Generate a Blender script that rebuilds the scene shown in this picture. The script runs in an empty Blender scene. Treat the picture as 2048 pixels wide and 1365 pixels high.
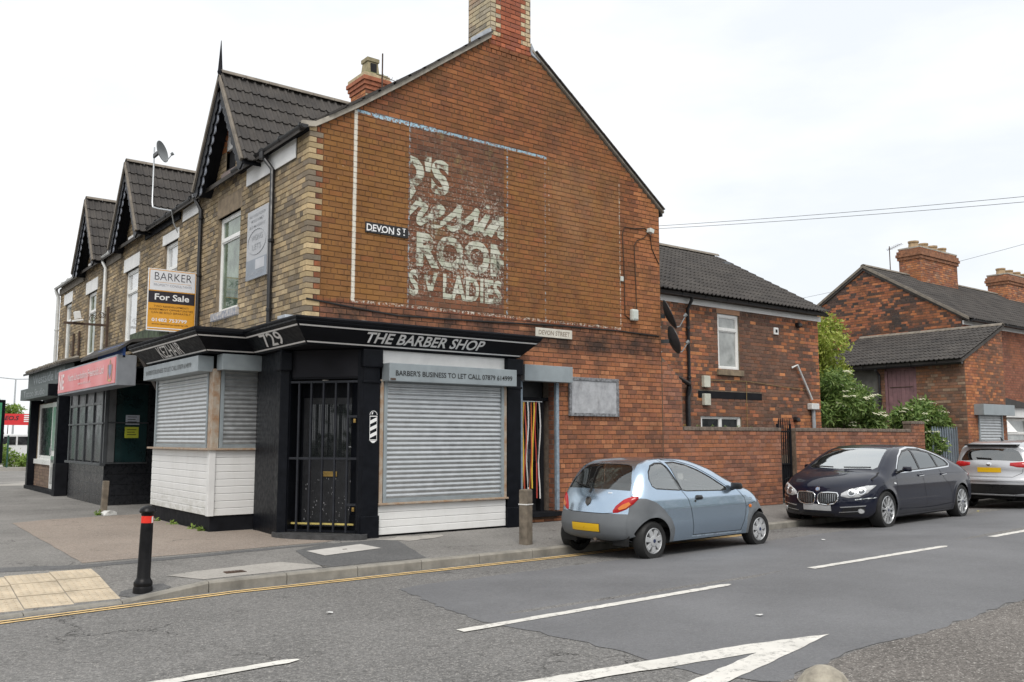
import bpy, bmesh, math, random
import numpy as np
from mathutils import Vector, Matrix
from mathutils.geometry import delaunay_2d_cdt
from mathutils.bvhtree import BVHTree
R = math.radians
random.seed(7)
scn = bpy.context.scene
COL = scn.collection
# ---------------------------------------------------------------- camera, sky, sun, exposure
CAM = Vector((-5.608, -12.425, 1.62))
cd = bpy.data.cameras.new('camera'); cam = bpy.data.objects.new('camera', cd); COL.objects.link(cam)
cd.sensor_width = 36; cd.lens = 31.02; cd.clip_end = 2000; cd.clip_start = .05
cam.location = CAM; cam.rotation_euler = (R(90 + 6.274), 0, R(52.405 - 90))
scn.camera = cam
W = bpy.data.worlds.new('World'); scn.world = W; W.use_nodes = True
SUN_EL, SUN_AZ = 52, 232          # soft high sun behind thin cloud, from behind the camera
def build_world():
    nt = W.node_tree; nt.nodes.clear()
    def nd(t): return nt.nodes.new(t)
    out = nd('ShaderNodeOutputWorld'); bg = nd('ShaderNodeBackground')
    sky = nd('ShaderNodeTexSky'); sky.sky_type = 'NISHITA'; sky.sun_disc = False
    sky.sun_elevation = R(SUN_EL); sky.sun_rotation = R(90 - SUN_AZ); sky.air_density = 1; sky.dust_density = 3
    tc = nd('ShaderNodeTexCoord'); mp = nd('ShaderNodeMapping'); mp.inputs['Scale'].default_value = (1, 1, 3.2)
    nz = nd('ShaderNodeTexNoise'); nz.inputs['Scale'].default_value = 1.7; nz.inputs['Detail'].default_value = 7; nz.inputs['Roughness'].default_value = .55
    nt.links.new(tc.outputs['Generated'], mp.inputs[0]); nt.links.new(mp.outputs[0], nz.inputs['Vector'])
    rp = nd('ShaderNodeMapRange'); rp.inputs[1].default_value = .36; rp.inputs[2].default_value = .62
    nt.links.new(nz.outputs['Fac'], rp.inputs[0])
    cl = nd('ShaderNodeMix'); cl.data_type = 'RGBA'
    cl.inputs[6].default_value = (6.5, 6.8, 7.1, 1); cl.inputs[7].default_value = (8.1, 8.1, 8.1, 1)
    nt.links.new(rp.outputs[0], cl.inputs[0])
    mx = nd('ShaderNodeMix'); mx.data_type = 'RGBA'; mx.inputs[0].default_value = .93
    nt.links.new(sky.outputs[0], mx.inputs[6]); nt.links.new(cl.outputs[2], mx.inputs[7])
    nt.links.new(mx.outputs[2], bg.inputs[0]); bg.inputs[1].default_value = .1
    nt.links.new(bg.outputs[0], out.inputs[0])
build_world()
sl = bpy.data.lights.new('sun', 'SUN'); sl.energy = 1.5; sl.angle = R(30); sl.color = (1, .96, .9)
so = bpy.data.objects.new('sun', sl); COL.objects.link(so)
so.rotation_euler = Vector((math.cos(R(SUN_AZ)) * math.cos(R(SUN_EL)), math.sin(R(SUN_AZ)) * math.cos(R(SUN_EL)), math.sin(R(SUN_EL)))).to_track_quat('Z', 'Y').to_euler()
scn.view_settings.view_transform = 'Standard'; scn.view_settings.look = 'None'; scn.view_settings.exposure = .56; scn.view_settings.gamma = 1
scn.view_settings.use_curve_mapping = False
scn.render.engine = 'CYCLES'
scn.cycles.max_bounces = 7; scn.cycles.transparent_max_bounces = 12

# ---------------------------------------------------------------- node and material helpers
class NT:
    def __init__(s, name):
        s.m = bpy.data.materials.new(name); s.m.use_nodes = True; s.t = s.m.node_tree; s.t.nodes.clear()
        s.out = s.t.nodes.new('ShaderNodeOutputMaterial')
        s._pos = None
    def n(s, t): return s.t.nodes.new(t)
    def put(s, sock, v):
        if isinstance(v, bpy.types.NodeSocket): s.t.links.new(v, sock)
        elif isinstance(v, (tuple, list)): sock.default_value = tuple(v) + ((1,) if len(v) == 3 and len(sock.default_value) == 4 else ())
        else: sock.default_value = v
    def math(s, op, a, b=0., c=None, clamp=False):
        n = s.n('ShaderNodeMath'); n.operation = op; n.use_clamp = clamp
        s.put(n.inputs[0], a); s.put(n.inputs[1], b)
        if c is not None: s.put(n.inputs[2], c)
        return n.outputs[0]
    def mix(s, f, a, b, blend='MIX'):
        n = s.n('ShaderNodeMix'); n.data_type = 'RGBA'; n.blend_type = blend
        s.put(n.inputs[0], f); s.put(n.inputs[6], a); s.put(n.inputs[7], b); return n.outputs[2]
    def pos(s):
        if s._pos is None: s._pos = s.n('ShaderNodeNewGeometry').outputs['Position']
        return s._pos
    def objco(s): return s.n('ShaderNodeTexCoord').outputs['Object']
    def xyz(s, v):
        n = s.n('ShaderNodeSeparateXYZ'); s.put(n.inputs[0], v); return n.outputs
    def vscale(s, v, sc):
        n = s.n('ShaderNodeMapping'); s.put(n.inputs[0], v); n.inputs['Scale'].default_value = sc; return n.outputs[0]
    def noise(s, scale, detail=4, rough=.55, vec=None, out='Fac'):
        n = s.n('ShaderNodeTexNoise'); n.inputs['Scale'].default_value = scale; n.inputs['Detail'].default_value = detail; n.inputs['Roughness'].default_value = rough
        s.put(n.inputs['Vector'], vec if vec is not None else s.pos()); return n.outputs[out]
    def step(s, v, lo, hi, a=0., b=1.):
        n = s.n('ShaderNodeMapRange'); s.put(n.inputs[0], v); n.inputs[1].default_value = lo; n.inputs[2].default_value = hi; s.put(n.inputs[3], a); s.put(n.inputs[4], b); return n.outputs[0]
    def cell(s, px=.2286, pz=.0885, ax=0):
        """random value per brick on the wall grid"""
        P = s.xyz(s.pos()); k = s.math('FLOOR', s.math('DIVIDE', P[2], pz)); o = s.math('MULTIPLY', s.math('MODULO', k, 2.), px / 2)
        i = s.math('FLOOR', s.math('DIVIDE', s.math('SUBTRACT', P[ax], o), px)); c = s.n('ShaderNodeCombineXYZ'); s.put(c.inputs[0], i); s.put(c.inputs[1], k)
        w = s.n('ShaderNodeTexWhiteNoise'); w.noise_dimensions = '2D'; s.put(w.inputs['Vector'], c.outputs[0]); return w.outputs['Value']
    def bump(s, h, strength=.3, dist=.01):
        n = s.n('ShaderNodeBump'); n.inputs['Strength'].default_value = strength; n.inputs['Distance'].default_value = dist; s.put(n.inputs['Height'], h); return n.outputs[0]
    def bsdf(s, col, rough=.6, metal=0., spec=.5, normal=None, coat=0., alpha=None):
        n = s.n('ShaderNodeBsdfPrincipled'); s.put(n.inputs['Base Color'], col); s.put(n.inputs['Roughness'], rough); s.put(n.inputs['Metallic'], metal)
        n.inputs['Specular IOR Level'].default_value = spec; n.inputs['Coat Weight'].default_value = coat; n.inputs['Coat Roughness'].default_value = .03
        if normal is not None: s.put(n.inputs['Normal'], normal)
        if alpha is not None: s.put(n.inputs['Alpha'], alpha)
        s.t.links.new(n.outputs[0], s.out.inputs[0]); return n
def sc3(c, k): return tuple(min(1, x * k) for x in c[:3])
MATS = {}
def pm(name, col, rough=.6, metal=0, var=.16, vs=5, bump=0., bs=90, col2=None, spec=.5, coat=0, local=False, dirt=0., rvar=.1):
    """painted / plain procedural material: large mottling, fine grain, grime"""
    if name in MATS: return MATS[name]
    s = NT(name); v = s.objco() if local else s.pos()
    c = s.mix(s.step(s.noise(vs, 5, .6, v), .3, .7), sc3(col, 1 - var), col2 or sc3(col, 1 + var))
    if dirt: c = s.mix(s.math('MULTIPLY', s.step(s.noise(vs * .6, 8, .7, s.vscale(v, (1, 1, .35))), .52, .75), dirt), c, (.05, .045, .038))
    nr = s.bump(s.noise(bs, 3, .6, v), bump, .004) if bump else None
    s.bsdf(c, s.step(s.noise(vs * 2, 3, .5, v), .3, .7, max(.02, rough - rvar), min(1, rough + rvar)), metal, spec, nr, coat)
    MATS[name] = s.m; return s.m

# ---------------------------------------------------------------- mesh helpers
def empty(name, loc, rz=0, label=None, cat=None, group=None):
    o = bpy.data.objects.new(name, None); COL.objects.link(o); o.location = loc; o.rotation_euler = (0, 0, rz); o.empty_display_size = .2
    return tag(o, label, cat, group)
def tag(o, label=None, cat=None, group=None, kind=None):
    if label: o['label'] = label
    if cat: o['category'] = cat
    if group: o['group'] = group
    if kind: o['kind'] = kind
    return o
def adopt(o, parent, keep=True):
    """parent without moving: mesh data stay in world coordinates"""
    if parent is None: return o
    o.parent = parent
    if keep:
        p = parent
        M = Matrix()
        while p is not None:
            M = p.matrix_parent_inverse @ Matrix.LocRotScale(p.location, p.rotation_euler, p.scale) @ M
            p = p.parent
        o.matrix_parent_inverse = M.inverted()
    return o
class MB:
    def __init__(s, T=None): s.v = []; s.f = []; s.T = T
    def add(s, vs, fs):
        k = len(s.v)
        s.v += [tuple(s.T @ Vector(p)) if s.T is not None else tuple(p) for p in vs]
        s.f += [[i + k for i in f] for f in fs]; return s
    def box(s, x0, x1, y0, y1, z0, z1):
        x0, x1 = min(x0, x1), max(x0, x1); y0, y1 = min(y0, y1), max(y0, y1); z0, z1 = min(z0, z1), max(z0, z1)
        return s.add([(x0, y0, z0), (x1, y0, z0), (x1, y1, z0), (x0, y1, z0), (x0, y0, z1), (x1, y0, z1), (x1, y1, z1), (x0, y1, z1)],
                     [(0, 3, 2, 1), (4, 5, 6, 7), (0, 1, 5, 4), (1, 2, 6, 5), (2, 3, 7, 6), (3, 0, 4, 7)])
    def bar(s, a, b, w, h, up=(0, 0, 1)):
        a, b = Vector(a), Vector(b); d = (b - a).normalized(); sd = d.cross(Vector(up)).normalized() * w / 2; u = sd.cross(d).normalized() * h / 2
        vs = [p + i * sd + j * u for p in (a, b) for i, j in ((-1, -1), (1, -1), (1, 1), (-1, 1))]
        return s.add(vs, [(0, 1, 2, 3)[::-1], (4, 5, 6, 7), (0, 1, 5, 4), (1, 2, 6, 5), (2, 3, 7, 6), (3, 0, 4, 7)])
    def tube(s, pts, r, n=8, cap=True):
        pts = [Vector(p) for p in pts]; vs = []; fs = []
        rr = r if isinstance(r, (list, tuple)) else [r] * len(pts)
        a = None
        for i, p in enumerate(pts):
            d = (pts[min(i + 1, len(pts) - 1)] - pts[max(i - 1, 0)]).normalized()
            if a is None: a = d.orthogonal().normalized()
            a = (a - d * a.dot(d)).normalized(); b = d.cross(a)
            vs += [p + (a * math.cos(t) + b * math.sin(t)) * rr[i] for t in [2 * math.pi * k / n for k in range(n)]]
        for i in range(len(pts) - 1):
            fs += [(i * n + k, i * n + (k + 1) % n, (i + 1) * n + (k + 1) % n, (i + 1) * n + k) for k in range(n)]
        if cap: fs += [tuple(range(n))[::-1], tuple(range((len(pts) - 1) * n, len(pts) * n))]
        return s.add(vs, fs)
    def lathe(s, prof, c=(0, 0, 0), n=20, axis='z', cap=True):
        vs = []; fs = []
        for r, h in prof:
            for k in range(n):
                t = 2 * math.pi * k / n; p = (r * math.cos(t), r * math.sin(t), h)
                if axis == 'y': p = (p[0], p[2], p[1])
                if axis == 'x': p = (p[2], p[0], p[1])
                vs.append((p[0] + c[0], p[1] + c[1], p[2] + c[2]))
        m = len(prof)
        for i in range(m - 1): fs += [(i * n + k, i * n + (k + 1) % n, (i + 1) * n + (k + 1) % n, (i + 1) * n + k) for k in range(n)]
        if cap: fs += [tuple(range(n))[::-1], tuple(range((m - 1) * n, m * n))]
        return s.add(vs, fs)
    def prism(s, poly, o, u, v, w):
        """2D polygon (along u,v from o) extruded by the vector w"""
        o, u, v, w = Vector(o), Vector(u), Vector(v), Vector(w); n = len(poly)
        a = [o + u * p[0] + v * p[1] for p in poly]
        return s.add(a + [p + w for p in a], [tuple(range(n))[::-1], tuple(range(n, 2 * n))] + [(i, (i + 1) % n, n + (i + 1) % n, n + i) for i in range(n)])
    def build(s, name, mat, parent=None, bevel=0., smooth=False, keep=True, recalc=True):
        me = bpy.data.meshes.new(name); me.from_pydata(s.v, [], s.f); me.update()
        if recalc or bevel:
            bm = bmesh.new(); bm.from_mesh(me)
            if recalc: bmesh.ops.recalc_face_normals(bm, faces=bm.faces)
            if bevel: bmesh.ops.bevel(bm, geom=[e for e in bm.edges if len(e.link_faces) == 2 and e.calc_face_angle(0) > .5], offset=bevel, segments=2, affect='EDGES', profile=.6)
            bm.to_mesh(me); bm.free()
        if smooth:
            me.polygons.foreach_set('use_smooth', [True] * len(me.polygons))
            if smooth != 'all': me.set_sharp_from_angle(angle=R(35))
        me.materials.append(mat); o = bpy.data.objects.new(name, me); COL.objects.link(o)
        return adopt(o, parent, keep)
def box(name, mat, parent, *b, bevel=.006): return MB().box(*b).build(name, mat, parent, bevel=bevel)
def tube(name, mat, parent, pts, r, n=8): return MB().tube(pts, r, n).build(name, mat, parent, smooth=True)
def holes_mesh(name, outer, holes, o, u, v, mat, parent):
    """flat sheet with rectangular or polygonal openings, in the plane o + u*a + v*b"""
    pts = []; ed = []
    for poly in [outer] + holes:
        k = len(pts); pts += [Vector(p) for p in poly]; ed += [(k + i, k + (i + 1) % len(poly)) for i in range(len(poly))]
    vs, _, fs, *_ = delaunay_2d_cdt(pts, ed, [], 0, 1e-5)
    o, u, v = Vector(o), Vector(u), Vector(v); keep = []
    for f in fs:
        c = sum((vs[i] for i in f), Vector((0, 0))) / len(f)
        if inpoly(c, outer) and not any(inpoly(c, h) for h in holes): keep.append(f)
    m = MB(); m.add([o + u * p[0] + v * p[1] for p in vs], keep)
    return m.build(name, mat, parent, recalc=False)
def inpoly(p, poly):
    x, y = p[0], p[1]; r = False; n = len(poly)
    for i in range(n):
        x1, y1 = poly[i][0], poly[i][1]; x2, y2 = poly[(i + 1) % n][0], poly[(i + 1) % n][1]
        if (y1 > y) != (y2 > y) and x < (x2 - x1) * (y - y1) / (y2 - y1) + x1: r = not r
    return r
def rect(a, b, c, d): return [(a, c), (b, c), (b, d), (a, d)]
def text(name, body, mat, parent, o, u, v, w, h, bold=0., shear=0., depth=.002, off=.003, spacing=1.):
    """lettering fitted to a box w x h whose lower left corner is o; u, v are the reading and the up direction"""
    cu = bpy.data.curves.new(name, 'FONT'); cu.body = body; cu.offset = bold; cu.shear = shear; cu.space_character = spacing; cu.resolution_u = 3
    t = bpy.data.objects.new(name, cu); COL.objects.link(t); bpy.context.view_layer.update()
    me = bpy.data.meshes.new_from_object(t); bpy.data.objects.remove(t)
    co = np.zeros(len(me.vertices) * 3); me.vertices.foreach_get('co', co); co = co.reshape(-1, 3)
    lo, hi = co.min(0), co.max(0); o, u, v = Vector(o), Vector(u).normalized(), Vector(v).normalized(); n = u.cross(v)
    sx, sy = w / (hi[0] - lo[0]), h / (hi[1] - lo[1])
    base = o + n * off
    me.vertices.foreach_set('co', np.array([tuple(base + u * (c[0] - lo[0]) * sx + v * (c[1] - lo[1]) * sy) for c in co]).ravel())
    me.materials.clear(); me.materials.append(mat); me.update()
    ob = bpy.data.objects.new(name, me); COL.objects.link(ob)
    return adopt(ob, parent)
def copies(mesh, name, parent, places, color=None):
    out = []
    for i, M in enumerate(places):
        o = bpy.data.objects.new(name, mesh); COL.objects.link(o)
        o.parent = parent
        o.matrix_basis = M
        if parent is not None: adopt(o, parent)
        if color: o.color = color[i]
        out.append(o)
    return out
# ---------------------------------------------------------------- brickwork
COURSE, PITCH, JOINT = .0885, .2286, .010
def brick_material(name, grain=.25, overlay=None, soot=.35, rough=.85, zones=.45):
    s = NT(name)
    at = s.n('ShaderNodeAttribute'); at.attribute_name = 'tint'
    oc = s.n('ShaderNodeObjectInfo').outputs['Color']
    c = s.mix(1., at.outputs['Color'], oc, 'ADD')
    c = s.mix(s.math('MULTIPLY', s.step(s.noise(38, 6, .65), .35, .7), grain), c, (.5, .42, .34), 'MULTIPLY')
    if zones: c = s.mix(s.math('MULTIPLY', s.step(s.noise(.9, 7, .7, s.vscale(s.pos(), (1, 1, 1.3))), .5, .68), zones), c, (.42, .155, .055))
    c = s.mix(s.math('MULTIPLY', s.step(s.noise(1.1, 7, .68), .5, .72), soot), c, (.045, .04, .036))
    c = s.mix(s.math('MULTIPLY', s.step(s.noise(4.2, 8, .75, s.vscale(s.pos(), (1, 1, .6))), .55, .72), soot * .8), c, (.05, .042, .036))
    h = s.math('ADD', s.noise(130, 3, .6), s.math('MULTIPLY', s.noise(28, 3, .5), 1.2))
    if overlay: c = overlay(s, c)
    s.bsdf(c, rough, 0, .25, s.bump(h, .55, .004)); return s.m
def mortar_material(name, col, overlay=None, soot=.4):
    s = NT(name)
    c = s.mix(s.step(s.noise(9, 6, .7), .35, .68), sc3(col, .6), sc3(col, 1.2))
    c = s.mix(s.math('MULTIPLY', s.step(s.noise(1.1, 7, .68), .5, .72), soot), c, (.04, .036, .03))
    if overlay: c = overlay(s, c)
    s.bsdf(c, .95, 0, .2, s.bump(s.noise(90, 4, .7), .6, .004)); return s.m
def brickwork(parent, o, u, n, spans, z0, z1, colfn, mat, single=300, vis=None, header=5, course=COURSE, pitch=PITCH, proud=.009, seed=1, phase=0.):
    """bricks laid in courses on a wall face. spans(z) -> list of (a, b) clear stretches along u at that height.
    The nearest ones are objects of their own, the rest one joined mesh."""
    rnd = random.Random(seed); o, u, n = Vector(o), Vector(u), Vector(n); z = Vector((0, 0, 1)); L = []
    k0 = int(math.floor(z0 / course)); k = k0
    while k * course < z1 - .02:
        zb, zt = max(k * course, z0), min((k + 1) * course, z1); zc = (zb + zt) / 2
        p = pitch / 2 if k % header == 2 else pitch; ph = phase + (0 if k % header == 2 else (pitch / 2 if k % 2 else 0)) + (pitch / 4 if k % header == 2 else 0)
        for a, b in spans(zc):
            i = math.floor((a - ph) / p)
            while ph + i * p < b:
                x0, x1 = max(a, ph + i * p), min(b, ph + (i + 1) * p); i += 1
                if x1 - x0 < .035: continue
                L.append((x0, x1, zb, zt, abs(x1 - x0 - pitch) < .002 and abs(zt - zb - course) < .002))
        k += 1
    def dist(b): return (o + u * ((b[0] + b[1]) / 2) + z * b[2] - CAM).length
    full = [b for b in L if b[4] and (vis is None or vis((b[0] + b[1]) / 2, (b[2] + b[3]) / 2))]
    full.sort(key=dist); one = set(full[:single])
    def shape(x0, x1, zb, zt, base, jit):
        j = JOINT / 2; a, b, c, d = x0 + j, x1 - j, zb + j, zt - j; q = .004
        w = [proud + rnd.uniform(-.003, .002) + rnd.uniform(-.001, .001) for _ in range(4)] if jit else [proud] * 4
        P = [(a, c, -.002), (b, c, -.002), (b, d, -.002), (a, d, -.002), (a + q, c + q, w[0]), (b - q, c + q, w[1]), (b - q, d - q, w[2]), (a + q, d - q, w[3])]
        return [base + u * s_ + z * t_ + n * r_ for s_, t_, r_ in P], [(4, 5, 6, 7), (0, 1, 5, 4), (1, 2, 6, 5), (2, 3, 7, 6), (3, 0, 4, 7)]
    flip = u.cross(z).dot(n) < 0
    vs, fs, tint = [], [], []
    proto = []
    for q in range(6):
        a, f = shape(-pitch / 2, pitch / 2, -course / 2, course / 2, Vector(), True)
        me = bpy.data.meshes.new('brick'); me.from_pydata([tuple(p) for p in a], [], [t[::-1] if flip else t for t in f]); me.materials.append(mat); me.update(); proto.append(me)
    for b in L:
        c = colfn((b[0] + b[1]) / 2, (b[2] + b[3]) / 2, b[1] - b[0], rnd)
        if b in one:
            ob = bpy.data.objects.new('brick', rnd.choice(proto)); COL.objects.link(ob); ob.color = (*c, 1)
            ob.location = o + u * ((b[0] + b[1]) / 2) + z * ((b[2] + b[3]) / 2); adopt(ob, parent)
        else:
            a, f = shape(b[0], b[1], b[2], b[3], o, True); kk = len(vs)
            vs += [tuple(p) for p in a]; fs += [[i + kk for i in (t[::-1] if flip else t)] for t in f]; tint += [(*c, 1)] * 8
    if vs:
        me = bpy.data.meshes.new('brickwork'); me.from_pydata(vs, [], fs); at = me.color_attributes.new('tint', 'FLOAT_COLOR', 'POINT')
        at.data.foreach_set('color', np.array(tint, dtype=np.float32).ravel()); me.materials.append(mat); me.update()
        ob = bpy.data.objects.new('brickwork', me); COL.objects.link(ob); ob.color = (0, 0, 0, 1); ob['kind'] = 'stuff'; adopt(ob, parent)
def cut(span, *gaps):
    """remove gaps from a list of stretches"""
    out = list(span)
    for g0, g1 in gaps:
        nx = []
        for a, b in out:
            if g1 <= a or g0 >= b: nx.append((a, b)); continue
            if g0 > a + .03: nx.append((a, g0))
            if g1 < b - .03: nx.append((g1, b))
        out = nx
    return out
def pick(rnd, pal, jit=.18):
    c = rnd.choice(pal); k = (1 + rnd.uniform(-jit, jit)) * 1.2; mean = [sum(p[i] for p in pal) / len(pal) for i in range(3)]
    c = [a * .68 + b * .32 for a, b in zip(c, mean)]; g = sum(c) / 3
    return tuple(min(.9, (x * .9 + g * .1) * k) for x in c)
BUFF = [(.42, .31, .165), (.37, .275, .16), (.28, .215, .14), (.20, .165, .12), (.15, .13, .11), (.52, .40, .23), (.24, .19, .13), (.33, .25, .15), (.40, .32, .20)]
REDS = [(.36, .11, .04), (.30, .09, .04), (.24, .075, .04), (.42, .14, .05), (.20, .065, .04), (.33, .10, .04), (.14, .055, .04)]
ORNG = [(.45, .17, .06), (.38, .13, .05), (.30, .10, .05), (.22, .09, .06), (.50, .20, .07)]
DARKB = [(.13, .06, .045), (.17, .07, .045), (.10, .06, .05), (.22, .08, .045), (.27, .10, .05)]
def crom(P, step=.03):
    P = [np.array(p, float) for p in P]; out = []
    Q = [2 * P[0] - P[1]] + P + [2 * P[-1] - P[-2]]
    for i in range(1, len(Q) - 2):
        a, b, c, d = Q[i - 1:i + 3]; n = max(2, int(np.linalg.norm(c - b) / step))
        for k in range(n):
            t = k / n; out.append(.5 * (2 * b + (c - a) * t + (2 * a - 5 * b + 4 * c - d) * t * t + (3 * b - a - 3 * c + d) * t ** 3))
    out.append(P[-1]); return np.array(out)
# ================================================================ GROUND
def smooth(a, b, x): t = min(1, max(0, (x - a) / (b - a))); return t * t * (3 - 2 * t)
def yk(x): return -2.54 + (.052 * (x - 2.5) if x > 2.5 else (.12 * (x + 2) if x < -2 else 0))      # kerb line of the side street
def gz(x, y):
    k = yk(x)
    if y < k: return min(-.06 + .04 * (k - y), .08)
    b = .05 + .032 * min(y - k, 2.2)
    return b - .098 * (1 - smooth(-3.05, -2.15, x)) * (1 - smooth(k + .1, k + 1.5, y))
def asphalt(name, col, grain, speck, rough=.85, cracks=0., patchy=.25):
    s = NT(name)
    v = s.n('ShaderNodeTexVoronoi'); v.inputs['Scale'].default_value = 95; s.put(v.inputs['Vector'], s.pos())
    c = s.mix(s.step(s.noise(.55, 6, .65), .32, .68), sc3(col, 1 - patchy), sc3(col, 1 + patchy))
    c = s.mix(s.math('MULTIPLY', s.step(s.noise(60, 3, .7), .4, .66), grain), c, sc3(col, .38))
    c = s.mix(s.math('MULTIPLY', s.step(s.noise(24, 6, .8), .45, .60), grain * .7), c, sc3(col, 1.6))
    c = s.mix(s.math('MULTIPLY', s.step(s.noise(19, 7, .85, s.vscale(s.pos(), (1, 1.6, 1))), .52, .62), grain * .75), c, sc3(col, .36))
    c = s.mix(s.math('MULTIPLY', s.step(s.noise(.28, 5, .6, s.vscale(s.pos(), (.25, 1, 1))), .54, .7), .3), c, sc3(col, .62))
    cs = s.xyz(v.outputs['Color'])
    c = s.mix(s.math('MULTIPLY', s.step(cs[0], .86, .98), speck), c, (.42, .40, .37))
    c = s.mix(s.math('MULTIPLY', s.step(s.noise(3.1, 9, .75), .6, .78), .35), c, sc3(col, .55))
    h = s.math('ADD', s.math('MULTIPLY', v.outputs['Distance'], -1.), s.noise(45, 3, .6))
    if cracks:
        w = s.n('ShaderNodeTexVoronoi'); w.feature = 'DISTANCE_TO_EDGE'; w.inputs['Scale'].default_value = .8
        nz = s.n('ShaderNodeVectorMath'); nz.operation = 'MULTIPLY_ADD'; s.put(nz.inputs[0], s.noise(2.2, 5, .7, out='Color')); nz.inputs[1].default_value = (.9, .9, .9); s.put(nz.inputs[2], s.pos())
        s.put(w.inputs['Vector'], nz.outputs[0])
        k = s.math('MULTIPLY', s.step(w.outputs['Distance'], .004, .014, 1., 0.), s.step(s.noise(.7, 3), .52, .62, 0., cracks))
        c = s.mix(k, c, (.012, .011, .01))
    s.bsdf(c, rough, 0, .35, s.bump(h, .5 * grain + .12, .006)); return s.m
M_ROAD = asphalt('road asphalt', (.17, .166, .16), .85, .55, .88, .9)
M_PATCH = asphalt('smooth asphalt', (.15, .152, .158), .28, .12, .72, 0, .2)
M_WORN = asphalt('worn asphalt', (.155, .142, .13), .95, .8, .92, 1., .4)
M_PAVE = asphalt('pavement asphalt', (.205, .197, .185), .6, .4, .9, .8, .38)
M_PAVEDK = asphalt('fresh pavement asphalt', (.12, .12, .12), .5, .15, .85, 0, .2)
M_FORE = asphalt('brown forecourt concrete', (.275, .228, .19), .5, .6, .9, .5, .22)
M_SLAB = asphalt('pale concrete', (.37, .35, .32), .3, .25, .9, .3, .22)
def strip_mesh(name, xs, rows, mat, kind='structure', label=None):
    m = MB(); n = len(rows(xs[0]))
    vs = [(x, y, gz(x, y + e)) for x in xs for y, e in rows(x)]
    m.add(vs, [(i * n + j, (i + 1) * n + j, (i + 1) * n + j + 1, i * n + j + 1) for i in range(len(xs) - 1) for j in range(n - 1)])
    return tag(m.build(name, mat, smooth='all', recalc=False), kind=kind)
XS = [-200, -60, -25, -12, -8, -6, -5] + [-4.5 + .25 * i for i in range(14)] + [-.5, 0, .5, 1, 1.5, 2, 2.5, 3, 4, 6, 8, 12, 16, 20, 26, 34, 60, 200]
gm = MB(); gm.add([(-600, -600, -.16), (900, -600, -.16), (900, 900, -.16), (-600, 900, -.16)], [(0, 1, 2, 3)])
ground = tag(gm.build('ground', M_ROAD, recalc=False), kind='structure')
road = strip_mesh('road', XS, lambda x: [(-120, 0), (-16, 0), (yk(x) - 3.5, 0), (yk(x) - 2, 0), (yk(x) - .8, 0), (yk(x) - .004, -.01)], M_ROAD)
pavement = strip_mesh('pavement', XS, lambda x: [(yk(x) + .12, 0), (yk(x) + .3, 0), (yk(x) + .6, 0), (yk(x) + 1, 0), (yk(x) + 1.5, 0), (yk(x) + 2.2, 0), (4, 0), (22.5, 0)], M_PAVE)
# kerb stones, dropped where the crossing is
M_KERB = pm('kerb concrete', (.25, .235, .205), .9, var=.3, vs=4, bump=.5, bs=70, dirt=.45)
kerb = tag(MB().add([(-9, yk(-9), -.15), (40, yk(40), -.15), (40, yk(40) + .1, -.15)], [(0, 1, 2)]).build('kerb', M_KERB, recalc=False), kind='structure')
x = -8.6
while x < 38:
    a, b = x + .004, x + .91; x += .914
    m = MB(); vs = []
    for q in (a, b):
        k = yk(q); top = gz(q, k + .12) + .004; bt = -.2
        vs += [(q, k, bt), (q, k, top - .02), (q, k + .02, top), (q, k + .118, top), (q, k + .118, bt)]
    m.add(vs, [(0, 1, 2, 3, 4)[::-1], (5, 6, 7, 8, 9)] + [(i, (i + 1) % 5, 5 + (i + 1) % 5, 5 + i) for i in range(5)])
    m.build('kerb_stone', M_KERB, kerb, bevel=.004)
def dense(poly, step, jit=0., rnd=random.Random(3)):
    out = []
    for i, p in enumerate(poly):
        q = poly[(i + 1) % len(poly)]; d = math.dist(p, q); n = max(1, int(d / step)); nx, ny = (q[1] - p[1]) / d, (p[0] - q[0]) / d
        for k in range(n):
            t = k / n; j = rnd.uniform(-jit, jit) if k else 0
            out.append((p[0] + (q[0] - p[0]) * t + nx * j, p[1] + (q[1] - p[1]) * t + ny * j))
    return out
def sheet(name, poly, dz, mat, parent, step=.4, jit=0., grid=.6):
    """thin layer that follows the camber of the road or pavement"""
    out = dense(poly, step, jit); xs = [p[0] for p in out]; ys = [p[1] for p in out]
    pts = [Vector(p) for p in out]; ed = [(i, (i + 1) % len(out)) for i in range(len(out))]
    gx = min(xs) + grid
    while gx < max(xs):
        gy = min(ys) + grid
        while gy < max(ys):
            if inpoly((gx, gy), out): pts.append(Vector((gx, gy)))
            gy += grid
        gx += grid
    vs, _, fs, *_ = delaunay_2d_cdt(pts, ed, [], 0, 1e-4)
    m = MB(); m.add([(p[0], p[1], gz(p[0], p[1]) + dz) for p in vs], [f for f in fs if inpoly(sum((vs[i] for i in f), Vector((0, 0))) / len(f), out)])
    o = m.build(name, mat, parent, recalc=False)
    if o.data.polygons and o.data.polygons[0].normal.z < 0: o.data.flip_normals()
    return o
sheet('smooth_patch', [(-.35, -3.84), (-.62, -3.95), (-.9, -5.0), (-1.14, -6.1), (-1.05, -6.7), (-.94, -7.7), (-.99, -8.44), (-.72, -8.87), (.42, -8.68), (1.51, -8.69), (3.62, -8.52), (8, -8.2), (30, -6.5), (60, -4.5), (60, -.9), (30, -2.2), (12, -3.3), (2.57, -3.71)], .004, M_PATCH, road, .12, .035)
sheet('worn_patch', [(-.9, -8.9), (.42, -8.70), (1.51, -8.71), (3.62, -8.54), (8, -8.22), (30, -6.52), (30, -14), (-.9, -14)], .003, M_WORN, road, .15, .01)
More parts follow.
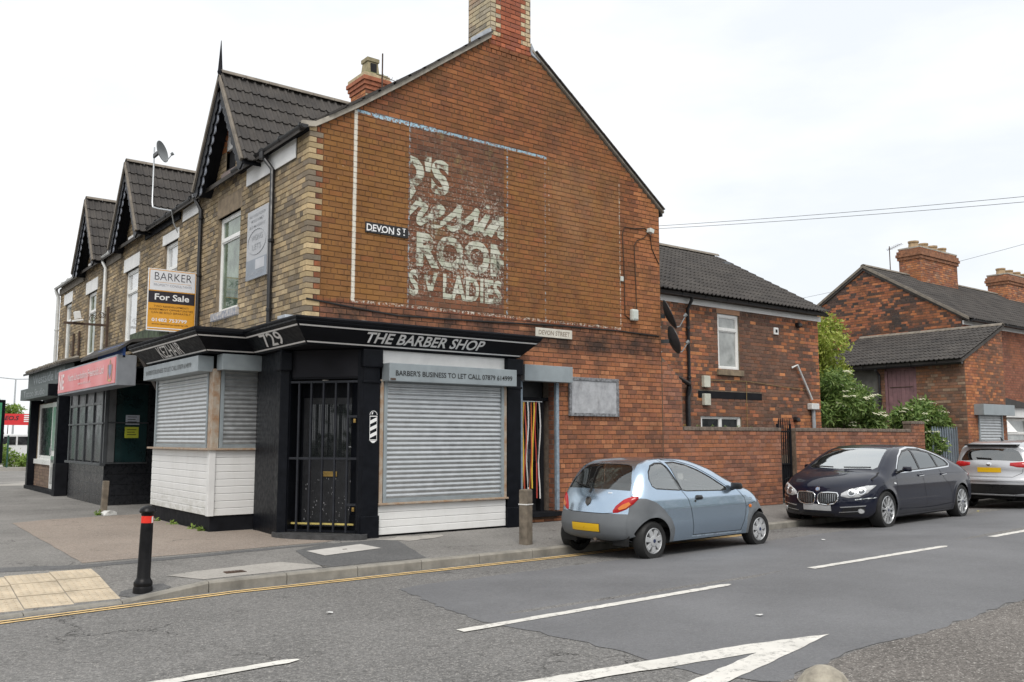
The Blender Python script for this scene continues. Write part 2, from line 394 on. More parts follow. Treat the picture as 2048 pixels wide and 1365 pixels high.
sheet('forecourt', [(-3.08, -.63), (-2.01, -.55), (.2, -.43), (.75, -.2), (.2, .75), (-.02, 1.9), (-.69, 1.92), (-.69, 5.3), (-.3, 6.2), (-2.3, 5.91), (-2.94, 5.55)], .004, M_FORE, pavement, .3, .012)
sheet('pale_slab', [(-2.45, -1.87), (-1.03, -1.72), (-.62, -2.32), (-2.2, -2.38)], .004, M_SLAB, pavement, .3, .01)
sheet('fresh_patch', [(-.75, -2.36), (.72, -2.36), (1.25, -.62), (.1, -.62), (-.5, -.98)], .004, M_PAVEDK, pavement, .3, .012)
sheet('pale_patch', [(.9, -.60), (1.3, -.95), (1.9, -.82), (2.1, -.62), (1.5, -.5)], .006, M_SLAB, pavement, .12, .05)
sheet('old_trench', [(-9, .6), (-4.2, -.4), (-3.15, -.75), (-2.0, -.68), (.2, -.5), (.2, -.62), (-2, -.86), (-3.2, -1.0), (-4.4, -.75), (-9, .1)], .003, M_PAVEDK, pavement, .2, .02)
sheet('side_road', [(-8, 20.2), (-1.6, 19.4), (10, 19.4), (40, 19.4), (40, 22.4), (-8, 22.4)], .005, M_SLAB, pavement, .5, .05)
# tactile crossing slabs with blisters
M_TACT = pm('buff tactile concrete', (.50, .42, .31), .9, var=.18, vs=5, bump=.3, bs=60, dirt=.3)
tm = MB(); tm.box(-.221, .221, -.221, .221, -.05, 0)
for i in range(6):
    for j in range(6): tm.lathe([(.018, .0), (.014, .006), (.004, .0075)], ((i - 2.5) * .068, (j - 2.5) * .068, 0), 6)
tslab = tm.build('tactile_slab', M_TACT, pavement); tmesh = tslab.data; bpy.data.objects.remove(tslab)
pl = []
for i in range(6):
    for j in range(3):
        cx, cy = -3.31 - i * .452, -2.26 + j * .452 - .05 * i; e = .2
        nx, ny = -(gz(cx + e, cy) - gz(cx - e, cy)) / (2 * e), -(gz(cx, cy + e) - gz(cx, cy - e)) / (2 * e)
        rot = Vector((0, 0, 1)).rotation_difference(Vector((nx, ny, 1)).normalized()).to_matrix().to_4x4()
        pl.append(Matrix.Translation((cx, cy, gz(cx, cy) + .008)) @ rot)
copies(tmesh, 'tactile_slab', pavement, pl)
# road paint
def paint_mat(name, col, wear):
    s = NT(name); w = s.math('MULTIPLY', s.step(s.noise(14, 9, .78), .52, .66), wear)
    c = s.mix(s.step(s.noise(3, 5), .3, .7), sc3(col, .8), col)
    s.bsdf(s.mix(w, c, (.12, .115, .11)), .75, 0, .4, s.bump(s.noise(70, 3), .4, .004)); return s.m
M_WHITE = paint_mat('white road paint', (.72, .70, .65), .75); M_YEL = paint_mat('yellow road paint', (.80, .56, .25), .7)
def mark(pts, mat, name='road_marking'): return sheet(name, pts, .008, mat, road, .09, .008)
def dash(a, b, w):
    d = Vector((b[0] - a[0], b[1] - a[1])).normalized(); n = Vector((-d.y, d.x)) * w / 2; a, b = Vector(a), Vector(b)
    q = [a + n, a - n] + [b - n - d * .1, b - n * .3, b + n * .3, b + n - d * .1]
    mark([tuple(p) for p in q], M_WHITE)
dash((-7.2, -6.6), (-2.91, -6.48), .11); dash((-1.5, -6.41), (2.04, -6.27), .105); dash((3.72, -6.12), (7.17, -6.02), .11); dash((8.89, -5.87), (12.6, -5.66), .12); dash((14.4, -5.5), (18, -5.3), .12)
mark([(-4.6, -7.45), (-2.0, -7.88), (-.03, -8.11), (.74, -8.28), (.13, -8.43), (-.97, -8.67), (-3.2, -9.2), (-3.4, -9.02), (-1.18, -8.52), (-.22, -8.31), (-1.73, -8.09), (-4.7, -7.63)], M_WHITE)
mark([(.5, -9.92), (2.4, -9.4), (2.44, -9.52), (.55, -10.03)], M_YEL)
for d in (.155, .285):
    xs = [-9 + .5 * i for i in range(34)]
    mark([(q, yk(q) - d) for q in xs] + [(q, yk(q) - d - .062) for q in xs[::-1]], M_YEL)
# covers let into the pavement
M_IRON = pm('rusty cast iron', (.09, .06, .045), .8, .3, var=.4, vs=12, bump=.8, bs=60)
cov = tag(sheet('manhole_cover', [(-.4, -1.11), (.53, -.9), (.6, -1.38), (-.35, -1.58)], .010, pm('pale cover concrete', (.48, .46, .43), .9, var=.1, vs=3, dirt=.25), None), 'pale rectangular inspection cover set in the dark pavement patch', 'manhole cover')
MB().box(.08, .14, -1.25, -1.22, gz(.1, -1.23) + .008, gz(.1, -1.23) + .014).build('key_slot', M_IRON, cov)
sc_ = MB()
for i in range(5): sc_.box(-1.86 + i * .045, -1.825 + i * .045, -2.17, -2.05, gz(-1.75, -2.1) - .01, gz(-1.75, -2.1) + .012)
sc_.box(-1.87, -1.63, -2.18, -2.04, gz(-1.75, -2.1) - .01, gz(-1.75, -2.1) + .006)
tag(sc_.build('stop_tap_cover', M_IRON), 'small rusty iron cover in the pale slab by the kerb', 'cover')
# ================================================================ CORNER BUILDING
def rmask(s, P, x0, x1, z0, z1, e=.012, wob=None):
    x, z = P[0], P[2]
    if wob is not None: x = s.math('ADD', x, wob); z = s.math('ADD', z, wob)
    return s.math('MULTIPLY', s.math('MULTIPLY', s.step(x, x0 - e, x0 + e), s.step(x, x1 - e, x1 + e, 1., 0.)), s.math('MULTIPLY', s.step(z, z0 - e, z0 + e), s.step(z, z1 - e, z1 + e, 1., 0.)))
def gable_paint(joint):
    def f(s, c):
        P = s.xyz(s.pos()); M = lambda a, b: s.math('MULTIPLY', a, b)
        big = s.noise(.8, 5, .6); mid = s.noise(5, 8, .72); fine = s.noise(22, 7, .75)
        wob = s.math('MULTIPLY', s.math('SUBTRACT', s.noise(11, 4), .5), .05)
        brown = s.mix(s.step(s.noise(1.7, 6, .65), .35, .65), (.225, .105, .030), (.305, .150, .048))
        panel = rmask(s, P, 1.79, 3.77, 3.77, 6.87, .01)
        if joint: c = s.mix(M(panel, s.step(mid, .35, .7, .05, .55)), c, (.36, .30, .24))
        else: c = s.mix(M(panel, s.step(s.noise(3.3, 8, .7), .3, .62, .35, .95)), c, s.mix(s.cell(), (.10, .055, .035), (.19, .092, .052))) 
        area = rmask(s, P, .22, 6.7, 3.77, 6.87, .02, wob)
        solid = rmask(s, P, .2, 1.79, 3.77, 6.5, .05, wob)
        wear = s.step(mid, .36, .6)
        cov = M(area, s.step(s.noise(3.4, 9, .75), .30, .58, .25, .90)); cov = s.math('MAXIMUM', cov, M(solid, s.step(s.noise(2.6, 9, .75), .25, .42, .5, .95)))
        up = M(rmask(s, P, .1, 7.7, 6.86, 9.2, .02), s.step(s.noise(1.3, 6, .7), .32, .68, .1, .75))
        rt = M(rmask(s, P, 6.7, 7.9, 3.6, 6.87, .02), s.step(s.noise(1.3, 6, .7), .3, .7, .1, .6))
        cov = s.math('MAXIMUM', s.math('MAXIMUM', cov, up), rt)
        cov = M(cov, s.math('SUBTRACT', 1., panel))
        if joint: cov = M(cov, s.step(s.noise(2.2, 6, .7), .38, .66, .25, .8))
        cl_ = s.cell(); brown = s.mix(s.step(cl_, 0., 1., 0., .5), brown, (.20, .095, .045)); cov = M(cov, s.step(cl_, .02, .12, .5, 1.))
        c = s.mix(cov, c, brown)
        c = s.mix(M(s.step(s.noise(1.5, 8, .72, s.vscale(s.pos(), (1, 1, .55))), .52, .72), .5), c, (.09, .05, .032))
        # chalky bloom in the middle of the wall
        c = s.mix(M(rmask(s, P, 4.5, 6.3, 5.1, 6.7, .5), s.step(big, .4, .62, 0., .3)), c, (.48, .30, .19))
        # remains of the lettering ground: pale flakes in the bare panel
        fl = M(panel, M(s.step(P[2], 3.9, 4.15), s.step(P[2], 5.2, 6.4, 1., .12)))
        c = s.mix(M(fl, s.step(s.math('ADD', fine, M(s.noise(1.9, 3), .35)), .715, .77, 0., .8)), c, (.56, .55, .48))
        c = s.mix(M(M(panel, s.step(P[2], 4.0, 5.9)), s.step(s.noise(2.4, 6, .7, s.vscale(s.pos(), (1, 1, .7))), .56, .66, 0., .5)), c, (.30, .25, .12))
        def line(x0, x1, z0, z1, col, keep, c, e=.008):
            m = M(rmask(s, P, x0, x1, z0, z1, e, M(wob, .35)), s.step(fine, keep, keep + .1)); return s.mix(m, c, col)
        white, blue = (.68, .65, .57), (.33, .50, .60)
        c = line(.755, .815, 3.77, 6.88, white, .28, c); c = line(.75, 6.7, 3.75, 3.795, white, .50, c)
        c = line(.80, 4.78, 6.85, 6.90, blue, .42, c); c = line(1.1, 2.3, 6.83, 6.91, (.38, .58, .70), .46, c); c = line(1.782, 1.80, 3.78, 6.84, blue, .48, c)
        c = line(3.83, 3.86, 3.8, 6.85, blue, .50, c); c = line(4.725, 4.745, 3.8, 6.85, blue, .52, c); c = line(4.82, 4.84, 4.4, 6.8, white, .55, c)
        c = line(6.665, 6.685, 3.76, 6.72, white, .48, c)
        sp = M(rmask(s, P, .2, .72, 5.2, 6.7, .1), s.step(s.noise(7, 8, .75), .62, .68)); c = s.mix(M(sp, .8), c, (.55, .48, .42))
        # soot line over the shop roof
        c = s.mix(M(rmask(s, P, -.1, 7.9, 3.25, 3.74, .06, wob), s.step(s.noise(1.6, 7, .7), .38, .62, .1, .85)), c, (.03, .026, .024))
        return c
    return f
M_GB = brick_material('gable brick', .35, gable_paint(False), .6, zones=.4)
M_GM = mortar_material('gable mortar', (.15, .10, .07), gable_paint(True), .35)
M_FB = brick_material('buff brick', .35, None, .45, zones=0)
M_FM = mortar_material('buff mortar', (.20, .165, .115), None, .45)
M_RB = brick_material('red brick', .3, None, .35)
M_RM = mortar_material('grey mortar', (.20, .16, .13), None, .4)
M_BLACK = pm('black gloss paint', (.007, .008, .011), .42, var=.25, vs=7, bump=.12, bs=30, spec=.12)
M_BLACKM = pm('dull black paint', (.012, .0125, .015), .65, var=.3, vs=5, bump=.2, bs=40, spec=.1)
M_PLASTB = pm('black plastic gutter', (.014, .014, .016), .38, var=.2)
M_UPVC = pm('white upvc', (.76, .76, .74), .35, var=.05, vs=3, dirt=.12)
M_WPAINT = pm('white painted board', (.74, .74, .73), .5, var=.06, vs=3, dirt=.22, bump=.1, bs=40)
M_STEEL = pm('grey powder coated steel', (.30, .34, .36), .42, .25, var=.1, vs=4, dirt=.18)
M_GALV = pm('galvanised slats', (.50, .52, .53), .38, .75, var=.12, vs=6, dirt=.12)
M_RUSTF = pm('rust stained cream paint', (.55, .50, .42), .7, var=.25, vs=9, col2=(.30, .17, .09), bump=.3)
M_CEM = pm('cement fillet', (.36, .33, .28), .95, var=.3, vs=7, bump=.8, bs=35, dirt=.4)
M_LEAD = pm('lead flashing', (.42, .45, .49), .6, .2, var=.25, vs=8)
M_TILE = pm('dark concrete tile', (.048, .043, .041), .85, var=.35, vs=2.2, bump=.6, bs=60, col2=(.082, .074, .067), dirt=.35)
M_RIDGE = pm('weathered ridge tile', (.20, .175, .145), .9, var=.3, vs=6, bump=.6)
M_WHITEL = pm('white lettering', (.80, .80, .80), .5, var=.04)
M_DARKROOM = pm('dark interior', (.012, .012, .014), .9, var=.2)
def glass_mat(name, col, rough=.03, var=.3, vs=2.5, col2=None):
    return pm(name, col, rough, 0, var=var, vs=vs, spec=.9, rvar=.01, col2=col2)
M_GLDARK = glass_mat('dark window glass', (.02, .024, .024))
M_GLNET = glass_mat('window glass with net curtain', (.30, .32, .31), col2=(.42, .44, .43))
M_GLBLIND = glass_mat('window glass with white blind', (.62, .64, .65), var=.05)
M_GLGREEN = glass_mat('curtained glass with painted tree reflections', (.05, .09, .06), vs=4, col2=(.20, .27, .20))  # mirrored trees and curtain painted into the mottled green glass colour
Xu, Yu, Zu = Vector((1, 0, 0)), Vector((0, 1, 0)), Vector((0, 0, 1))
shop = empty('corner_shop', (1, 1, .12), label='red brick gable end corner building with black barber shop front', cat='building')
GT = [(0, 6.41), (.10, 6.47), (.3, 6.62), (.8, 6.94), (1.59, 7.50), (3.92, 9.20), (7.83, 6.36)]
def gtop(x):
    for (a, za), (b, zb) in zip(GT, GT[1:]):
        if a <= x <= b: return za + (zb - za) * (x - a) / (b - a)
    return 0
def gspan(z):
    k = int(math.floor(z / COURSE)); x0 = (PITCH if k % 2 else PITCH / 2) if 3.3 < z < 6.42 else 0
    if z > 6.36:
        xs = [i * .01 for i in range(784) if gtop(i * .01) > z + .02]
        if not xs: return []
        sp = [(max(x0, xs[0]), xs[-1])]
    else: sp = [(x0, 7.82)]
    if z < 3.3: sp = cut(sp, (-1, 3.84))
    if .2 < z < 2.66: sp = cut(sp, (4.14, 4.94))
    return sp
DH = rect(4.14, 4.94, .28, 2.66)
gw = holes_mesh('gable_wall', [(0, 3.25)] + GT[:] + [(7.83, 0), (3.84, 0), (3.84, 3.25)], [DH], (0, 0, 0), Xu, Zu, M_GM, shop)
def gcol(x, z, w, r):
    if z < 3.75: c = pick(r, [(.36, .14, .06), (.30, .11, .05), (.40, .17, .075), (.24, .09, .05), (.17, .075, .05), (.33, .12, .05)])
    else: c = tuple(q * .82 for q in pick(r, REDS))
    if x > 7.2 and z > 3.7: c = pick(r, ORNG[:3])
    return c
brickwork(gw, (0, 0, 0), Xu, -Yu, gspan, .12, 9.15, gcol, M_GB, 300, lambda x, z: z > 3.4, seed=5)
# quoins at the street corner
qm = {}
for w, d in ((PITCH, PITCH / 2), (PITCH / 2, PITCH)):
    q = MB().box(-.011, w - .005, -.011, d - .005, -COURSE / 2 + .005, COURSE / 2 - .005).build('quoin_brick', M_FB, None, bevel=.005); qm[w > .2] = q.data; bpy.data.objects.remove(q)
rq = random.Random(4)
for k in range(38, 73):
    ob = bpy.data.objects.new('quoin_brick', qm[bool(k % 2)]); COL.objects.link(ob); ob.location = (0, 0, (k + .5) * COURSE)
    ob.color = (*pick(rq, [(.50, .37, .19), (.15, .13, .11), (.44, .33, .17), (.12, .105, .095), (.34, .26, .15), (.55, .42, .23)]), 1); adopt(ob, gw)
# ghost lettering on the bare panel
def ghost(name, body, x, z, w, h, bold, shear=0., lo=1.80, hi=3.76, thr=.5):
    o = text(name, body, M_GHOST, gw, (x, -.0165, z), Xu, Zu, w, h, bold, shear, off=0)
    bm = bmesh.new(); bm.from_mesh(o.data)
    for px_, nx in ((lo, -1), (hi, 1)): bmesh.ops.bisect_plane(bm, geom=bm.verts[:] + bm.edges[:] + bm.faces[:], plane_co=(px_, 0, 0), plane_no=(nx, 0, 0), clear_outer=True)
    bm.to_mesh(o.data); bm.free(); return o
s = NT('flaking sign paint')
P = s.xyz(s.pos()); fr = s.math('FRACT', s.math('DIVIDE', P[2], COURSE))
jm = s.math('MULTIPLY', s.step(fr, .05, .11), s.step(fr, .89, .95, 1., 0.))
al = s.math('MULTIPLY', s.math('MAXIMUM', jm, .35), s.step(s.math('ADD', s.math('ADD', s.math('MULTIPLY', s.noise(8, 9, .75), .7), s.math('MULTIPLY', s.cell(), .16)), s.math('MULTIPLY', s.noise(2, 3), .3)), .47, .58))
s.bsdf(s.mix(s.step(s.noise(6, 6, .7), .35, .65), (.42, .45, .34), (.68, .67, .58)), .8, 0, .3, None, 0, s.math('MULTIPLY', al, .92)); M_GHOST = s.m
ghost('ghost_lettering', 'D', 1.52, 5.78, .56, .56, .05); ghost('ghost_lettering', "'S", 2.08, 5.74, .50, .64, .045)
GL = {'d': ([(.60, .78), (.42, .97), (.2, .85), (.07, .45), (.15, .08), (.35, .05), (.58, .4), (.75, 1.1), (.82, 1.55), (.72, 1.1), (.64, .35), (.72, .04), (.95, .3)], .90), 'r': ([(0, .3), (.22, .85), (.26, 1.12), (.33, .88), (.55, .9), (.6, .78), (.5, .35), (.58, .04), (.8, .3)], .78), 'e': ([(0, .3), (.32, .5), (.5, .78), (.38, .98), (.2, .8), (.14, .38), (.3, .04), (.55, .1), (.74, .3)], .72),
      's': ([(0, .3), (.3, .8), (.42, 1.12), (.46, .75), (.58, .35), (.42, .02), (.16, .12), (.42, .06), (.74, .3)], .72), 'i': ([(0, .3), (.2, .95), (.14, .35), (.24, .04), (.46, .3)], .44), 'n': ([(0, .3), (.22, .95), (.12, .05), (.3, .7), (.5, .97), (.56, .75), (.47, .22), (.6, .04), (.8, .3)], .78)}
def script_word(word, x, z, xh, wide):
    for ch in word:
        pts, adv = GL[ch]; q = crom([(p[0] * wide, p[1]) for p in pts], .05) * xh; q = np.stack([q[:, 0] + .38 * q[:, 1], q[:, 1]], 1); d = np.gradient(q, axis=0); n = np.stack([-d[:, 1], d[:, 0]], 1); n /= np.linalg.norm(n, axis=1)[:, None] + 1e-9
        w_ = xh * (.075 + .055 * np.abs(n @ np.array([.85, -.5])))[:, None]; A, B = q + n * w_, q - n * w_; m = MB(); k = len(q)
        m.add([(x + p[0], -.0165 - .0002 * (i % 2), z + p[1]) for A_ in (A, B) for i, p in enumerate(A_)], [(i, i + 1, k + i + 1, k + i) for i in range(k - 1)]); o = m.build('ghost_letter', M_GHOST, gw, recalc=False)
        if ch == 'i': MB().add([(x + .62 * xh + .11 * xh * math.cos(t), -.0166, z + 1.38 * xh + .11 * xh * math.sin(t)) for t in [.63 * j for j in range(10)]], [tuple(range(10))]).build('letter_dot', M_GHOST, gw, recalc=False)
        bm = bmesh.new(); bm.from_mesh(o.data)
        for px_, nx in ((1.80, -1), (3.76, 1)): bmesh.ops.bisect_plane(bm, geom=bm.verts[:] + bm.edges[:] + bm.faces[:], plane_co=(px_, 0, 0), plane_no=(nx, 0, 0), clear_outer=True)
        bm.to_mesh(o.data); bm.free(); x += adv * wide * xh
script_word('dressin', 1.24, 5.18, .38, 1.32)
ghost('ghost_lettering', 'ROOM', 1.94, 4.46, 2.02, .60, .045); ghost('ghost_lettering', 'S V LADIES', 1.80, 3.96, 1.92, .44, .035)
# other walls (plain sheets round the back)
fw_out = [(0, 3.2), (5.1, 3.2), (5.1, 6.45), (4.37, 6.45), (3.17, 8.12), (1.97, 6.45), (0, 6.45)]
WIN1 = (2.85, 4.0, 3.93, 5.75)
fw = holes_mesh('front_wall', fw_out, [rect(*WIN1), rect(3.22, 3.68, 6.56, 7.4)], (0, 0, 0), Yu, Zu, M_FM, shop)
box('party_wall', M_RM, shop, .02, 7.8, 5.08, 5.1, .1, 6.4, bevel=0)
box('rear_wall', M_RM, shop, 7.78, 7.82, .02, 5.08, .1, 6.4, bevel=0)
def fspan1(z):
    k = int(math.floor(z / COURSE)); a = (PITCH / 2 if k % 2 else PITCH) if z < 6.42 else 0
    if z < 6.45: sp = [(a, 5.09)]
    else:
        h = 1.2 * (8.1 - z) / 1.65; sp = [(3.17 - h, 3.17 + h)]
    if WIN1[2] - .01 < z < WIN1[3] + .36: sp = cut(sp, WIN1[:2])
    if 6.5 < z < 7.55: sp = cut(sp, (3.2 - .1 * (z > 6.98), 3.70 + .1 * (z > 6.98)))
    if 6.06 < z < 6.4: sp = cut(sp, (.45, 2.55))
    return sp
def fcol(y, z, w, r):
    c = pick(r, BUFF, .2); k = .72 + .28 * math.sin(y * 2.1 + z * 1.3) ** 2
    return tuple(x * k for x in c)
brickwork(fw, (0, 0, 0), Yu, -Xu, fspan1, 3.25, 8.1, fcol, M_FB, 300, lambda y, z: z > 3.5, seed=8)
# stone lintel, window, sill
M_STONE = pm('weathered stone', (.22, .17, .115), .9, var=.35, vs=6, bump=.5, dirt=.4)
box('lintel', M_STONE, shop, -.012, .1, WIN1[0] - .06, WIN1[1] + .06, WIN1[3], WIN1[3] + .36)
def window(parent, frame, y0, y1, z0, z1, mat, split=.26, inset=.07, th=.06, fm=None, sill=True, sillmat=None, n=-1, mull=None):
    """frame = (origin, along, outward)"""
    o, u, w = Vector(frame[0]), Vector(frame[1]), Vector(frame[2]); T = Matrix((( u.x, w.x, 0, o.x), (u.y, w.y, 0, o.y), (0, 0, 1, o.z), (0, 0, 0, 1)))
    win = MB(T).box(y0, y1, -inset - .05, -inset - .045, z0, z1).build('window', M_DARKROOM, parent)
    f = MB(T); a, b = -inset - .03, -inset + .03
    f.box(y0, y0 + th, a, b, z0, z1); f.box(y1 - th, y1, a, b, z0, z1); f.box(y0 + th, y1 - th, a, b, z0, z0 + th); f.box(y0 + th, y1 - th, a, b, z1 - th, z1)
    panes = []
    zs = [z0 + th, z1 - th] if split is None else [z0 + th, z1 - (z1 - z0) * split - .03, z1 - (z1 - z0) * split + .03, z1 - th]
    if split is not None: f.box(y0 + th, y1 - th, a, b + .006, zs[1], zs[2])
    ys = [y0 + th, y1 - th] if mull is None else [y0 + th, mull - .035, mull + .035, y1 - th]
    if mull is not None: f.box(mull - .035, mull + .035, a, b - .002, z0 + th, z1 - th)
    f.build('frame', fm or M_UPVC, win, bevel=.006)
    for i in range(0, len(zs), 2):
        for j in range(0, len(ys), 2):
            MB(T).box(ys[j] - .004, ys[j + 1] + .004, -inset - .012, -inset - .004, zs[i] - .004, zs[i + 1] + .004).build('pane', mat, win)
            if i or split is None:
                pass
            q = MB(T); e = .022; y_, Y_, z_, Z_ = ys[j], ys[j + 1], zs[i], zs[i + 1]
            q.box(y_, y_ + e, a, b - .012, z_, Z_); q.box(Y_ - e, Y_, a, b - .012, z_, Z_); q.box(y_ + e, Y_ - e, a, b - .012, z_, z_ + e); q.box(y_ + e, Y_ - e, a, b - .012, Z_ - e, Z_)
            q.build('bead', fm or M_UPVC, win)
    rv = MB(T); rv.box(y0 - .01, y0, -.2, -.001, z0, z1); rv.box(y1, y1 + .01, -.2, -.001, z0, z1); rv.box(y0, y1, -.2, -.001, z1, z1 + .01); rv.build('reveal', M_STONE, win)
    if sill: MB(T).box(y0 - .08, y1 + .08, -.1, .07, z0 - .14, z0).build('sill', sillmat or M_STONE, win, bevel=.01)
    return win
FR0 = ((0, 0, 0), Yu, -Xu)
M_SILLB = pm('peeling blue sill paint', (.20, .24, .34), .8, var=.3, vs=14, col2=(.55, .52, .48), bump=.4)
window(shop, FR0, *WIN1, M_GLGREEN, .24, .09, sillmat=M_SILLB)
# attic opening: pointed red brick arch over a dark louvre
aw = box('attic_window', M_DARKROOM, shop, .06, .08, 3.2, 3.7, 6.55, 7.42, bevel=0)
box('infill_panel', M_WPAINT, aw, .0, .05, 3.22, 3.68, 7.0, 7.36)
MB().box(-.02, .04, 3.3, 3.6, 6.58, 6.62).box(.0, .04, 3.22, 3.27, 6.58, 7.0).build('louvre_frame', M_BLACKM, aw)
box('sill', pm('peeling pink sill paint', (.42, .33, .31), .8, var=.3, vs=20, col2=(.16, .13, .12)), aw, -.06, .08, 3.1, 3.8, 6.46, 6.56)
vm = MB().box(-.014, .06, -.05, .05, 0, .21).build('arch_brick', M_RB); vmesh = vm.data; bpy.data.objects.remove(vm)
for sgn in (-1, 1):
    for i in range(7):
        a = R(4 + i * 11.5); cy, cz = 3.45 - sgn * .27, 7.0
        ob = bpy.data.objects.new('arch_brick', vmesh); COL.objects.link(ob); ob.location = (0, cy + sgn * .53 * math.cos(a), cz + .53 * math.sin(a))
        ob.rotation_euler = (sgn * (a - math.pi / 2), 0, 0); ob.color = (*pick(rq, ORNG[:3]), 1); ob.scale = (1, .92, 1); adopt(ob, aw)
# ---------------------------------------------------------------- roofs
def tile_mesh(w=.30, l=.42, h=.032, t=.022, seg=8):
    """double roman tile: x across, y down the slope, z out"""
    vs, fs = [], []
    for y, dz in ((0, 0), (l, .030)):
        for i in range(seg * 2 + 1):
            u_ = i / (seg * 2); r = (u_ * 2) % 1; hh = h * max(0, math.sin(math.pi * min(1, r / .45))) if r < .45 else 0
            vs.append((u_ * w, y, dz + hh))
    n = seg * 2 + 1
    vs += [(vs[n + i][0], l, vs[n + i][2] - t) for i in range(n)]
    for i in range(n - 1): fs += [(i, i + 1, n + i + 1, n + i)[::-1], (n + i, n + i + 1, 2 * n + i + 1, 2 * n + i)[::-1]]
    me = bpy.data.meshes.new('roof_tile'); me.from_pydata(vs, [], fs); me.materials.append(M_TILE); me.polygons.foreach_set('use_smooth', [True] * len(fs)); me.set_sharp_from_angle(angle=R(50)); me.update()
    return me
TILE = tile_mesh()
def slope_tiles(parent, o, across, down, length, gauge, widthfn, single=True, w=.30, rnd=random.Random(2), far=None):
    """rows of tiles from the ridge o down the slope; widthfn(d) -> (a0, a1) covered along 'across' at distance d"""
    o, ac, dn = Vector(o), Vector(across).normalized(), Vector(down).normalized(); nn = ac.cross(dn)
    if nn.z < 0: nn = -nn
    d = 0; row = 0; J = MB(); tv = [tuple(v.co) for v in TILE.vertices]; tf = [tuple(p.vertices) for p in TILE.polygons]
    mir = ac.cross(dn).dot(nn) < 0
    while d < length - .05:
        a0, a1 = widthfn(d + gauge / 2); a = a0
        while a < a1 - .02:
            k = min(1, (a1 - a) / w); j = rnd.uniform(-.004, .004)
            base = o + ac * a + dn * (d + j) + nn * (.03 + rnd.uniform(0, .004)); lf = min(1, (length - d + .06) / .42)
            Mx = Matrix((( ac.x * k, dn.x * lf, nn.x, base.x), (ac.y * k, dn.y * lf, nn.y, base.y), (ac.z * k, dn.z * lf, nn.z, base.z), (0, 0, 0, 1)))
            if single:
                ob = bpy.data.objects.new('roof_tile', TILE); COL.objects.link(ob); ob.parent = parent; adopt(ob, parent); ob.matrix_basis = Mx
            else:
                kk = len(J.v); J.v += [tuple(Mx @ Vector(p)) for p in tv]; J.f += [[i + kk for i in (f[::-1] if mir else f)] for f in tf]
            a += w
        d += gauge; row += 1
    if J.v:
        ob = J.build('roof_tiles', M_TILE, parent, smooth=True, recalc=False); ob['kind'] = 'stuff'
def ridge_tiles(parent, a, b, r=.11, n=6, name='ridge_tile'):
    a, b = Vector(a), Vector(b); d = (b - a).normalized(); s_ = d.cross(Zu).normalized(); L = (b - a).length; k = max(1, round(L / .45))
    for i in range(k):
        m = MB(); vs = []
        for t_ in (i * L / k + .004, (i + 1) * L / k - .004):
            for rr in (r, r - .02):
                vs += [a + d * t_ + s_ * rr * math.cos(math.pi * q / n) + Zu * (rr * math.sin(math.pi * q / n) * .8) for q in range(n + 1)]
        c = n + 1
        fs = [(q, q + 1, 2 * c + q + 1, 2 * c + q) for q in range(n)] + [(c + q, 3 * c + q, 3 * c + q + 1, c + q + 1) for q in range(n)] + [(q, c + q, c + q + 1, q + 1) for q in range(n)] + [(2 * c + q, 2 * c + q + 1, 3 * c + q + 1, 3 * c + q) for q in range(n)]
        m.add(vs, fs); m.build(name, M_RIDGE, parent, smooth=True)
MAIN_SL = (9.20 - 6.46) / 3.92
def main_roof(parent, y0, y1, name='main_roof'):
    m = MB(); t = .07
    m.prism([(-.16, 6.40), (3.92, 9.24), (7.98, 6.32), (7.98, 6.25), (3.92, 9.12), (-.16, 6.32)], (0, y0, 0), Xu, Zu, (0, y1 - y0, 0))
    return m.build(name, M_TILE, parent)
mr = main_roof(shop, .03, 5.1)
# cement verge and stepped tile ends along the gable
vp = [(-.16, 6.40), (.06, 6.43), (.3, 6.58), (.8, 6.91), (1.59, 7.47), (3.44, 8.85)]; vq = [(4.42, 8.86), (6.17, 7.60), (7.95, 6.30)]
vt = [(x_, z_ + .085) for x_, z_ in vp]
m = MB()
for (p0, p1), (q0, q1) in zip(zip(vp, vp[1:]), zip(vt, vt[1:])): m.prism([p0, p1, q1, q0], (0, -.07, 0), Xu, Zu, (0, .10, 0))
m.build('verge', M_CEM, mr, bevel=.0)
m = MB()
for p0, p1 in zip(vq, vq[1:]): m.prism([p0, p1, (p1[0], p1[1] + .045), (p0[0], p0[1] + .045)], (0, -.045, 0), Xu, Zu, (0, .10, 0))
m.build('verge', M_CEM, mr)
for i in range(11):
    x_ = .32 + i * .285; z_ = np.interp(x_, [p[0] for p in vt], [p[1] for p in vt]); ang = math.atan(.72)
    MB(Matrix.Translation((x_, 0, z_)) @ Matrix.Rotation(-ang, 4, 'Y')).box(-.05, .36, -.10, .2, .0, .030).build('verge_tile', M_TILE, mr)
for i in range(12):
    x_ = 4.5 + i * .285; z_ = np.interp(x_, [p[0] for p in vq], [p[1] + .045 for p in vq])
    MB(Matrix.Translation((x_, 0, z_)) @ Matrix.Rotation(math.atan(.735), 4, 'Y')).box(-.03, .36, -.09, .2, .0, .022).build('verge_tile', M_TILE, mr)
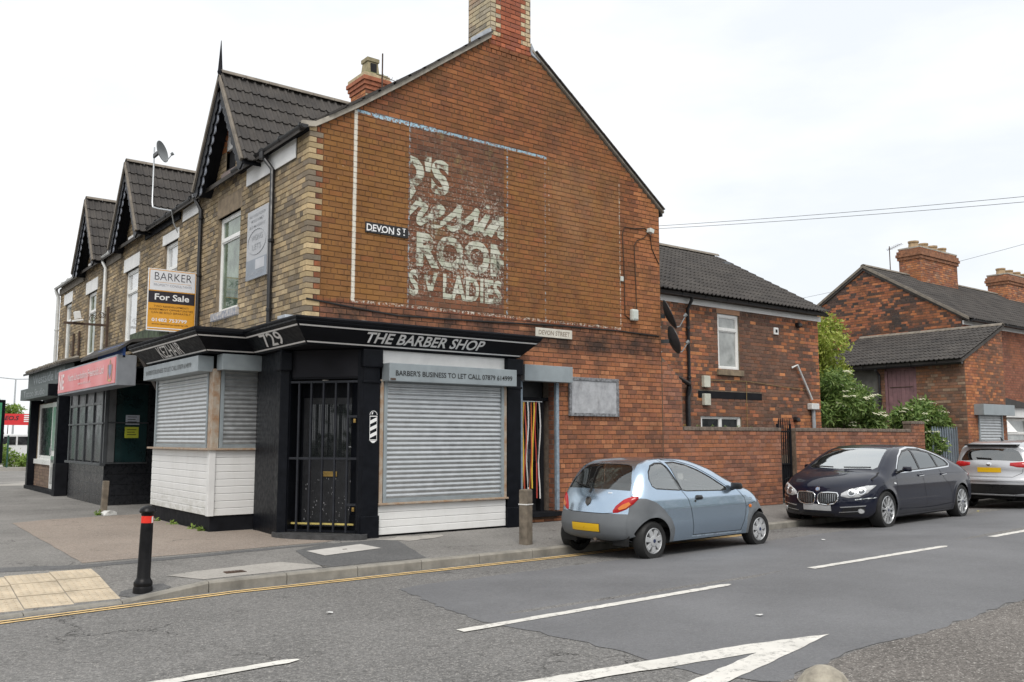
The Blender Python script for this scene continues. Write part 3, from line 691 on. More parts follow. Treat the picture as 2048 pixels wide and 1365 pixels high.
def dormer(parent, yc, wall_top=8.12, half=1.28, apex=8.24, foot=6.33, xf=-.36, single=True, finial=False, white=False, top=.0):
    xb = (apex - 6.46) / MAIN_SL + .25; L = math.hypot(half, apex - foot)
    dr = MB()
    for sg in (-1, 1): dr.prism([(0, 0), (1, 0), (1, 1), (0, 1)], (xf, yc, apex - .03), (xb - xf, 0, 0), (0, sg * half, foot - apex), (0, 0, -.05))
    d = dr.build('dormer_roof', M_BLACKM, parent)
    for sg in (-1, 1):
        def wf(dd): return (0, (apex - (apex - foot) * dd / L - 6.46) / MAIN_SL + .35 - xf)
        slope_tiles(d, (xf, yc, apex), (1, 0, 0), (0, sg * half, foot - apex), L, .345, wf, single and sg < 0)
    ridge_tiles(d, (xf, yc, apex + .02), (xb, yc, apex + .02))
    for sg in (-1, 1):
        sl = Vector((0, sg * half, foot - apex)); n2 = Vector((0, -sg * (apex - foot), -half)).normalized()
        MB().prism([(0, -.02), (1.0, -.02), (1.0, .05), (0, .05)], (xf - .035, yc, apex), sl, n2, (.05, 0, 0)).build('verge', M_RIDGE, d)
        poly = [(0, .05), (1.02, .05)]; N = 11
        lo = [(1.02 - 1.0 * i / (N * 6), .20 + .055 * abs(math.sin(math.pi * i / 6))) for i in range(N * 6 + 1)]
        bb = MB().prism(poly + [(1.02, .2)] + lo + [(0.02, .2)], (xf, yc, apex), sl, n2, (.03, 0, 0)).build('bargeboard', M_BLACK, d)
        lo2 = [(1.0 - .98 * i / (N * 6), .21 + .10 * abs(math.sin(math.pi * i / 6))) for i in range(N * 6 + 1)]
        MB().prism([(0.02, .06), (1.0, .06)] + lo2, (xf + .045, yc, apex), sl, n2, (.02, 0, 0)).build('scalloped_board', pm('peeling blue grey paint', (.24, .27, .33), .7, var=.25, vs=16, col2=(.35, .37, .42), bump=.3), d)
        MB().prism([(0, .05), (1, .05), (1, .07), (0, .07)], (xf + .08, yc, apex), sl, n2, (.40, 0, 0)).build('soffit', M_BLACKM, d)
    if finial: MB().tube([(xf, yc, apex - .25), (xf, yc, apex), (xf, yc, apex + .06), (xf, yc, apex + .08), (xf, yc, apex + .66)], [.035, .04, .055, .045, .006], 8).build('finial', M_BLACKM, d, smooth=True)
    return d
dormer(shop, 3.17, finial=True)
# gutters, downpipes, boards under the eaves
def gutter(parent, a, b, mat, r=.06):
    a, b = Vector(a), Vector(b); d = (b - a).normalized(); s_ = d.cross(Zu); m = MB(); n = 6; vs = []
    for p in (a, b):
        for rr in (r, r - .008): vs += [p + s_ * rr * math.cos(math.pi * q / n) - Zu * rr * math.sin(math.pi * q / n) for q in range(n + 1)]
    c = n + 1
    m.add(vs, [(q, q + 1, 2 * c + q + 1, 2 * c + q) for q in range(n)] + [(c + q, 3 * c + q, 3 * c + q + 1, c + q + 1) for q in range(n)] + [tuple(range(c)), tuple(range(2 * c, 3 * c))] + [(0, c, 3 * c, 2 * c), (n, 2 * c + n, 3 * c + n, c + n)])
    g = m.build('gutter', mat, parent, smooth=True)
    for i in range(max(2, int((b - a).length / .8))):
        p = a + d * (.1 + i * .8)
        if (p - a).length < (b - a).length: MB().tube([p - d * .012, p + d * .012], r + .008, 10).build('bracket', mat, g)
    return g
gutter(shop, (-.13, -.10, 6.42), (-.13, 2.95, 6.42), M_PLASTB)
box('eaves_board', M_WPAINT, shop, -.03, -.012, .46, 2.56, 6.05, 6.37)
box('eaves_board', M_BLACKM, shop, -.06, .0, .0, 2.9, 6.37, 6.42)
def downpipe(parent, pts, mat, r=.04):
    d = tube('downpipe', mat, parent, pts, r, 10)
    zs = [p[2] for p in pts]; p = pts[-1]; z_ = p[2] + .25
    top = pts[-2][2] - .1
    while z_ < top:
        MB().lathe([(r + .004, -.03), (r + .012, -.02), (r + .012, .02), (r + .004, .03)], (p[0], p[1], z_), 10).build('collar', mat, d, smooth=True); z_ += 1.15
    return d
downpipe(shop, [(-.13, 1.52, 6.40), (-.13, 1.52, 6.30), (-.06, 1.30, 6.05), (-.06, 1.28, 3.45)], M_PLASTB)
MB().box(-.19, -.07, 1.45, 1.59, 6.27, 6.40).build('rainwater_head', M_PLASTB, shop, bevel=.012)
downpipe(shop, [(-.13, 4.98, 6.42), (-.13, 4.98, 6.30), (-.06, 4.88, 6.1), (-.06, 4.86, 3.4)], M_PLASTB)
MB().box(-.2, -.06, 4.90, 5.06, 6.36, 6.58).build('rainwater_head', M_PLASTB, shop, bevel=.012)
# big gable chimney with cream quoins, leaning out of the top of the picture
ck = box('chimney_stack', M_RM, shop, 3.46, 4.40, .0, .70, 8.6, 10.9, bevel=0)
def cspan_y(z): return [(0, .94)]
def ccol(x, z, w, r):
    k = int(math.floor(z / COURSE)); q = .235 if k % 2 else .12
    return pick(r, [(.56, .46, .28), (.50, .41, .26), (.38, .33, .24)], .1) if (x < q or x > .94 - q) and 8.95 < z < 10.05 else pick(r, [(.42, .12, .05), (.36, .10, .045), (.24, .08, .05), (.30, .09, .045)])
def spl(z, w):
    k = int(math.floor(z / COURSE)); q = .235 if k % 2 else .12
    return [(0, q), (q, w - q), (w - q, w)]
brickwork(ck, (3.46, 0, 0), Xu, -Yu, lambda z: spl(z, .94) if z < 10.1 else [(-.03, .97)], 8.75, 10.9, ccol, M_RB, 120, header=99, seed=3, proud=.012)
def ccol2(x, z, w, r): return pick(r, [(.52, .44, .28), (.46, .39, .25), (.36, .32, .24), (.22, .21, .18)], .1)
brickwork(ck, (3.46, 0, 0), Yu, -Xu, lambda z: [(0, .70)], 8.6, 10.9, ccol2, M_RB, 60, header=99, seed=4)
MB().prism([(3.05, 8.64), (3.46, 8.94), (3.46, 9.06), (3.36, 9.0), (3.05, 8.76)], (0, -.03, 0), Xu, Zu, (0, .06, 0)).build('flashing', M_LEAD, ck)
MB().prism([(4.40, 9.02), (4.50, 8.86), (4.62, 8.76), (4.62, 8.70), (4.40, 8.80)], (0, -.03, 0), Xu, Zu, (0, .06, 0)).build('flashing', M_LEAD, ck)

# ---------------------------------------------------------------- the barber shop front
PB = [(-.85, 5.1), (-.85, 1.78), (-.08, 1.74), (-.14, -.40), (3.78, -.40), (3.78, .0)]
PT = [(-1.17, 5.36), (-1.17, 1.46), (-.40, 1.44), (-.46, -.71), (4.06, -.71), (4.06, .0)]
ZB, ZT = 2.99, 3.29
fm = MB(); n = len(PB)
fm.add([(p[0], p[1], ZB) for p in PB] + [(p[0], p[1], ZT) for p in PT] + [(p[0], p[1], ZT + .05) for p in PT], [(i, i + 1, n + i + 1, n + i) for i in range(n - 1)] + [(n + i, n + i + 1, 2 * n + i + 1, 2 * n + i) for i in range(n - 1)])
fm.add([(-.85, 5.1, ZB), (-1.17, 5.36, ZT), (-1.17, 5.36, ZT + .05), (0, 5.36, ZT + .2), (0, 5.1, ZB)], [(0, 1, 2, 3, 4)])
fascia = fm.build('fascia', M_BLACK, shop, recalc=False)
rf = MB(); rf.add([(p[0], p[1], ZT + .05) for p in PT] + [(0, 5.36, 3.5), (-.02, -.02, 3.45), (4.06, -.02, 3.42)], [(0, 1, 2, 6), (2, 3, 7, 6), (3, 4, 8, 7)]); rf.build('shop_roof', M_LEAD, shop, recalc=False)
so_ = MB(); so_.add([(p[0], p[1], ZB + .002) for p in PB[:5]] + [(3.78, .0, ZB + .002), (.9, .0, ZB + .002), (.9, 5.1, ZB + .002)], [(0, 1, 2, 7), (2, 3, 6, 7), (3, 4, 5, 6)]); so_.build('soffit', M_BLACKM, shop, recalc=False)
def on_fascia(i, t, h, off=.004):
    a, b = Vector((*PB[i], ZB)), Vector((*PB[i + 1], ZB)); c, d = Vector((*PT[i], ZT)), Vector((*PT[i + 1], ZT))
    p = (a.lerp(b, t)).lerp(c.lerp(d, t), h); nn = (b - a).cross(c - a).normalized()
    return p + nn * off * (1 if nn.z < 0 else -1)
for i in range(5):
    for h0, h1 in ((.10, .165), (.80, .865)):
        q = [on_fascia(i, .005, h0), on_fascia(i, .995, h0), on_fascia(i, .995, h1), on_fascia(i, .005, h1)]
        MB().add(q, [(0, 1, 2, 3)]).build('white_stripe', M_WHITEL, fascia, recalc=False)
def fascia_text(body, i, t0, t1, h0, h1, bold=0., lean=0.):
    o_ = on_fascia(i, t0, h0, .006); u_ = on_fascia(i, t1, h0, .006) - o_; v_ = on_fascia(i, t0, h1, .006) - o_
    return text('lettering', body, M_WHITEL, fascia, o_, u_, (v_ - u_ * (v_.dot(u_) / u_.length_squared)).normalized() + u_.normalized() * lean, u_.length, (h1 - h0) * (Vector((*PT[1], ZT)) - Vector((*PB[1], ZB))).length * .9, bold, depth=0, off=.002)
fascia_text('THE BARBER SHOP', 3, .235, .775, .26, .70, .022); fascia_text('729', 2, .30, .68, .22, .76, .012, .3); fascia_text('KEZHAIR', 0, .34, .70, .20, .78, .008, .5)
# cornice roll and flashing over the fascia
MB().tube([(p[0], p[1], ZT + .05) for p in PT], .03, 6).build('cornice', M_BLACKM, fascia, smooth=True)
rr_ = random.Random(9); fl = MB()
for i in range(46):
    x_ = -.2 + i * .095; fl.box(x_, x_ + .10, -.13 - rr_.uniform(0, .10), .0, 3.36 + rr_.uniform(-.02, .02), 3.42 + rr_.uniform(-.02, .035))
fl.build('flashing', pm('crumbling flashing mortar', (.20, .185, .17), .8, var=.5, vs=9, col2=(.45, .44, .42), bump=.8, bs=30), shop, bevel=.012)
MB().box(-.16, .0, .95, 1.5, 3.40, 3.46).box(-.3, .0, .05, .35, 3.42, 3.47).build('lead_patch', M_LEAD, shop, bevel=.01)
# --- roller shutters
def slat_mesh(w, h, name='slat'):
    N = 5; pts = [(-.004, 0)] + [(-.004 - .012 * math.sin(math.pi * i / N), h * (.08 + .84 * i / N)) for i in range(N + 1)] + [(-.004, h)]
    m = MB(); m.add([(x_, p[0], p[1]) for x_ in (0, w) for p in pts], [(i, len(pts) + i, len(pts) + i + 1, i + 1) for i in range(len(pts) - 1)])
    o_ = m.build(name, M_GALV, None, smooth=True, recalc=False); me = o_.data; bpy.data.objects.remove(o_); return me
def roller(parent, o_, u_, w, z0, z1, pitch=.0722, guides=.06, label=None):
    """shutter curtain on the plane through o_, reading along u_, facing u_ x z"""
    u_ = Vector(u_).normalized(); n_ = u_.cross(Zu); o_ = Vector(o_); ang = math.atan2(u_.y, u_.x)
    T = Matrix.Translation((o_.x, o_.y, 0)) @ Matrix.Rotation(ang, 4, 'Z')
    sh = MB(T).box(0, w, .01, .02, z0, z1).build('roller_shutter', M_STEEL, parent)
    n_s = round((z1 - z0 - .06) / pitch); p = (z1 - z0 - .06) / n_s; me = slat_mesh(w - 2 * guides + .01, p)
    for i in range(n_s):
        ob = bpy.data.objects.new('slat', me); COL.objects.link(ob); ob.matrix_basis = T @ Matrix.Translation((guides - .005, random.uniform(-.002, .002), z0 + .06 + i * p)) ; ob.parent = sh; adopt(ob, sh); ob.matrix_basis = T @ Matrix.Translation((guides - .005, random.uniform(-.0015, .0015), z0 + .06 + i * p))
    for a_ in (0, w - guides): MB(T).box(a_, a_ + guides, -.035, .01, z0, z1).build('guide_rail', M_STEEL, sh, bevel=.004)
    MB(T).box(guides, w - guides, -.022, .008, z0, z0 + .058).build('bottom_bar', M_STEEL, sh, bevel=.004)
    return sh
roller(shop, (1.17, -.35, 0), (1, 0, 0), 2.33, .63, 2.50)
for a_ in (1.10, 3.49): box('shutter_post', M_RUSTF, shop, a_, a_ + .06, -.385, -.30, .62, 2.52)
sb = box('shutter_box', M_STEEL, shop, 1.13, 3.60, -.60, -.36, 2.49, 2.77, bevel=.008)
M_DARKTXT = pm('black vinyl lettering', (.012, .012, .012), .5, var=.1)
text('lettering', "BARBER'S BUSINESS TO LET CALL 07879 614999", M_DARKTXT, sb, (1.24, -.602, 2.575), Xu, Zu, 2.26, .085, .01)
box('maker_plate', M_IRON, sb, 1.15, 1.24, -.606, -.60, 2.505, 2.535, bevel=0)
box('transom_panel', M_WPAINT, shop, 1.11, 3.54, -.34, -.30, 2.775, 2.985)
def cladding(name, T, w, z0, z1, nb, mat=None):
    r_ = MB(T).box(0, w, .02, .03, z0, z1).build(name, M_WPAINT, shop)
    h = (z1 - z0) / nb; bm_ = MB().prism([(0, .002), (-.012, .006), (-.012, h - .012), (-.004, h - .002), (0, h - .002)], (0, 0, 0), Yu, Zu, (w, 0, 0)).build('board', mat or M_WPAINT); me = bm_.data; bpy.data.objects.remove(bm_)
    for i in range(nb):
        ob = bpy.data.objects.new('board', me); COL.objects.link(ob); adopt(ob, r_); ob.parent = r_; ob.matrix_basis = T @ Matrix.Translation((0, .018, z0 + i * h))
    return r_
s = NT('white cladding with algae'); zc = s.xyz(s.pos())[2]; al = s.math('MULTIPLY', s.math('MULTIPLY', s.step(s.xyz(s.pos())[0], -.6, -.5, 1., .1), s.step(zc, .35, .8, .8, 0.)), s.step(s.noise(5, 8, .75, s.vscale(s.pos(), (1, 1, 2.5))), .42, .62))
s.bsdf(s.mix(s.math('MULTIPLY', al, .6), s.mix(s.math('MULTIPLY', s.step(s.noise(2.2, 8, .7, s.vscale(s.pos(), (1, 1, .3))), .5, .72), .25), (.77, .77, .76), (.45, .44, .40)), (.22, .22, .13)), .45, 0, .4); M_CLAD = s.m
cladding('stall_riser', Matrix.Translation((1.10, -.37, 0)), 2.44, .15, .60, 4, M_CLAD)
box('window_ledge', M_RUSTF, shop, 1.08, 3.56, -.43, -.30, .60, .63)
box('plinth', M_BLACKM, shop, 1.10, 3.56, -.33, -.28, .05, .2)
def pilaster(x0, x1, y0, y1, z0=.1):
    p_ = box('pilaster', M_BLACK, shop, x0, x1, y0, y1, z0, 2.98, bevel=.012)
    box('capital', M_BLACK, p_, x0 - .03, x1 + .03, y0 - .035, y1, 2.70, 2.98, bevel=.02)
    box('moulding', M_BLACK, p_, x0 - .015, x1 + .015, y0 - .02, y1, 2.46, 2.50, bevel=.01)
    box('pedestal', M_BLACK, p_, x0 - .012, x1 + .012, y0 - .015, y1, z0, .45, bevel=.012)
    return p_
pr = pilaster(.80, 1.085, -.40, -.02); pilaster(3.56, 3.85, -.40, -.02, .12)
# barber's pole emblem
em = MB()
def bx_(a, b, c, d): em.add([(a, -.4035, c), (b, -.4035, c), (b, -.4035, d), (a, -.4035, d)], [(0, 1, 2, 3)])
cx = .975
for i in range(3): em.add([(cx - .055, -.4035, 1.62 + i * .105), (cx + .055, -.4035, 1.67 + i * .105), (cx + .055, -.4035, 1.725 + i * .105), (cx - .055, -.4035, 1.675 + i * .105)], [(0, 1, 2, 3)])
bx_(cx - .066, cx + .066, 1.945, 1.958); bx_(cx - .066, cx + .066, 1.585, 1.598); bx_(cx - .064, cx - .056, 1.60, 1.945); bx_(cx + .056, cx + .064, 1.60, 1.945)
for i in range(12):
    a0, a1 = math.pi * i / 12, math.pi * (i + 1) / 12
    em.add([(cx + r_ * math.cos(t_), -.4035, 1.97 + r_ * math.sin(t_)) for r_, t_ in ((.058, a0), (.066, a0), (.066, a1), (.058, a1))], [(0, 1, 2, 3)])
em.add([(cx - .06, -.4035, 1.58), (cx + .06, -.4035, 1.58), (cx + .015, -.4035, 1.545), (cx - .015, -.4035, 1.545)], [(0, 1, 2, 3)])
em.add([(cx - .03, -.4035, 1.975), (cx - .012, -.4035, 1.985), (cx - .004, -.4035, 2.02), (cx - .03, -.4035, 2.005)], [(0, 1, 2, 3)])
em.build('pole_emblem', M_WHITEL, pr, recalc=False)
# --- front bay on the main street side
Tf = Matrix.Translation((-.70, 5.2, 0)) @ Matrix.Rotation(-math.pi / 2, 4, 'Z')
cladding('stall_riser', Tf, 3.22, .37, 1.42, 9, M_CLAD); cladding('stall_riser', Matrix.Translation((-.69, 1.94, 0)), .96, .37, 1.42, 9, M_CLAD)
box('corner_post', M_WPAINT, shop, -.725, -.62, 1.915, 2.02, .37, 1.42); box('plinth', M_BLACKM, shop, -.665, .3, 1.97, 5.2, .05, .37)
box('window_ledge', M_RUSTF, shop, -.78, .28, 1.88, 5.28, 1.42, 1.455)
box('bay_core', M_DARKROOM, shop, -.60, .3, 2.05, 5.15, .37, 2.98, bevel=0)
roller(shop, (-.66, 5.14, 0), (0, -1, 0), 2.95, 1.455, 2.72); roller(shop, (-.56, 1.985, 0), (1, 0, 0), .80, 1.455, 2.74)
box('corner_post', M_RUSTF, shop, -.69, -.57, 1.955, 2.15, 1.455, 2.75); box('corner_post', M_RUSTF, shop, .235, .30, 1.95, 2.05, 1.455, 2.98)
sb = box('shutter_box', M_STEEL, shop, -.93, -.67, 2.02, 5.16, 2.70, 2.96, bevel=.008)
text('lettering', "BARBER'S BUSINESS TO LET CALL 07879 614999", pm('faded vinyl lettering', (.12, .13, .13), .6, var=.3, vs=3), sb, (-.932, 4.98, 2.785), -Yu, Zu, 2.62, .085, .008)
box('shutter_box', M_STEEL, shop, -.64, .27, 1.70, 1.97, 2.72, 2.98, bevel=.008)
# --- corner doorway: splayed entrance behind a barred gate
dA, dB = Vector((.01, .62, 0)), Vector((.77, -.34, 0)); dU = (dB - dA).normalized(); dN = Vector((dU.y, -dU.x, 0)); dW = (dB - dA).length
Td = Matrix(((dU.x, -dN.x, 0, dA.x), (dU.y, -dN.y, 0, dA.y), (0, 0, 1, 0), (0, 0, 0, 1)))   # x along the gate, y inwards
gt = MB(Td).box(0, dW, .0, .035, .20, .235).build('barred_gate', M_BLACK, shop)
bar = M_STEELD = pm('dark grey gate paint', (.022, .024, .03), .45, .1, var=.2, spec=.3)
for a_ in (0, dW - .035): MB(Td).box(a_, a_ + .035, 0, .035, .2, 2.50).build('gate_stile', bar, gt, bevel=.003)
for z_ in (.2, 1.29, 2.465): MB(Td).box(.035, dW - .035, .002, .03, z_, z_ + .035).build('gate_rail', bar, gt, bevel=.003)
for i in range(1, 6): MB(Td).box(i * dW * .168 - .014, i * dW * .168 + .014, -.004, .032, .2, 2.49).build('bar', bar, gt, bevel=.003)
for z_ in (.60, 1.93): MB(Td).box(dW * .83, dW - .03, 0, .034, z_, z_ + .035).build('gate_rail', bar, gt)
M_BRASS = pm('brass', (.45, .30, .10), .35, .9, var=.15)
for z_ in (.52, 1.85): MB(Td).box(dW - .09, dW - .05, -.03, .0, z_, z_ + .06).build('padlock', M_BRASS, gt, bevel=.006)
door = MB(Td).box(.12, dW - .14, .34, .40, .25, 2.25).build('shop_door', pm('chipped black door paint', (.014, .015, .018), .45, var=.3, vs=9, bump=.5, bs=25), shop, bevel=.006)
MB(Td).box(.22, dW - .26, .325, .338, 1.30, 2.15).build('door_glass', M_GLDARK, door)
gr = MB(Td)
for i in range(27): gr.box(.22 + i * .027, .223 + i * .027, .318, .322, 1.30, 2.15)
for i in range(31): gr.box(.22, dW - .26, .316, .319, 1.30 + i * .028, 1.303 + i * .028)
gr.build('door_mesh_guard', M_STEELD, door); MB(Td).box(.45, .72, .322, .338, 1.02, 1.10).build('letter_plate', M_BRASS, door, bevel=.006)
MB(Td).box(dW - .23, dW - .19, .31, .338, 1.38, 1.55).build('handle_plate', M_GALV, door, bevel=.006); MB(Td).tube([(dW - .21, .31, 1.48), (dW - .21, .27, 1.48), (dW - .31, .27, 1.485)], .009).build('handle', M_GALV, door)
chips = MB(Td); rc = random.Random(12)
for i in range(70):
    x_, z_ = rc.uniform(.16, dW - .2), rc.uniform(.32, 1.0); w_, h_ = rc.uniform(.003, .012), rc.uniform(.004, .03); chips.add([(x_, .3385, z_), (x_ + w_, .3385, z_ + rc.uniform(-.004, .004)), (x_ + w_ * .7, .3385, z_ + h_), (x_ - w_ * .2, .3385, z_ + h_ * .8)], [(0, 1, 2, 3)])
chips.build('paint_chips', pm('bare primer', (.32, .32, .34), .8, var=.2), door, recalc=False)
MB(Td).box(-.02, dW + .1, .40, .44, .1, 2.98).build('door_surround', M_BLACK, shop); MB(Td).box(-.02, .06, .0, .42, .1, 2.98).box(dW - .04, dW + .05, .0, .42, .1, 2.98).build('door_reveal', M_BLACK, shop)
MB(Td).box(-.02, dW + .04, .05, .40, 2.53, 2.56).build('doorway_ceiling', M_BLACKM, shop); MB(Td).box(.05, dW - .03, .04, .06, 2.56, 2.98).build('overdoor_panel', pm('grey overdoor panel', (.022, .022, .026), .7, spec=.1), shop)
MB(Td).lathe([(.05, 0), (.04, -.03), (.0, -.035)], (.55, .2, 2.525), 12).build('doorway_lamp', M_UPVC, shop, smooth=True)
MB(Td).box(.05, dW - .05, .12, .15, .30, .325).build('threshold_strip', pm('yellow nosing', (.62, .50, .16), .5), shop)
st = MB(); arc = [(dA + dU * (dW / 2) + dU * (.78 * math.cos(t_)) + dN * (.32 * math.sin(t_) + .02)) for t_ in [math.pi * i / 14 for i in range(15)]]
st.add([(p.x, p.y, .19) for p in arc] + [(p.x, p.y, .05) for p in arc] + [tuple((dA - dN * .42) + Vector((0, 0, .19))), tuple((dB - dN * .42) + Vector((0, 0, .19)))], [tuple(range(15)) + (30, 31)] + [(i, 15 + i, 16 + i, i + 1) for i in range(14)])
st.build('doorstep', pm('dark worn doorstep', (.05, .05, .052), .6, var=.4, vs=8, bump=.3), shop)
# pilaster and dark panel left of the doorway
m = MB(); m.prism([(.30, 1.96), (.03, 1.90), (-.05, .74), (.06, .60), (.35, .9)], (0, 0, .08), Xu, Yu, (0, 0, 2.91)); m.build('door_pier', M_BLACK, shop, bevel=.012)
m = MB(); m.prism([(.0, .80), (-.09, .78), (-.11, .60), (.02, .56)], (0, 0, .08), Xu, Yu, (0, 0, 2.91)); pl_ = m.build('pilaster', M_BLACK, shop, bevel=.012)
MB().prism([(.02, .84), (-.12, .82), (-.14, .56), (.04, .52)], (0, 0, 2.66), Xu, Yu, (0, 0, .30)).build('capital', M_BLACK, pl_, bevel=.02)
# --- side door with its shutter box, ribbons inside
box('shutter_box', M_STEEL, shop, 4.06, 5.19, -.24, -.012, 2.63, 2.92, bevel=.008)
M_GUIDE = pm('pale blue grey guide rail', (.24, .30, .36), .5, .1, var=.3, vs=12, dirt=.3)
for a_ in (4.08, 4.93): box('guide_rail', M_GUIDE, shop, a_, a_ + .065, -.075, -.012, .32, 2.64)
box('door_sill', M_BLACKM, shop, 4.02, 5.05, -.10, .3, .22, .30)
dr = box('side_door', pm('black painted side door', (.02, .021, .024), .5, var=.3, vs=8), shop, 4.14, 4.9, .30, .34, .28, 2.65)
box('door_panel', M_BLACKM, dr, 4.24, 4.80, .285, .30, .45, 1.2); box('door_frame', M_BLACKM, dr, 4.14, 4.94, .16, .30, 2.30, 2.36); box('door_jamb', M_BLACKM, dr, 4.74, 4.82, .16, .30, .3, 2.30)
box('letter_plate', pm('dull blue plastic', (.08, .10, .2), .5), dr, 4.42, 4.60, .275, .285, 1.33, 1.42)
box('door_reveal', M_RM, shop, 4.935, 4.96, .0, .32, .28, 2.66, bevel=0); box('door_reveal', M_RM, shop, 4.12, 4.145, .0, .32, .28, 2.66, bevel=0); box('door_head', M_RM, shop, 4.12, 4.96, .0, .32, 2.655, 2.68, bevel=0)
brickwork(shop, (4.94, 0, 0), Yu, -Xu, lambda z: [(.0, .16)], .3, 2.64, lambda a, b, c, r: pick(r, DARKB), M_RB, 0, proud=.01)
rb_col = [(.80, .52, .05), (.7, .68, .64), (.02, .02, .02), (.78, .5, .05), (.55, .10, .05), (.75, .73, .7), (.02, .02, .025), (.62, .16, .05), (.8, .55, .06), (.5, .07, .05), (.02, .02, .02), (.7, .68, .66)]
crt = tag(box('ribbon_rail', M_GALV, None, 4.16, 4.74, .10, .12, 2.27, 2.29), 'striped plastic ribbon curtain hanging in the side doorway', 'door curtain')
for i, c in enumerate(rb_col):
    x_ = 4.175 + i * .046; m = MB(); sw = random.uniform(-.05, .07); zb = random.uniform(.5, .75)
    pts = [(x_ + sw * (k / 8) ** 1.6 + .008 * math.sin(k * 1.3 + i), .11 + .02 * math.sin(k * .9 + i * 2), 2.28 + (zb - 2.28) * k / 8) for k in range(9)]
    w_ = .034; vs = []
    for p in pts: vs += [(p[0] - w_ / 2, p[1], p[2]), (p[0] + w_ / 2, p[1] + .006, p[2])]
    m.add(vs, [(2 * k, 2 * k + 1, 2 * k + 3, 2 * k + 2) for k in range(8)])
    m.build('ribbon', pm('ribbon %d' % i, c, .35, var=.05), crt, recalc=False)
# ================================================================ THE TWO HOUSES FURTHER ALONG THE ROW
def row_house(name, label, y0, y1, dorm, wins, lintels, seed, nsingle):
    h = empty(name, (1, (y0 + y1) / 2, .12), label=label, cat='building')
    out = [(y0, 3.2), (y1, 3.2), (y1, 6.45), (dorm + 1.2, 6.45), (dorm, 8.12), (dorm - 1.2, 6.45), (y0, 6.45)]
    w_ = holes_mesh('front_wall', out, [rect(a, b, c, d) for a, b, c, d, _ in wins], (0, 0, 0), Yu, Zu, M_FM, h)
    def sp(z):
        if z < 6.45: s_ = [(y0 + .005, y1 - .005)]
        else:
            k = 1.2 * (8.1 - z) / 1.65; s_ = [(dorm - k, dorm + k)]
        for a, b, c, d, _ in wins:
            if c - .01 < z < d: s_ = cut(s_, (a, b))
        for a, b, c, d in lintels:
            if c < z < d: s_ = cut(s_, (a, b))
        if 6.55 < z < 7.3: s_ = cut(s_, (dorm + .05, dorm + .5))
        return s_
    brickwork(w_, (0, 0, 0), Yu, -Xu, sp, 3.2, 8.1, fcol, M_FB, nsingle, lambda y, z: z > 3.9, seed=seed)
    for a, b, c, d, gm_ in wins: window(h, FR0, a, b, c, d, gm_, .30, .08, .07)
    for a, b, c, d in lintels: box('lintel', M_WPAINT, h, -.02, .05, a, b, c, d)
    aw_ = box('attic_window', M_DARKROOM, h, .03, .06, dorm + .05, dorm + .5, 6.55, 7.3, bevel=0); box('sill', M_WPAINT, aw_, -.07, .05, dorm - .05, dorm + .62, 6.44, 6.54)
    dormer(h, dorm, single=True)
    r_ = main_roof(h, y0, y1); box('party_wall', M_RM, h, .05, 7.8, y1 - .03, y1, .1, 6.4, bevel=0); box('rear_wall', M_RM, h, 7.78, 7.82, y0, y1, .1, 6.4, bevel=0)
    return h
LT2 = [(6.40, 7.55, 5.84, 6.07), (9.40, 10.80, 5.72, 6.05)]
house2 = row_house('terraced_shop', 'middle buff brick shop house with pink sign and dormer', 5.1, 12.6, 9.71, [(6.47, 7.43, 3.95, 5.84, M_GLBLIND), (9.47, 10.66, 3.93, 5.72, M_GLBLIND)], LT2, 21, 300)
house3 = row_house('terraced_shop', 'furthest buff brick shop house with dark tattoo studio sign', 12.6, 18.6, 13.92, [(13.66, 14.72, 3.91, 5.70, M_GLGREEN), (16.85, 17.75, 3.98, 5.75, M_GLNET)], [(13.55, 14.95, 5.70, 6.05), (16.75, 17.95, 5.75, 6.08)], 22, 120)
M_PLASTW = pm('white plastic gutter', (.62, .63, .62), .45, var=.15, dirt=.35)
gutter(house2, (-.13, 5.2, 6.42), (-.13, 8.5, 6.40), M_PLASTB); gutter(house2, (-.13, 10.95, 6.42), (-.13, 12.7, 6.42), M_PLASTW); gutter(house3, (-.13, 15.15, 6.40), (-.13, 18.75, 6.40), M_PLASTW)
box('eaves_board', M_WPAINT, house2, -.03, -.012, 5.15, 6.15, 6.12, 6.38); box('eaves_board', M_BLACKM, house2, -.05, -.012, 6.3, 8.9, 6.22, 6.37)
box('eaves_board', pm('rotten bare timber', (.16, .14, .115), .9, var=.4, vs=9, bump=.5), house3, -.05, -.012, 15.2, 18.6, 6.15, 6.36); box('eaves_board', MATS['rotten bare timber'], house2, -.05, -.012, 11.0, 12.6, 6.15, 6.36)
downpipe(house2, [(-.13, 12.6, 6.40), (-.13, 12.6, 6.30), (-.08, 12.45, 6.1), (-.08, 12.45, 3.5)], M_PLASTW); downpipe(house3, [(-.13, 18.66, 6.4), (-.13, 18.66, 6.3), (-.06, 18.66, 6.1), (-.06, 18.66, .2)], M_PLASTW, .055)
for yy in (15.35, 16.1): tube('old_pipe', M_IRON, house3, [(-.05, yy, 4.7), (-.05, yy, 3.75)], .03)
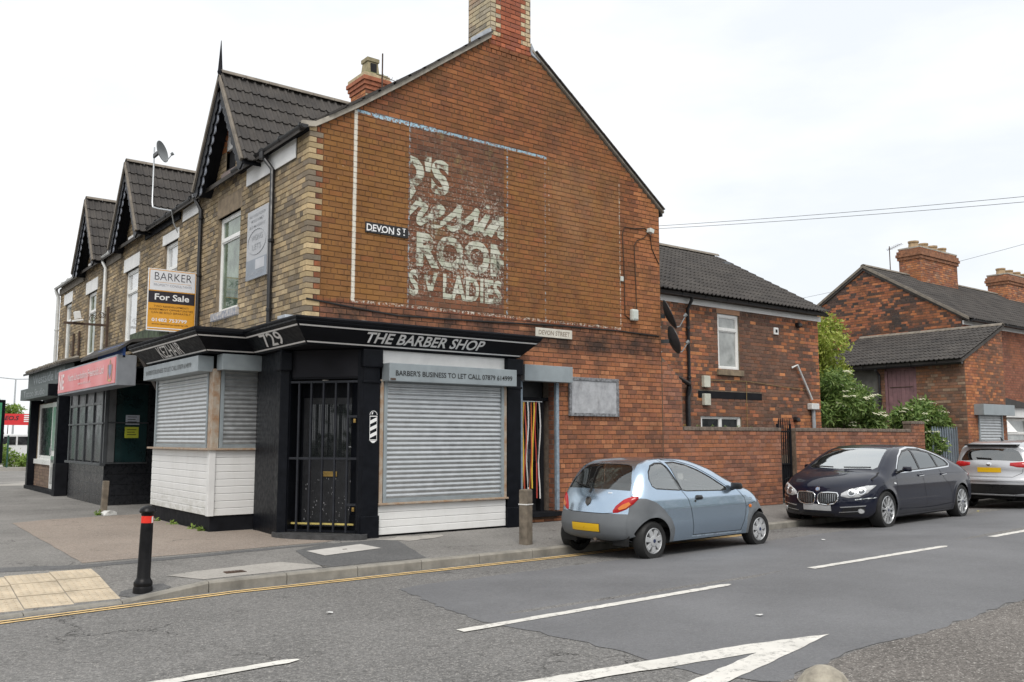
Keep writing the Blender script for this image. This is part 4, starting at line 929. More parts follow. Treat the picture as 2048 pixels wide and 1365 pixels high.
# --- middle shop: black tiled bay, grille window, pink box sign
M_BTILE = pm('black glazed tile', (.016, .017, .02), .3, var=.3, vs=6, dirt=.1, spec=.4)
BX, BY0, BY1 = -.70, 8.9, 12.55
bay = box('shop_bay', M_BTILE, house2, BX + .02, .6, BY0 + .02, BY1, .08, 2.95, bevel=0)
tmh = {}
def tile_face(o_, u_, w, z0, z1, tw=.62, th=.24):
    u_ = Vector(u_); ang = math.atan2(u_.y, u_.x); nx_, nz = max(1, round(w / tw)), max(1, round((z1 - z0) / th)); a, b = w / nx_, (z1 - z0) / nz
    m = MB().box(.004, a - .004, -.012, .0, .004, b - .004).build('wall_tile', M_BTILE, None, bevel=.003); me = m.data; bpy.data.objects.remove(m)
    for i in range(nx_):
        for j in range(nz):
            ob = bpy.data.objects.new('wall_tile', me); COL.objects.link(ob); adopt(ob, bay); ob.matrix_basis = Matrix.Translation((o_[0], o_[1], z0 + j * b)) @ Matrix.Rotation(ang, 4, 'Z') @ Matrix.Translation((i * a, 0, 0))
tile_face((BX + .02, BY1, 0), (0, -1, 0), BY1 - BY0 - .02, .10, 1.05); tile_face((BX + .02, BY0 + .02, 0), (1, 0, 0), 1.25, .10, 1.05); tile_face((.22, BY0 + .02, 0), (1, 0, 0), .38, 1.05, 2.95, .38)
M_MULL = pm('dark grey mullion', (.05, .055, .06), .5, var=.2)
M_GLTEAL = glass_mat('dark teal glass', (.012, .028, .03), col2=(.02, .05, .052)); M_GLGREY = pm('dusty dark glass', (.02, .022, .025), .25, var=.3, vs=2.5, spec=.25, col2=(.04, .043, .046))
wf = box('shop_window', M_DARKROOM, house2, BX + .0, BX + .015, BY0 + .05, BY1 - .05, 1.06, 2.86, bevel=0)
ny = 4; dw = (BY1 - BY0 - .25) / ny
for i in range(ny):
    a = BY0 + .18 + i * dw
    box('pane', M_GLGREY, wf, BX - .014, BX - .006, a + .03, a + dw - .03, 1.09, 2.38, bevel=0); box('pane', pm('dusty fanlight', (.10, .10, .105), .4, var=.2, vs=6), wf, BX - .016, BX - .006, a + .03, a + dw - .03, 2.44, 2.82, bevel=0)
    box('mullion', M_MULL, wf, BX - .045, BX - .002, a - .03, a + .03, 1.06, 2.86); box('transom', pm('grey transom', (.16, .165, .17), .5), wf, BX - .04, BX - .002, a + .03, a + dw - .03, 2.38, 2.44)
box('mullion', M_MULL, wf, BX - .045, BX - .002, BY1 - .13, BY1 - .04, 1.06, 2.86); box('mid_rail', M_MULL, wf, BX - .06, BX - .02, BY0 - .02, BY1 - .03, 1.93, 1.97); box('sill', M_MULL, wf, BX - .10, BX + .02, BY0 - .06, BY1, 1.0, 1.06); box('corner_mullion', M_MULL, wf, BX - .03, BX + .05, BY0 - .03, BY0 + .05, 1.06, 2.9)
ws = box('side_window', M_DARKROOM, house2, BX + .05, .2, BY0 + .01, BY0 + .025, 1.06, 2.86, bevel=0)
box('pane', M_GLTEAL, ws, BX + .22, .19, BY0 - .0, BY0 + .008, 1.08, 2.84, bevel=0)
gm2 = MB()
for i in range(9): gm2.box(BX + .05 + i * .018, BX + .053 + i * .018, BY0 - .02, BY0 - .012, 1.08, 2.84)
for i in range(90): gm2.box(BX + .05, BX + .2, BY0 - .018, BY0 - .014, 1.08 + i * .0195, 1.083 + i * .0195)
gm2.build('mesh_guard', pm('pale wire mesh', (.32, .33, .34), .5, .4), ws); box('mesh_back', pm('grey blind', (.14, .145, .15), .7), ws, BX + .05, BX + .2, BY0 - .004, BY0 + .008, 1.08, 2.84, bevel=0)
for z_ in (1.04, 1.95, 2.84): box('rail', M_MULL, ws, BX + .02, .22, BY0 - .03, BY0 - .005, z_, z_ + .03)
n1 = tag(box('paper_notice', pm('white notice paper', (.46, .49, .55), .6, var=.12, vs=40), None, -.28, .02, BY0 - .008, BY0 - .003, 1.92, 2.14, bevel=0), 'white notice taped inside the dark teal shop window', 'notice')
n2 = tag(box('paper_notice', pm('yellow notice paper', (.55, .58, .05), .6, var=.1, vs=40), None, -.29, .01, BY0 - .008, BY0 - .003, 1.62, 1.87, bevel=0), 'yellow notice taped below a white one in shop window', 'notice')
for nn_, z_ in ((n1, 1.95), (n2, 1.66)):
    for k in range(3): box('print_line', M_DARKTXT, nn_, -.24, -.04 - .03 * (k % 2), BY0 - .0095, BY0 - .0085, z_ + .03 + k * .055, z_ + .045 + k * .055, bevel=0)
box('recess_wall', M_BLACKM, house2, .6, .7, 5.1, BY0 + .1, .1, 3.3, bevel=0); box('recess_ceiling', M_BLACKM, house2, -.1, .7, 5.1, BY1, 3.2, 3.25, bevel=0)
# canopy roof and its blue board
M_FELT = pm('grey roofing felt', (.055, .052, .05), .9, var=.3, vs=5, bump=.4)
MB().prism([(-1.12, 3.42), (-.85, 3.62), (0, 3.75), (0, 3.68), (-.85, 3.56), (-1.12, 3.36)], (0, 6.4, 0), Xu, Zu, (0, 3.3, 0)).build('canopy_roof', M_FELT, house2)
MB().prism([(-.95, 3.30), (0, 3.62), (0, 3.55), (-.95, 3.24)], (0, 9.7, 0), Xu, Zu, (0, 2.9, 0)).build('canopy_roof', M_FELT, house2)
box('blue_board', pm('bright blue board', (.035, .10, .34), .5, var=.15), house2, -1.0, -.94, 6.5, 8.6, 3.24, 3.52)
MB().bar((-.30, 6.42, 2.62), (-.98, 5.3, 3.22), .06, .09).build('canopy_strut', pm('weathered grey timber', (.20, .19, .19), .8), house2)
box('mossy_board', pm('mossy dark board', (.03, .035, .028), .9, var=.3, vs=7, col2=(.10, .14, .08), bump=.5), house2, -.28, -.1, 6.6, 8.9, 3.70, 3.98)
# pink box sign
sg = box('sign_box', pm('grey aluminium sign tray', (.28, .30, .33), .5, .3, var=.1), house2, -1.10, -.72, 6.5, 12.2, 2.68, 3.30, bevel=.01)
M_PINK = pm('sun bleached red sign face', (.70, .13, .14), .4, var=.1, vs=1.2, col2=(.74, .26, .26))
box('sign_face', M_PINK, sg, -1.115, -1.10, 6.56, 12.15, 2.73, 3.26, bevel=0)
M_PALE = pm('pale pink lettering', (.80, .66, .66), .5, var=.06)
text('lettering', 'North Lincolnshire Freeholds Ltd', M_PALE, sg, (-1.117, 11.0, 2.97), -Yu, Zu, 3.5, .17, .01); text('lettering', 'www.nlf.co.uk', M_PALE, sg, (-1.117, 9.9, 2.84), -Yu, Zu, 1.25, .07)
text('lettering', 'NE', M_PALE, sg, (-1.117, 12.05, 2.80), -Yu, Zu, .62, .38, .03)
cr = MB()                                                   # coat of arms: shield, crest and supporters, much faded
cr.prism([(0, .28), (.2, .28), (.2, .12), (.1, 0), (0, .12)], (-1.118, 7.05, 2.84), -Yu, Zu, (-.002, 0, 0)); cr.build('crest_shield', pm('faded blue crest', (.22, .24, .36), .5), sg)
cr = MB(); cr.prism([(0, 0), (.05, 0), (.08, .2), (.06, .34), (-.02, .3), (.01, .14)], (-1.118, 7.14, 2.80), -Yu, Zu, (-.002, 0, 0)); cr.build('crest_supporter', pm('faded brown crest', (.34, .22, .14), .5), sg)
cr = MB(); cr.prism([(0, 0), (.05, 0), (.04, .14), (.07, .3), (-.01, .34), (-.03, .2)], (-1.118, 6.83, 2.80), -Yu, Zu, (-.002, 0, 0)); cr.build('crest_supporter', MATS['faded brown crest'], sg)
cr = MB(); cr.prism([(0, 0), (.12, 0), (.10, .07), (.06, .1), (.02, .07)], (-1.118, 7.01, 3.13), -Yu, Zu, (-.002, 0, 0)); cr.build('crest_helm', MATS['faded brown crest'], sg)
cr = MB(); cr.prism([(0, .03), (.06, 0), (.2, 0), (.26, .03), (.2, .05), (.06, .05)], (-1.118, 7.08, 2.77), -Yu, Zu, (-.002, 0, 0)); cr.build('crest_scroll', pm('faded gold crest', (.55, .42, .15), .5), sg)
for yy, zz in ((9.75, 2.96), (8.85, 2.98)):
    m = MB(); m.lathe([(.075, 0), (.05, .002)], (0, 0, 0), 14); o_ = m.build('water_stain', pm('red stain', (.50, .06, .06), .45, var=.2), sg); o_.data.transform(Matrix.Translation((-1.1155, yy, zz)) @ Matrix.Diagonal((1, 1, 2.0, 1)) @ Matrix.Rotation(-math.pi / 2, 4, 'Y'))
# --- furthest shop: tattoo studio
M_SLATE = pm('faded slate sign board', (.10, .12, .12), .7, var=.2, vs=6)
sf = box('sign_board', M_SLATE, house3, -.82, -.6, 13.0, 18.35, 3.08, 3.60); M_FADE = pm('faded grey lettering', (.26, .29, .30), .7, var=.2, vs=10)
text('lettering', 'Westside Ink', M_FADE, sf, (-.822, 17.5, 3.2), -Yu, Zu, 4.3, .27, .015)
MB().prism([(-.95, 3.58), (0, 3.86), (0, 3.80), (-.95, 3.52)], (0, 12.9, 0), Xu, Zu, (0, 5.6, 0)).build('canopy_roof', M_FELT, house3)
rg_ = random.Random(31); m = MB()
for i in range(16): m.tube([(-.97 + rg_.uniform(-.02, .03), 13 + i * .34, 3.60), (-.5, 13 + i * .34 + .05, 3.75)], .05, 6)
m.build('corrugated_edge', pm('weathered corrugated sheet', (.22, .2, .17), .9, var=.4, vs=8), house3)
sh3 = box('shutter_box', M_SLATE, house3, -1.08, -.6, 13.7, 17.9, 2.74, 3.06); box('box_end', M_BLACK, sh3, -1.07, -.6, 13.66, 13.70, 2.74, 3.06)
text('lettering', 'Tattoo Studio', M_FADE, sh3, (-1.082, 17.3, 2.80), -Yu, Zu, 3.2, .19, .01)
for a_, b_ in ((17.65, 17.9), (13.55, 13.8)): box('pilaster', M_BLACK, house3, -.82, -.45, a_, b_, .1, 2.75)
box('shop_core', M_DARKROOM, house3, -.4, .4, 13.2, 18.3, .1, 3.1, bevel=0); box('stall_riser', M_RM, house3, -.62, -.4, 13.8, 17.65, .16, .98, bevel=0)
brickwork(house3, (-.62, 0, 0), Yu, -Xu, lambda z: [(13.8, 14.45), (15.2, 17.65)], .2, .98, lambda a, b, c, r: pick(r, [(.19, .13, .095), (.16, .11, .085), (.22, .16, .115)]), M_RB, 0, seed=4)
window(house3, ((-.60, 0, 0), Yu, -Xu), 15.25, 17.6, 1.0, 2.62, M_GLGREY, None, .05, .09, sill=True, sillmat=M_UPVC); window(house3, ((-.60, 0, 0), Yu, -Xu), 13.85, 14.4, 1.0, 2.62, M_GLGREY, None, .05, .07)
d3 = box('shop_door', M_UPVC, house3, -.66, -.60, 14.5, 15.2, .22, 2.62); box('door_glass', M_GLNET, d3, -.672, -.66, 14.66, 15.04, 1.28, 2.48, bevel=0); box('door_glass', M_GLNET, d3, -.672, -.66, 14.66, 15.04, .36, 1.12, bevel=0); box('handle', M_GALV, d3, -.70, -.66, 15.07, 15.10, 1.15, 1.35)
box('step', M_BLACKM, house3, -.85, -.45, 13.6, 17.9, .1, .22); box('bin_box', M_BLACKM, house3, -.9, -.6, 13.1, 13.45, .1, .95)
# ================================================================ REAR WING, YARD WALLS, OUTBUILDING, FAR TERRACE
M_WB = brick_material('rear wing brick', .35, None, .55, zones=.25); M_WM = mortar_material('rear wing mortar', (.21, .165, .125), None, .4)
wing = empty('rear_house', (11.5, 3, .12), label='red brick rear wing with tiled roof and white sash window', cat='building')
WY = 1.2
wwin = [(11.10, 11.90, 3.25, 4.60, .28, None), (10.42, 11.90, 1.1, 2.16, None, 11.16)]
ww = holes_mesh('side_wall', [(7.85, .1), (15.24, .1), (15.24, 4.9), (7.85, 4.9)], [rect(*w_[:4]) for w_ in wwin], (0, WY, 0), Xu, Zu, M_WM, wing)
holes_mesh('end_wall', [(WY, .1), (8, .1), (8, 4.9), (4.6, 7.0), (WY, 4.9)], [], (15.24, 0, 0), Yu, Zu, M_WM, wing)
def wspan(z):
    s_ = [(8.6, 15.24)]
    if 3.25 < z < 4.86: s_ = cut(s_, (11.10, 11.90))
    if 1.1 < z < 2.16: s_ = cut(s_, (10.42, 11.90))
    if 2.55 < z < 2.72: s_ = cut(s_, (10.34, 12.72))
    return s_
def wcol(x, z, w, r):
    f = math.sin(x * 1.1 + 4) * .5 + math.sin(z * 2.3 + x * .7) * .35
    if 9.9 < x < 10.9 and z > 2.6: f += .9
    if x > 13.2 and z < 2.2: f += .8
    if x > 14.8: f += .5
    return pick(r, ORNG if r.random() < .20 + f * .45 else [(.17, .085, .055), (.13, .07, .05), (.21, .09, .05), (.15, .085, .06), (.10, .06, .05)], .2)
brickwork(ww, (0, WY, 0), Xu, -Yu, wspan, 1.2, 4.88, wcol, M_WB, 300, lambda x, z: z > 1.9 and x > 9.2, seed=11)
for a, b, c, d, sp_, mu in wwin: window(wing, ((0, WY, 0), Xu, -Yu), a, b, c, d, M_GLNET if sp_ else M_GLGREY, sp_, .06, .07, sill=bool(sp_), mull=mu)
box('lintel', pm('pinkish stone lintel', (.42, .24, .15), .9, var=.2, vs=6), wing, 11.06, 11.94, WY - .014, WY + .05, 4.60, 4.86); box('lintel', M_BLACKM, wing, 10.34, 12.72, WY - .016, WY + .05, 2.55, 2.72)
wr = MB(); wr.prism([(WY - .25, 4.93), (4.6, 7.02), (8.2, 4.9), (8.2, 4.82), (4.6, 6.9), (WY - .25, 4.85)], (7.85, 0, 0), Yu, Zu, (7.48, 0, 0)); wr = wr.build('roof', M_TILE, wing)
slope_tiles(wr, (7.9, 4.6, 7.02), (1, 0, 0), (0, WY - .28 - 4.6, 4.93 - 7.02), math.hypot(3.68, 2.09), .30, lambda d: (0, 7.44), single=False)
ridge_tiles(wr, (7.9, 4.6, 7.07), (15.32, 4.6, 7.07))
box('eaves_board', M_WPAINT, wing, 7.9, 15.34, WY - .04, WY - .015, 4.72, 4.86); gutter(wing, (7.9, WY - .2, 4.90), (15.38, WY - .2, 4.90), M_PLASTB)
downpipe(wing, [(9.98, WY - .2, 4.88), (9.98, WY - .18, 4.78), (9.98, WY - .06, 4.6), (9.98, WY - .06, 2.75)], M_PLASTB); downpipe(wing, [(9.98, WY - .06, 2.8), (9.98, WY - .06, 2.7), (9.92, WY - .06, 2.55), (9.92, WY - .06, .3)], M_PLASTB, .055)
tube('waste_pipe', M_PLASTB, wing, [(7.95, .18, 3.30), (8.3, .3, 3.05), (9.9, WY - .12, 2.85), (9.92, WY - .06, 2.6)], .05)
tube('waste_pipe', M_PLASTW, wing, [(13.95, WY - .04, 3.42), (14.15, WY - .08, 3.5), (14.75, WY - .08, 2.62)], .028); MB().box(14.62, 14.95, WY - .16, WY - .01, 2.36, 2.52).build('rainwater_head', M_PLASTW, wing, bevel=.02); tube('waste_pipe', pm('grey plastic pipe', (.30, .32, .34), .5), wing, [(14.8, WY - .07, 2.4), (14.82, WY - .07, .4)], .05)
for x_, z_ in ((13.35, 4.33), ): MB().box(x_ - .09, x_ + .09, WY - .05, WY - .01, z_ - .09, z_ + .09).build('wall_vent', M_UPVC, wing, bevel=.01)
box('vent_hole', M_DARKROOM, wing, 13.31, 13.39, WY - .055, WY - .04, 4.29, 4.37, bevel=0)
for x_, z_ in ((14.28, 4.56), (14.05, 2.1)): MB().tube([(x_, WY, z_), (x_, WY - .12, z_ - .02), (x_, WY - .14, z_ - .06)], [.07, .07, .05]).build('flue_terminal', M_PLASTB, wing, smooth=True)
for z_ in (2.80, 2.38): MB().box(10.46, 10.68, WY - .10, WY - .01, z_, z_ + .27).build('meter_box', pm('cream meter box', (.55, .55, .47), .5, dirt=.3), wing, bevel=.012)
M_YCAB = pm('old yellow cable', (.26, .18, .07), .7); tube('gas_pipe', M_YCAB, wing, [(10.7, WY - .03, 2.97), (12.1, WY - .03, 3.0), (14.6, WY - .03, 2.86)], .007, 5); tube('gas_pipe', M_YCAB, wing, [(12.1, WY - .03, 3.0), (12.08, WY - .03, 1.7)], .007, 5)
fl_ = MB().lathe([(.11, 5.9), (.11, 6.45)], (14.9, 4.0, 0), 10).build('flue_pot', pm('terracotta', (.34, .13, .07), .8, var=.2), wing, smooth=True); MB().box(14.76, 15.04, 3.86, 4.14, 6.44, 6.74).build('flue_cowl', pm('dull metal cowl', (.14, .15, .16), .5, .5), wing, bevel=.01)
# --- boundary walls
M_YB = brick_material('yard wall brick', .35, None, .4); M_YM = mortar_material('yard wall mortar', (.19, .14, .105), None, .4)
M_COPE = pm('dirty coping', (.17, .135, .11), .95, var=.4, vs=6, bump=.6)
def ycol(x, z, w, r): return pick(r, [(.34, .13, .065), (.28, .11, .06), (.22, .09, .058), (.38, .15, .07), (.17, .08, .06), (.30, .14, .09)], .18)
def yard_wall(name, label, out, x0, x1, zt, seed):
    t = tag(MB().prism(out, (0, 0, 0), Xu, Zu, (0, .23, 0)).build(name, M_YM), label, 'wall')
    brickwork(t, (0, 0, 0), Xu, -Yu, lambda z: [(a, b) for a, b in [(max(x0(z), 0), x1(z))] if b > a], .12, zt, ycol, M_YB, 300, seed=seed)
    return t
def rk(z): return 8.43 if z > 2.83 - .0 else None
yw1 = yard_wall('boundary_wall', 'red brick yard wall raked up beside the gable end, left of gate', [(7.84, .05), (11.78, .05), (11.78, 1.78), (8.44, 1.78), (8.44, 2.80), (7.84, 3.28)], lambda z: 7.84, lambda z: 11.77 if z < 1.78 else (8.43 if z < 2.8 else 7.84 + .6 * (3.28 - z) / .48), 3.2, 41)
yw2 = yard_wall('boundary_wall', 'red brick yard wall with end pier behind the dark saloon, right of gate', [(12.34, .05), (18.30, .05), (18.30, 2.0), (17.60, 2.0), (17.60, 1.78), (12.34, 1.78)], lambda z: 12.35 if z < 1.78 else 17.61, lambda z: 18.29, 2.0, 42)
rc_ = random.Random(6)
for t, a, b, zt in ((yw1, 8.46, 11.78, 1.78), (yw2, 12.34, 17.58, 1.78), (yw2, 17.58, 18.32, 2.0)):
    x_ = a
    while x_ < b - .05:
        e = min(b, x_ + .118); MB().box(x_ + .004, e - .004, -.025, .245, zt, zt + .075 + rc_.uniform(-.008, .008)).build('coping_brick', M_COPE, t, bevel=.01); x_ += .118
g_ = tag(MB().box(11.80, 12.32, .10, .13, .25, .29).build('yard_gate', M_BLACKM), 'narrow black metal gate with spiked bars between the yard walls', 'gate')
for x_ in (11.80, 12.28): box('gate_stile', M_BLACKM, g_, x_, x_ + .04, .09, .14, .15, 1.95)
for z_ in (1.0, 1.75): box('gate_rail', M_BLACKM, g_, 11.84, 12.28, .10, .13, z_, z_ + .04)
for i in range(6):
    x_ = 11.86 + i * .082; MB().box(x_, x_ + .018, .105, .125, .26, 2.02).add([(x_, .105, 2.02), (x_ + .018, .105, 2.02), (x_ + .018, .125, 2.02), (x_, .125, 2.02), (x_ + .009, .115, 2.1)], [(0, 1, 4), (1, 2, 4), (2, 3, 4), (3, 0, 4)]).build('bar', M_BLACKM, g_)
MB().prism([(11.84, .3), (12.28, .3), (12.28, 1.0), (11.84, 1.0)], (0, .13, 0), Xu, Zu, (0, .006, 0)).build('sheet_panel', M_BLACKM, g_)
# --- outbuilding with lean-to roof, its eaves towards us
ob_ = empty('outbuilding', (22, 2, .1), label='lean-to brick outbuilding with boarded pink door and tiled roof', cat='building')
OX, OX2 = 20.81, 23.35
M_OB = brick_material('outbuilding brick', .4, None, .6)
hw = holes_mesh('yard_face', [(0, .05), (4.6, .05), (4.6, 3.9), (0, 3.9)], [rect(1.50, 2.48, 2.1, 3.80), rect(2.75, 4.5, 2.55, 3.80)], (OX, 0, 0), Yu, Zu, M_YM, ob_)
brickwork(hw, (OX, 0, 0), Yu, -Xu, lambda z: cut([(0, 4.6)], *(([(1.50, 2.48)] if 2.1 < z < 3.8 else []) + ([(2.75, 4.5)] if 2.55 < z < 3.8 else []))), .2, 3.88, lambda a, b, c, r: pick(r, [(.22, .11, .07), (.16, .09, .065), (.28, .12, .06), (.30, .22, .15), (.12, .08, .065)], .2), M_OB, 200, lambda y, z: z > 2, seed=51)
sw_ = holes_mesh('street_face', [(OX, .05), (OX2, .05), (OX2, 5.02), (OX, 3.95)], [rect(21.45, 23.0, .1, 2.35)], (0, 0, 0), Xu, Zu, M_YM, ob_)
brickwork(sw_, (0, 0, 0), Xu, -Yu, lambda z: cut([(OX if z < 3.95 else OX + (z - 3.95) / .421, OX2)], *([(21.45, 23.0)] if z < 2.35 else [])), .2, 5.0, lambda a, b, c, r: pick(r, ORNG if a < 21.6 or r.random() < .3 else [(.2, .1, .06), (.16, .085, .06), (.25, .11, .06)], .2), M_OB, 250, seed=52)
orf = MB().prism([(OX - .25, 3.92), (OX2 + .05, 5.12), (OX2 + .05, 5.04), (OX - .25, 3.84)], (0, -.06, 0), Xu, Zu, (0, 4.9, 0)).build('roof', M_TILE, ob_)
slope_tiles(orf, (OX2 + .05, -.05, 5.12), (0, 1, 0), (-2.84, 0, -1.2), math.hypot(2.84, 1.2), .30, lambda d: (0, 4.85), single=False); ridge_tiles(orf, (OX2 + .02, -.06, 5.13), (OX2 + .02, 4.8, 5.13))
gutter(ob_, (OX - .24, 4.8, 3.84), (OX - .24, -.05, 3.84), M_PLASTB); downpipe(ob_, [(OX - .24, 2.66, 3.84), (OX - .24, 2.66, 3.75), (OX - .06, 2.66, 3.6), (OX - .06, 2.66, .3)], M_PLASTB)
M_PDOOR = pm('faded maroon door paint', (.22, .12, .13), .7, var=.25, vs=5, bump=.3)
dd = box('loft_door', M_PDOOR, ob_, OX + .03, OX + .05, 1.50, 2.48, 2.1, 3.80, bevel=0)
for i in range(6): box('plank', M_PDOOR, dd, OX + .005, OX + .03, 1.57 + i * .14, 1.705 + i * .14, 2.1, 3.72)
for a, b, c, d in ((1.48, 1.56, 2.1, 3.8), (2.42, 2.50, 2.1, 3.8), (1.5, 2.48, 3.72, 3.82)): box('door_frame', M_PDOOR, dd, OX - .02, OX + .03, a, b, c, d)
tube('strap_hinge', M_IRON, dd, [(OX - .002, 1.6, 3.2), (OX - .002, 2.35, 3.2)], .012, 5)
box('boarded_opening', pm('grey weathered board', (.13, .125, .115), .9, var=.35, vs=3, bump=.4), ob_, OX + .0, OX + .04, 2.75, 4.5, 2.55, 3.80)
roller(ob_, (21.45, -.01, 0), (1, 0, 0), 1.55, .2, 2.30, .085); box('shutter_box', M_STEEL, ob_, 21.22, 23.25, -.3, -.012, 2.30, 2.62); 
# --- far terrace, gable towards us
tr = empty('terraced_house', (28, 4, .1), label='sooty brick end terrace with tall four pot chimney', cat='building'); TX = 23.9
M_TB = brick_material('sooty terrace brick', .4, None, .75)
TO = [(1.45, .1), (8.3, .1), (8.3, 5.6), (4.87, 7.72), (1.45, 5.62)]
tw = holes_mesh('gable_wall', TO, [], (TX, 0, 0), Yu, Zu, M_YM, tr)
def tsp(z):
    if z < 5.6: return [(1.45, 8.3)]
    k = (7.7 - z) / 2.1 * 3.42; return [(4.87 - k, 4.87 + k)]
brickwork(tw, (TX, 0, 0), Yu, -Xu, tsp, 3.8, 7.68, lambda y, z, w, r: pick(r, ORNG[:4] if r.random() < .5 - .28 * math.sin(y * 1.7 + z * 1.3) * (z > 5.3) else [(.075, .055, .05), (.10, .06, .05), (.06, .05, .048)], .25), M_TB, 250, seed=61)
tf = holes_mesh('street_wall', [(TX, .1), (45, .1), (45, 5.6), (TX, 5.6)], [], (0, 1.46, 0), Xu, Zu, M_YM, tr)
brickwork(tf, (0, 1.46, 0), Xu, -Yu, lambda z: cut([(TX, 33)], *([(24.4, 25.5)] if 3.6 < z < 5.45 else [])), .2, 5.5, lambda a, b, c, r: pick(r, [(.27, .10, .06), (.23, .085, .055), (.30, .12, .07)], .15), M_TB, 60, seed=62)
trf = MB().prism([(1.2, 5.52), (4.87, 7.80), (8.5, 5.5), (8.5, 5.42), (4.87, 7.68), (1.2, 5.44)], (TX - .06, 0, 0), Yu, Zu, (21, 0, 0)).build('roof', M_TILE, tr)
slope_tiles(trf, (TX - .05, 4.87, 7.80), (1, 0, 0), (0, 1.2 - 4.87, 5.52 - 7.80), math.hypot(3.67, 2.28), .32, lambda d: (0, 14), single=False); ridge_tiles(trf, (TX - .05, 4.87, 7.84), (TX + 14, 4.87, 7.84))
MB().prism([(1.2, 5.50), (4.87, 7.78), (8.5, 5.48), (8.5, 5.58), (4.87, 7.88), (1.2, 5.60)], (TX - .09, 0, 0), Yu, Zu, (.08, 0, 0)).build('verge', M_RIDGE, trf)
gutter(tr, (TX, 1.15, 5.50), (38, 1.15, 5.50), M_PLASTB); box('eaves_board', M_WPAINT, tr, TX, 38, 1.40, 1.44, 5.36, 5.5)
window(tr, ((0, 1.46, 0), Xu, -Yu), 24.4, 25.5, 3.6, 5.36, M_GLNET, .3); 
bp = box('porch', M_WPAINT, tr, 24.0, 27.2, .7, 1.44, 2.3, 2.62); MB().prism([(23.9, 2.62), (27.3, 2.62), (27.3, 2.7), (23.9, 3.0)], (0, .6, 0), Xu, Zu, (0, .85, 0)).build('porch_roof', M_FELT, tr)
window(tr, ((0, .9, 0), Xu, -Yu), 24.05, 25.1, .6, 2.28, M_GLNET, .3); window(tr, ((0, .9, 0), Xu, -Yu), 25.3, 27.0, .6, 2.28, M_GLNET, .3)
MB(Matrix.Translation((24.2, .86, 2.28)) @ Matrix.Rotation(R(-38), 4, 'X')).box(0, 1.0, -.02, .02, -.62, 0).build('open_casement', M_UPVC, tr, bevel=.01)
def stack(parent, x0, x1, y0, y1, z0, z1, npots, seed, label=None):
    c = box('chimney_stack', M_RM, parent, x0, x1, y0, y1, z0, z1 - .05, bevel=0)
    for o_, u_, n_, L_ in (((x0, y0, 0), Xu, -Yu, x1 - x0), ((x0, y0, 0), Yu, -Xu, y1 - y0)):
        brickwork(c, o_, u_, n_, lambda z: [(0, L_)] if z < z1 - .5 else [(-.0, L_)], z0, z1 - .05, lambda a, b, c_, r: pick(r, ORNG + [(.2, .1, .07), (.34, .2, .13)], .2), M_OB, 60, seed=seed)
    for k, e in ((.48, .05), (.36, .09), (.24, .06)): box('corbel', pm('orange corbel brick', (.26, .12, .065), .9, var=.45, vs=9, bump=.5, dirt=.6), c, x0 - e, x1 + e, y0 - e, y1 + e, z1 - k, z1 - k + .11)
    box('cap', M_CEM, c, x0 - .02, x1 + .02, y0 - .02, y1 + .02, z1 - .06, z1)
    for i in range(npots):
        f = (i + .5) / npots; p = (x0 + (x1 - x0) * f, (y0 + y1) / 2, 0) if x1 - x0 > y1 - y0 else ((x0 + x1) / 2, y0 + (y1 - y0) * f, 0)
        MB().lathe([(.24, z1), (.20, z1 + .05), (.18, z1 + .2), (.21, z1 + .22), (.21, z1 + .28), (.15, z1 + .28)], p, 8).build('chimney_pot', pm('buff chimney pot', (.34, .24, .14), .9, var=.25, vs=5), c, smooth=True)
    return c
stack(tr, 27.0, 29.9, 4.35, 5.2, 6.7, 8.95, 4, 71)
tr2 = empty('terraced_house', (36, 4, .1), label='next house along the terrace, only its orange chimney clear', cat='building')
stack(tr2, 34.4, 37.4, 4.35, 5.2, 6.9, 8.75, 4, 72)
# chimney of the middle house seen over the corner roof
hc = box('chimney_stack', M_RM, house2, 3.70, 4.25, 5.22, 5.95, 8.7, 9.80, bevel=0)
brickwork(hc, (3.70, 5.22, 0), Xu, -Yu, lambda z: [(0, .55)], 8.7, 9.80, lambda a, b, c, r: pick(r, [(.50, .40, .24), (.44, .35, .22)], .15) if b < 9.6 else pick(r, ORNG), M_RB, 20, header=99); brickwork(hc, (3.70, 5.22, 0), Yu, -Xu, lambda z: [(0, .73)], 8.7, 9.80, lambda a, b, c, r: pick(r, [(.50, .40, .24), (.44, .35, .22)], .15) if b < 9.45 else pick(r, ORNG), M_RB, 20, header=99)
for z_, e, mt in ((9.66, .03, 'c'), (9.76, .06, 'c'), (9.86, .09, 'c'), (9.96, .06, 'b')): box('corbel', pm('red corbel', (.36, .13, .07), .9, var=.3, vs=12, bump=.4) if mt == 'c' else pm('cream corbel', (.46, .38, .24), .9, var=.3, vs=10), hc, 3.70 - e, 4.25 + e, 5.22 - e, 5.95 + e, z_, z_ + .098)
MB().add([(p * s_ + 3.97, q * s_ + 5.52, z_) for z_, s_ in ((10.05, .17), (10.42, .135), (10.43, .16), (10.52, .16)) for p, q in ((-1, -1), (1, -1), (1, 1), (-1, 1))], [(4 * i + k, 4 * i + (k + 1) % 4, 4 * i + 4 + (k + 1) % 4, 4 * i + 4 + k) for i in range(3) for k in range(4)] + [(12, 13, 14, 15)]).build('square_pot', pm('mossy buff pot', (.30, .26, .16), .9, var=.3, vs=6), hc)
box('pot_vent', M_DARKROOM, hc, 3.90, 4.05, 5.345, 5.40, 10.14, 10.38, bevel=0)
MB().box(3.68, 4.27, 5.2, 5.97, 10.055, 10.1).build('flaunching', pm('mossy mortar', (.16, .17, .08), .95, var=.4, vs=9), hc, bevel=.02)
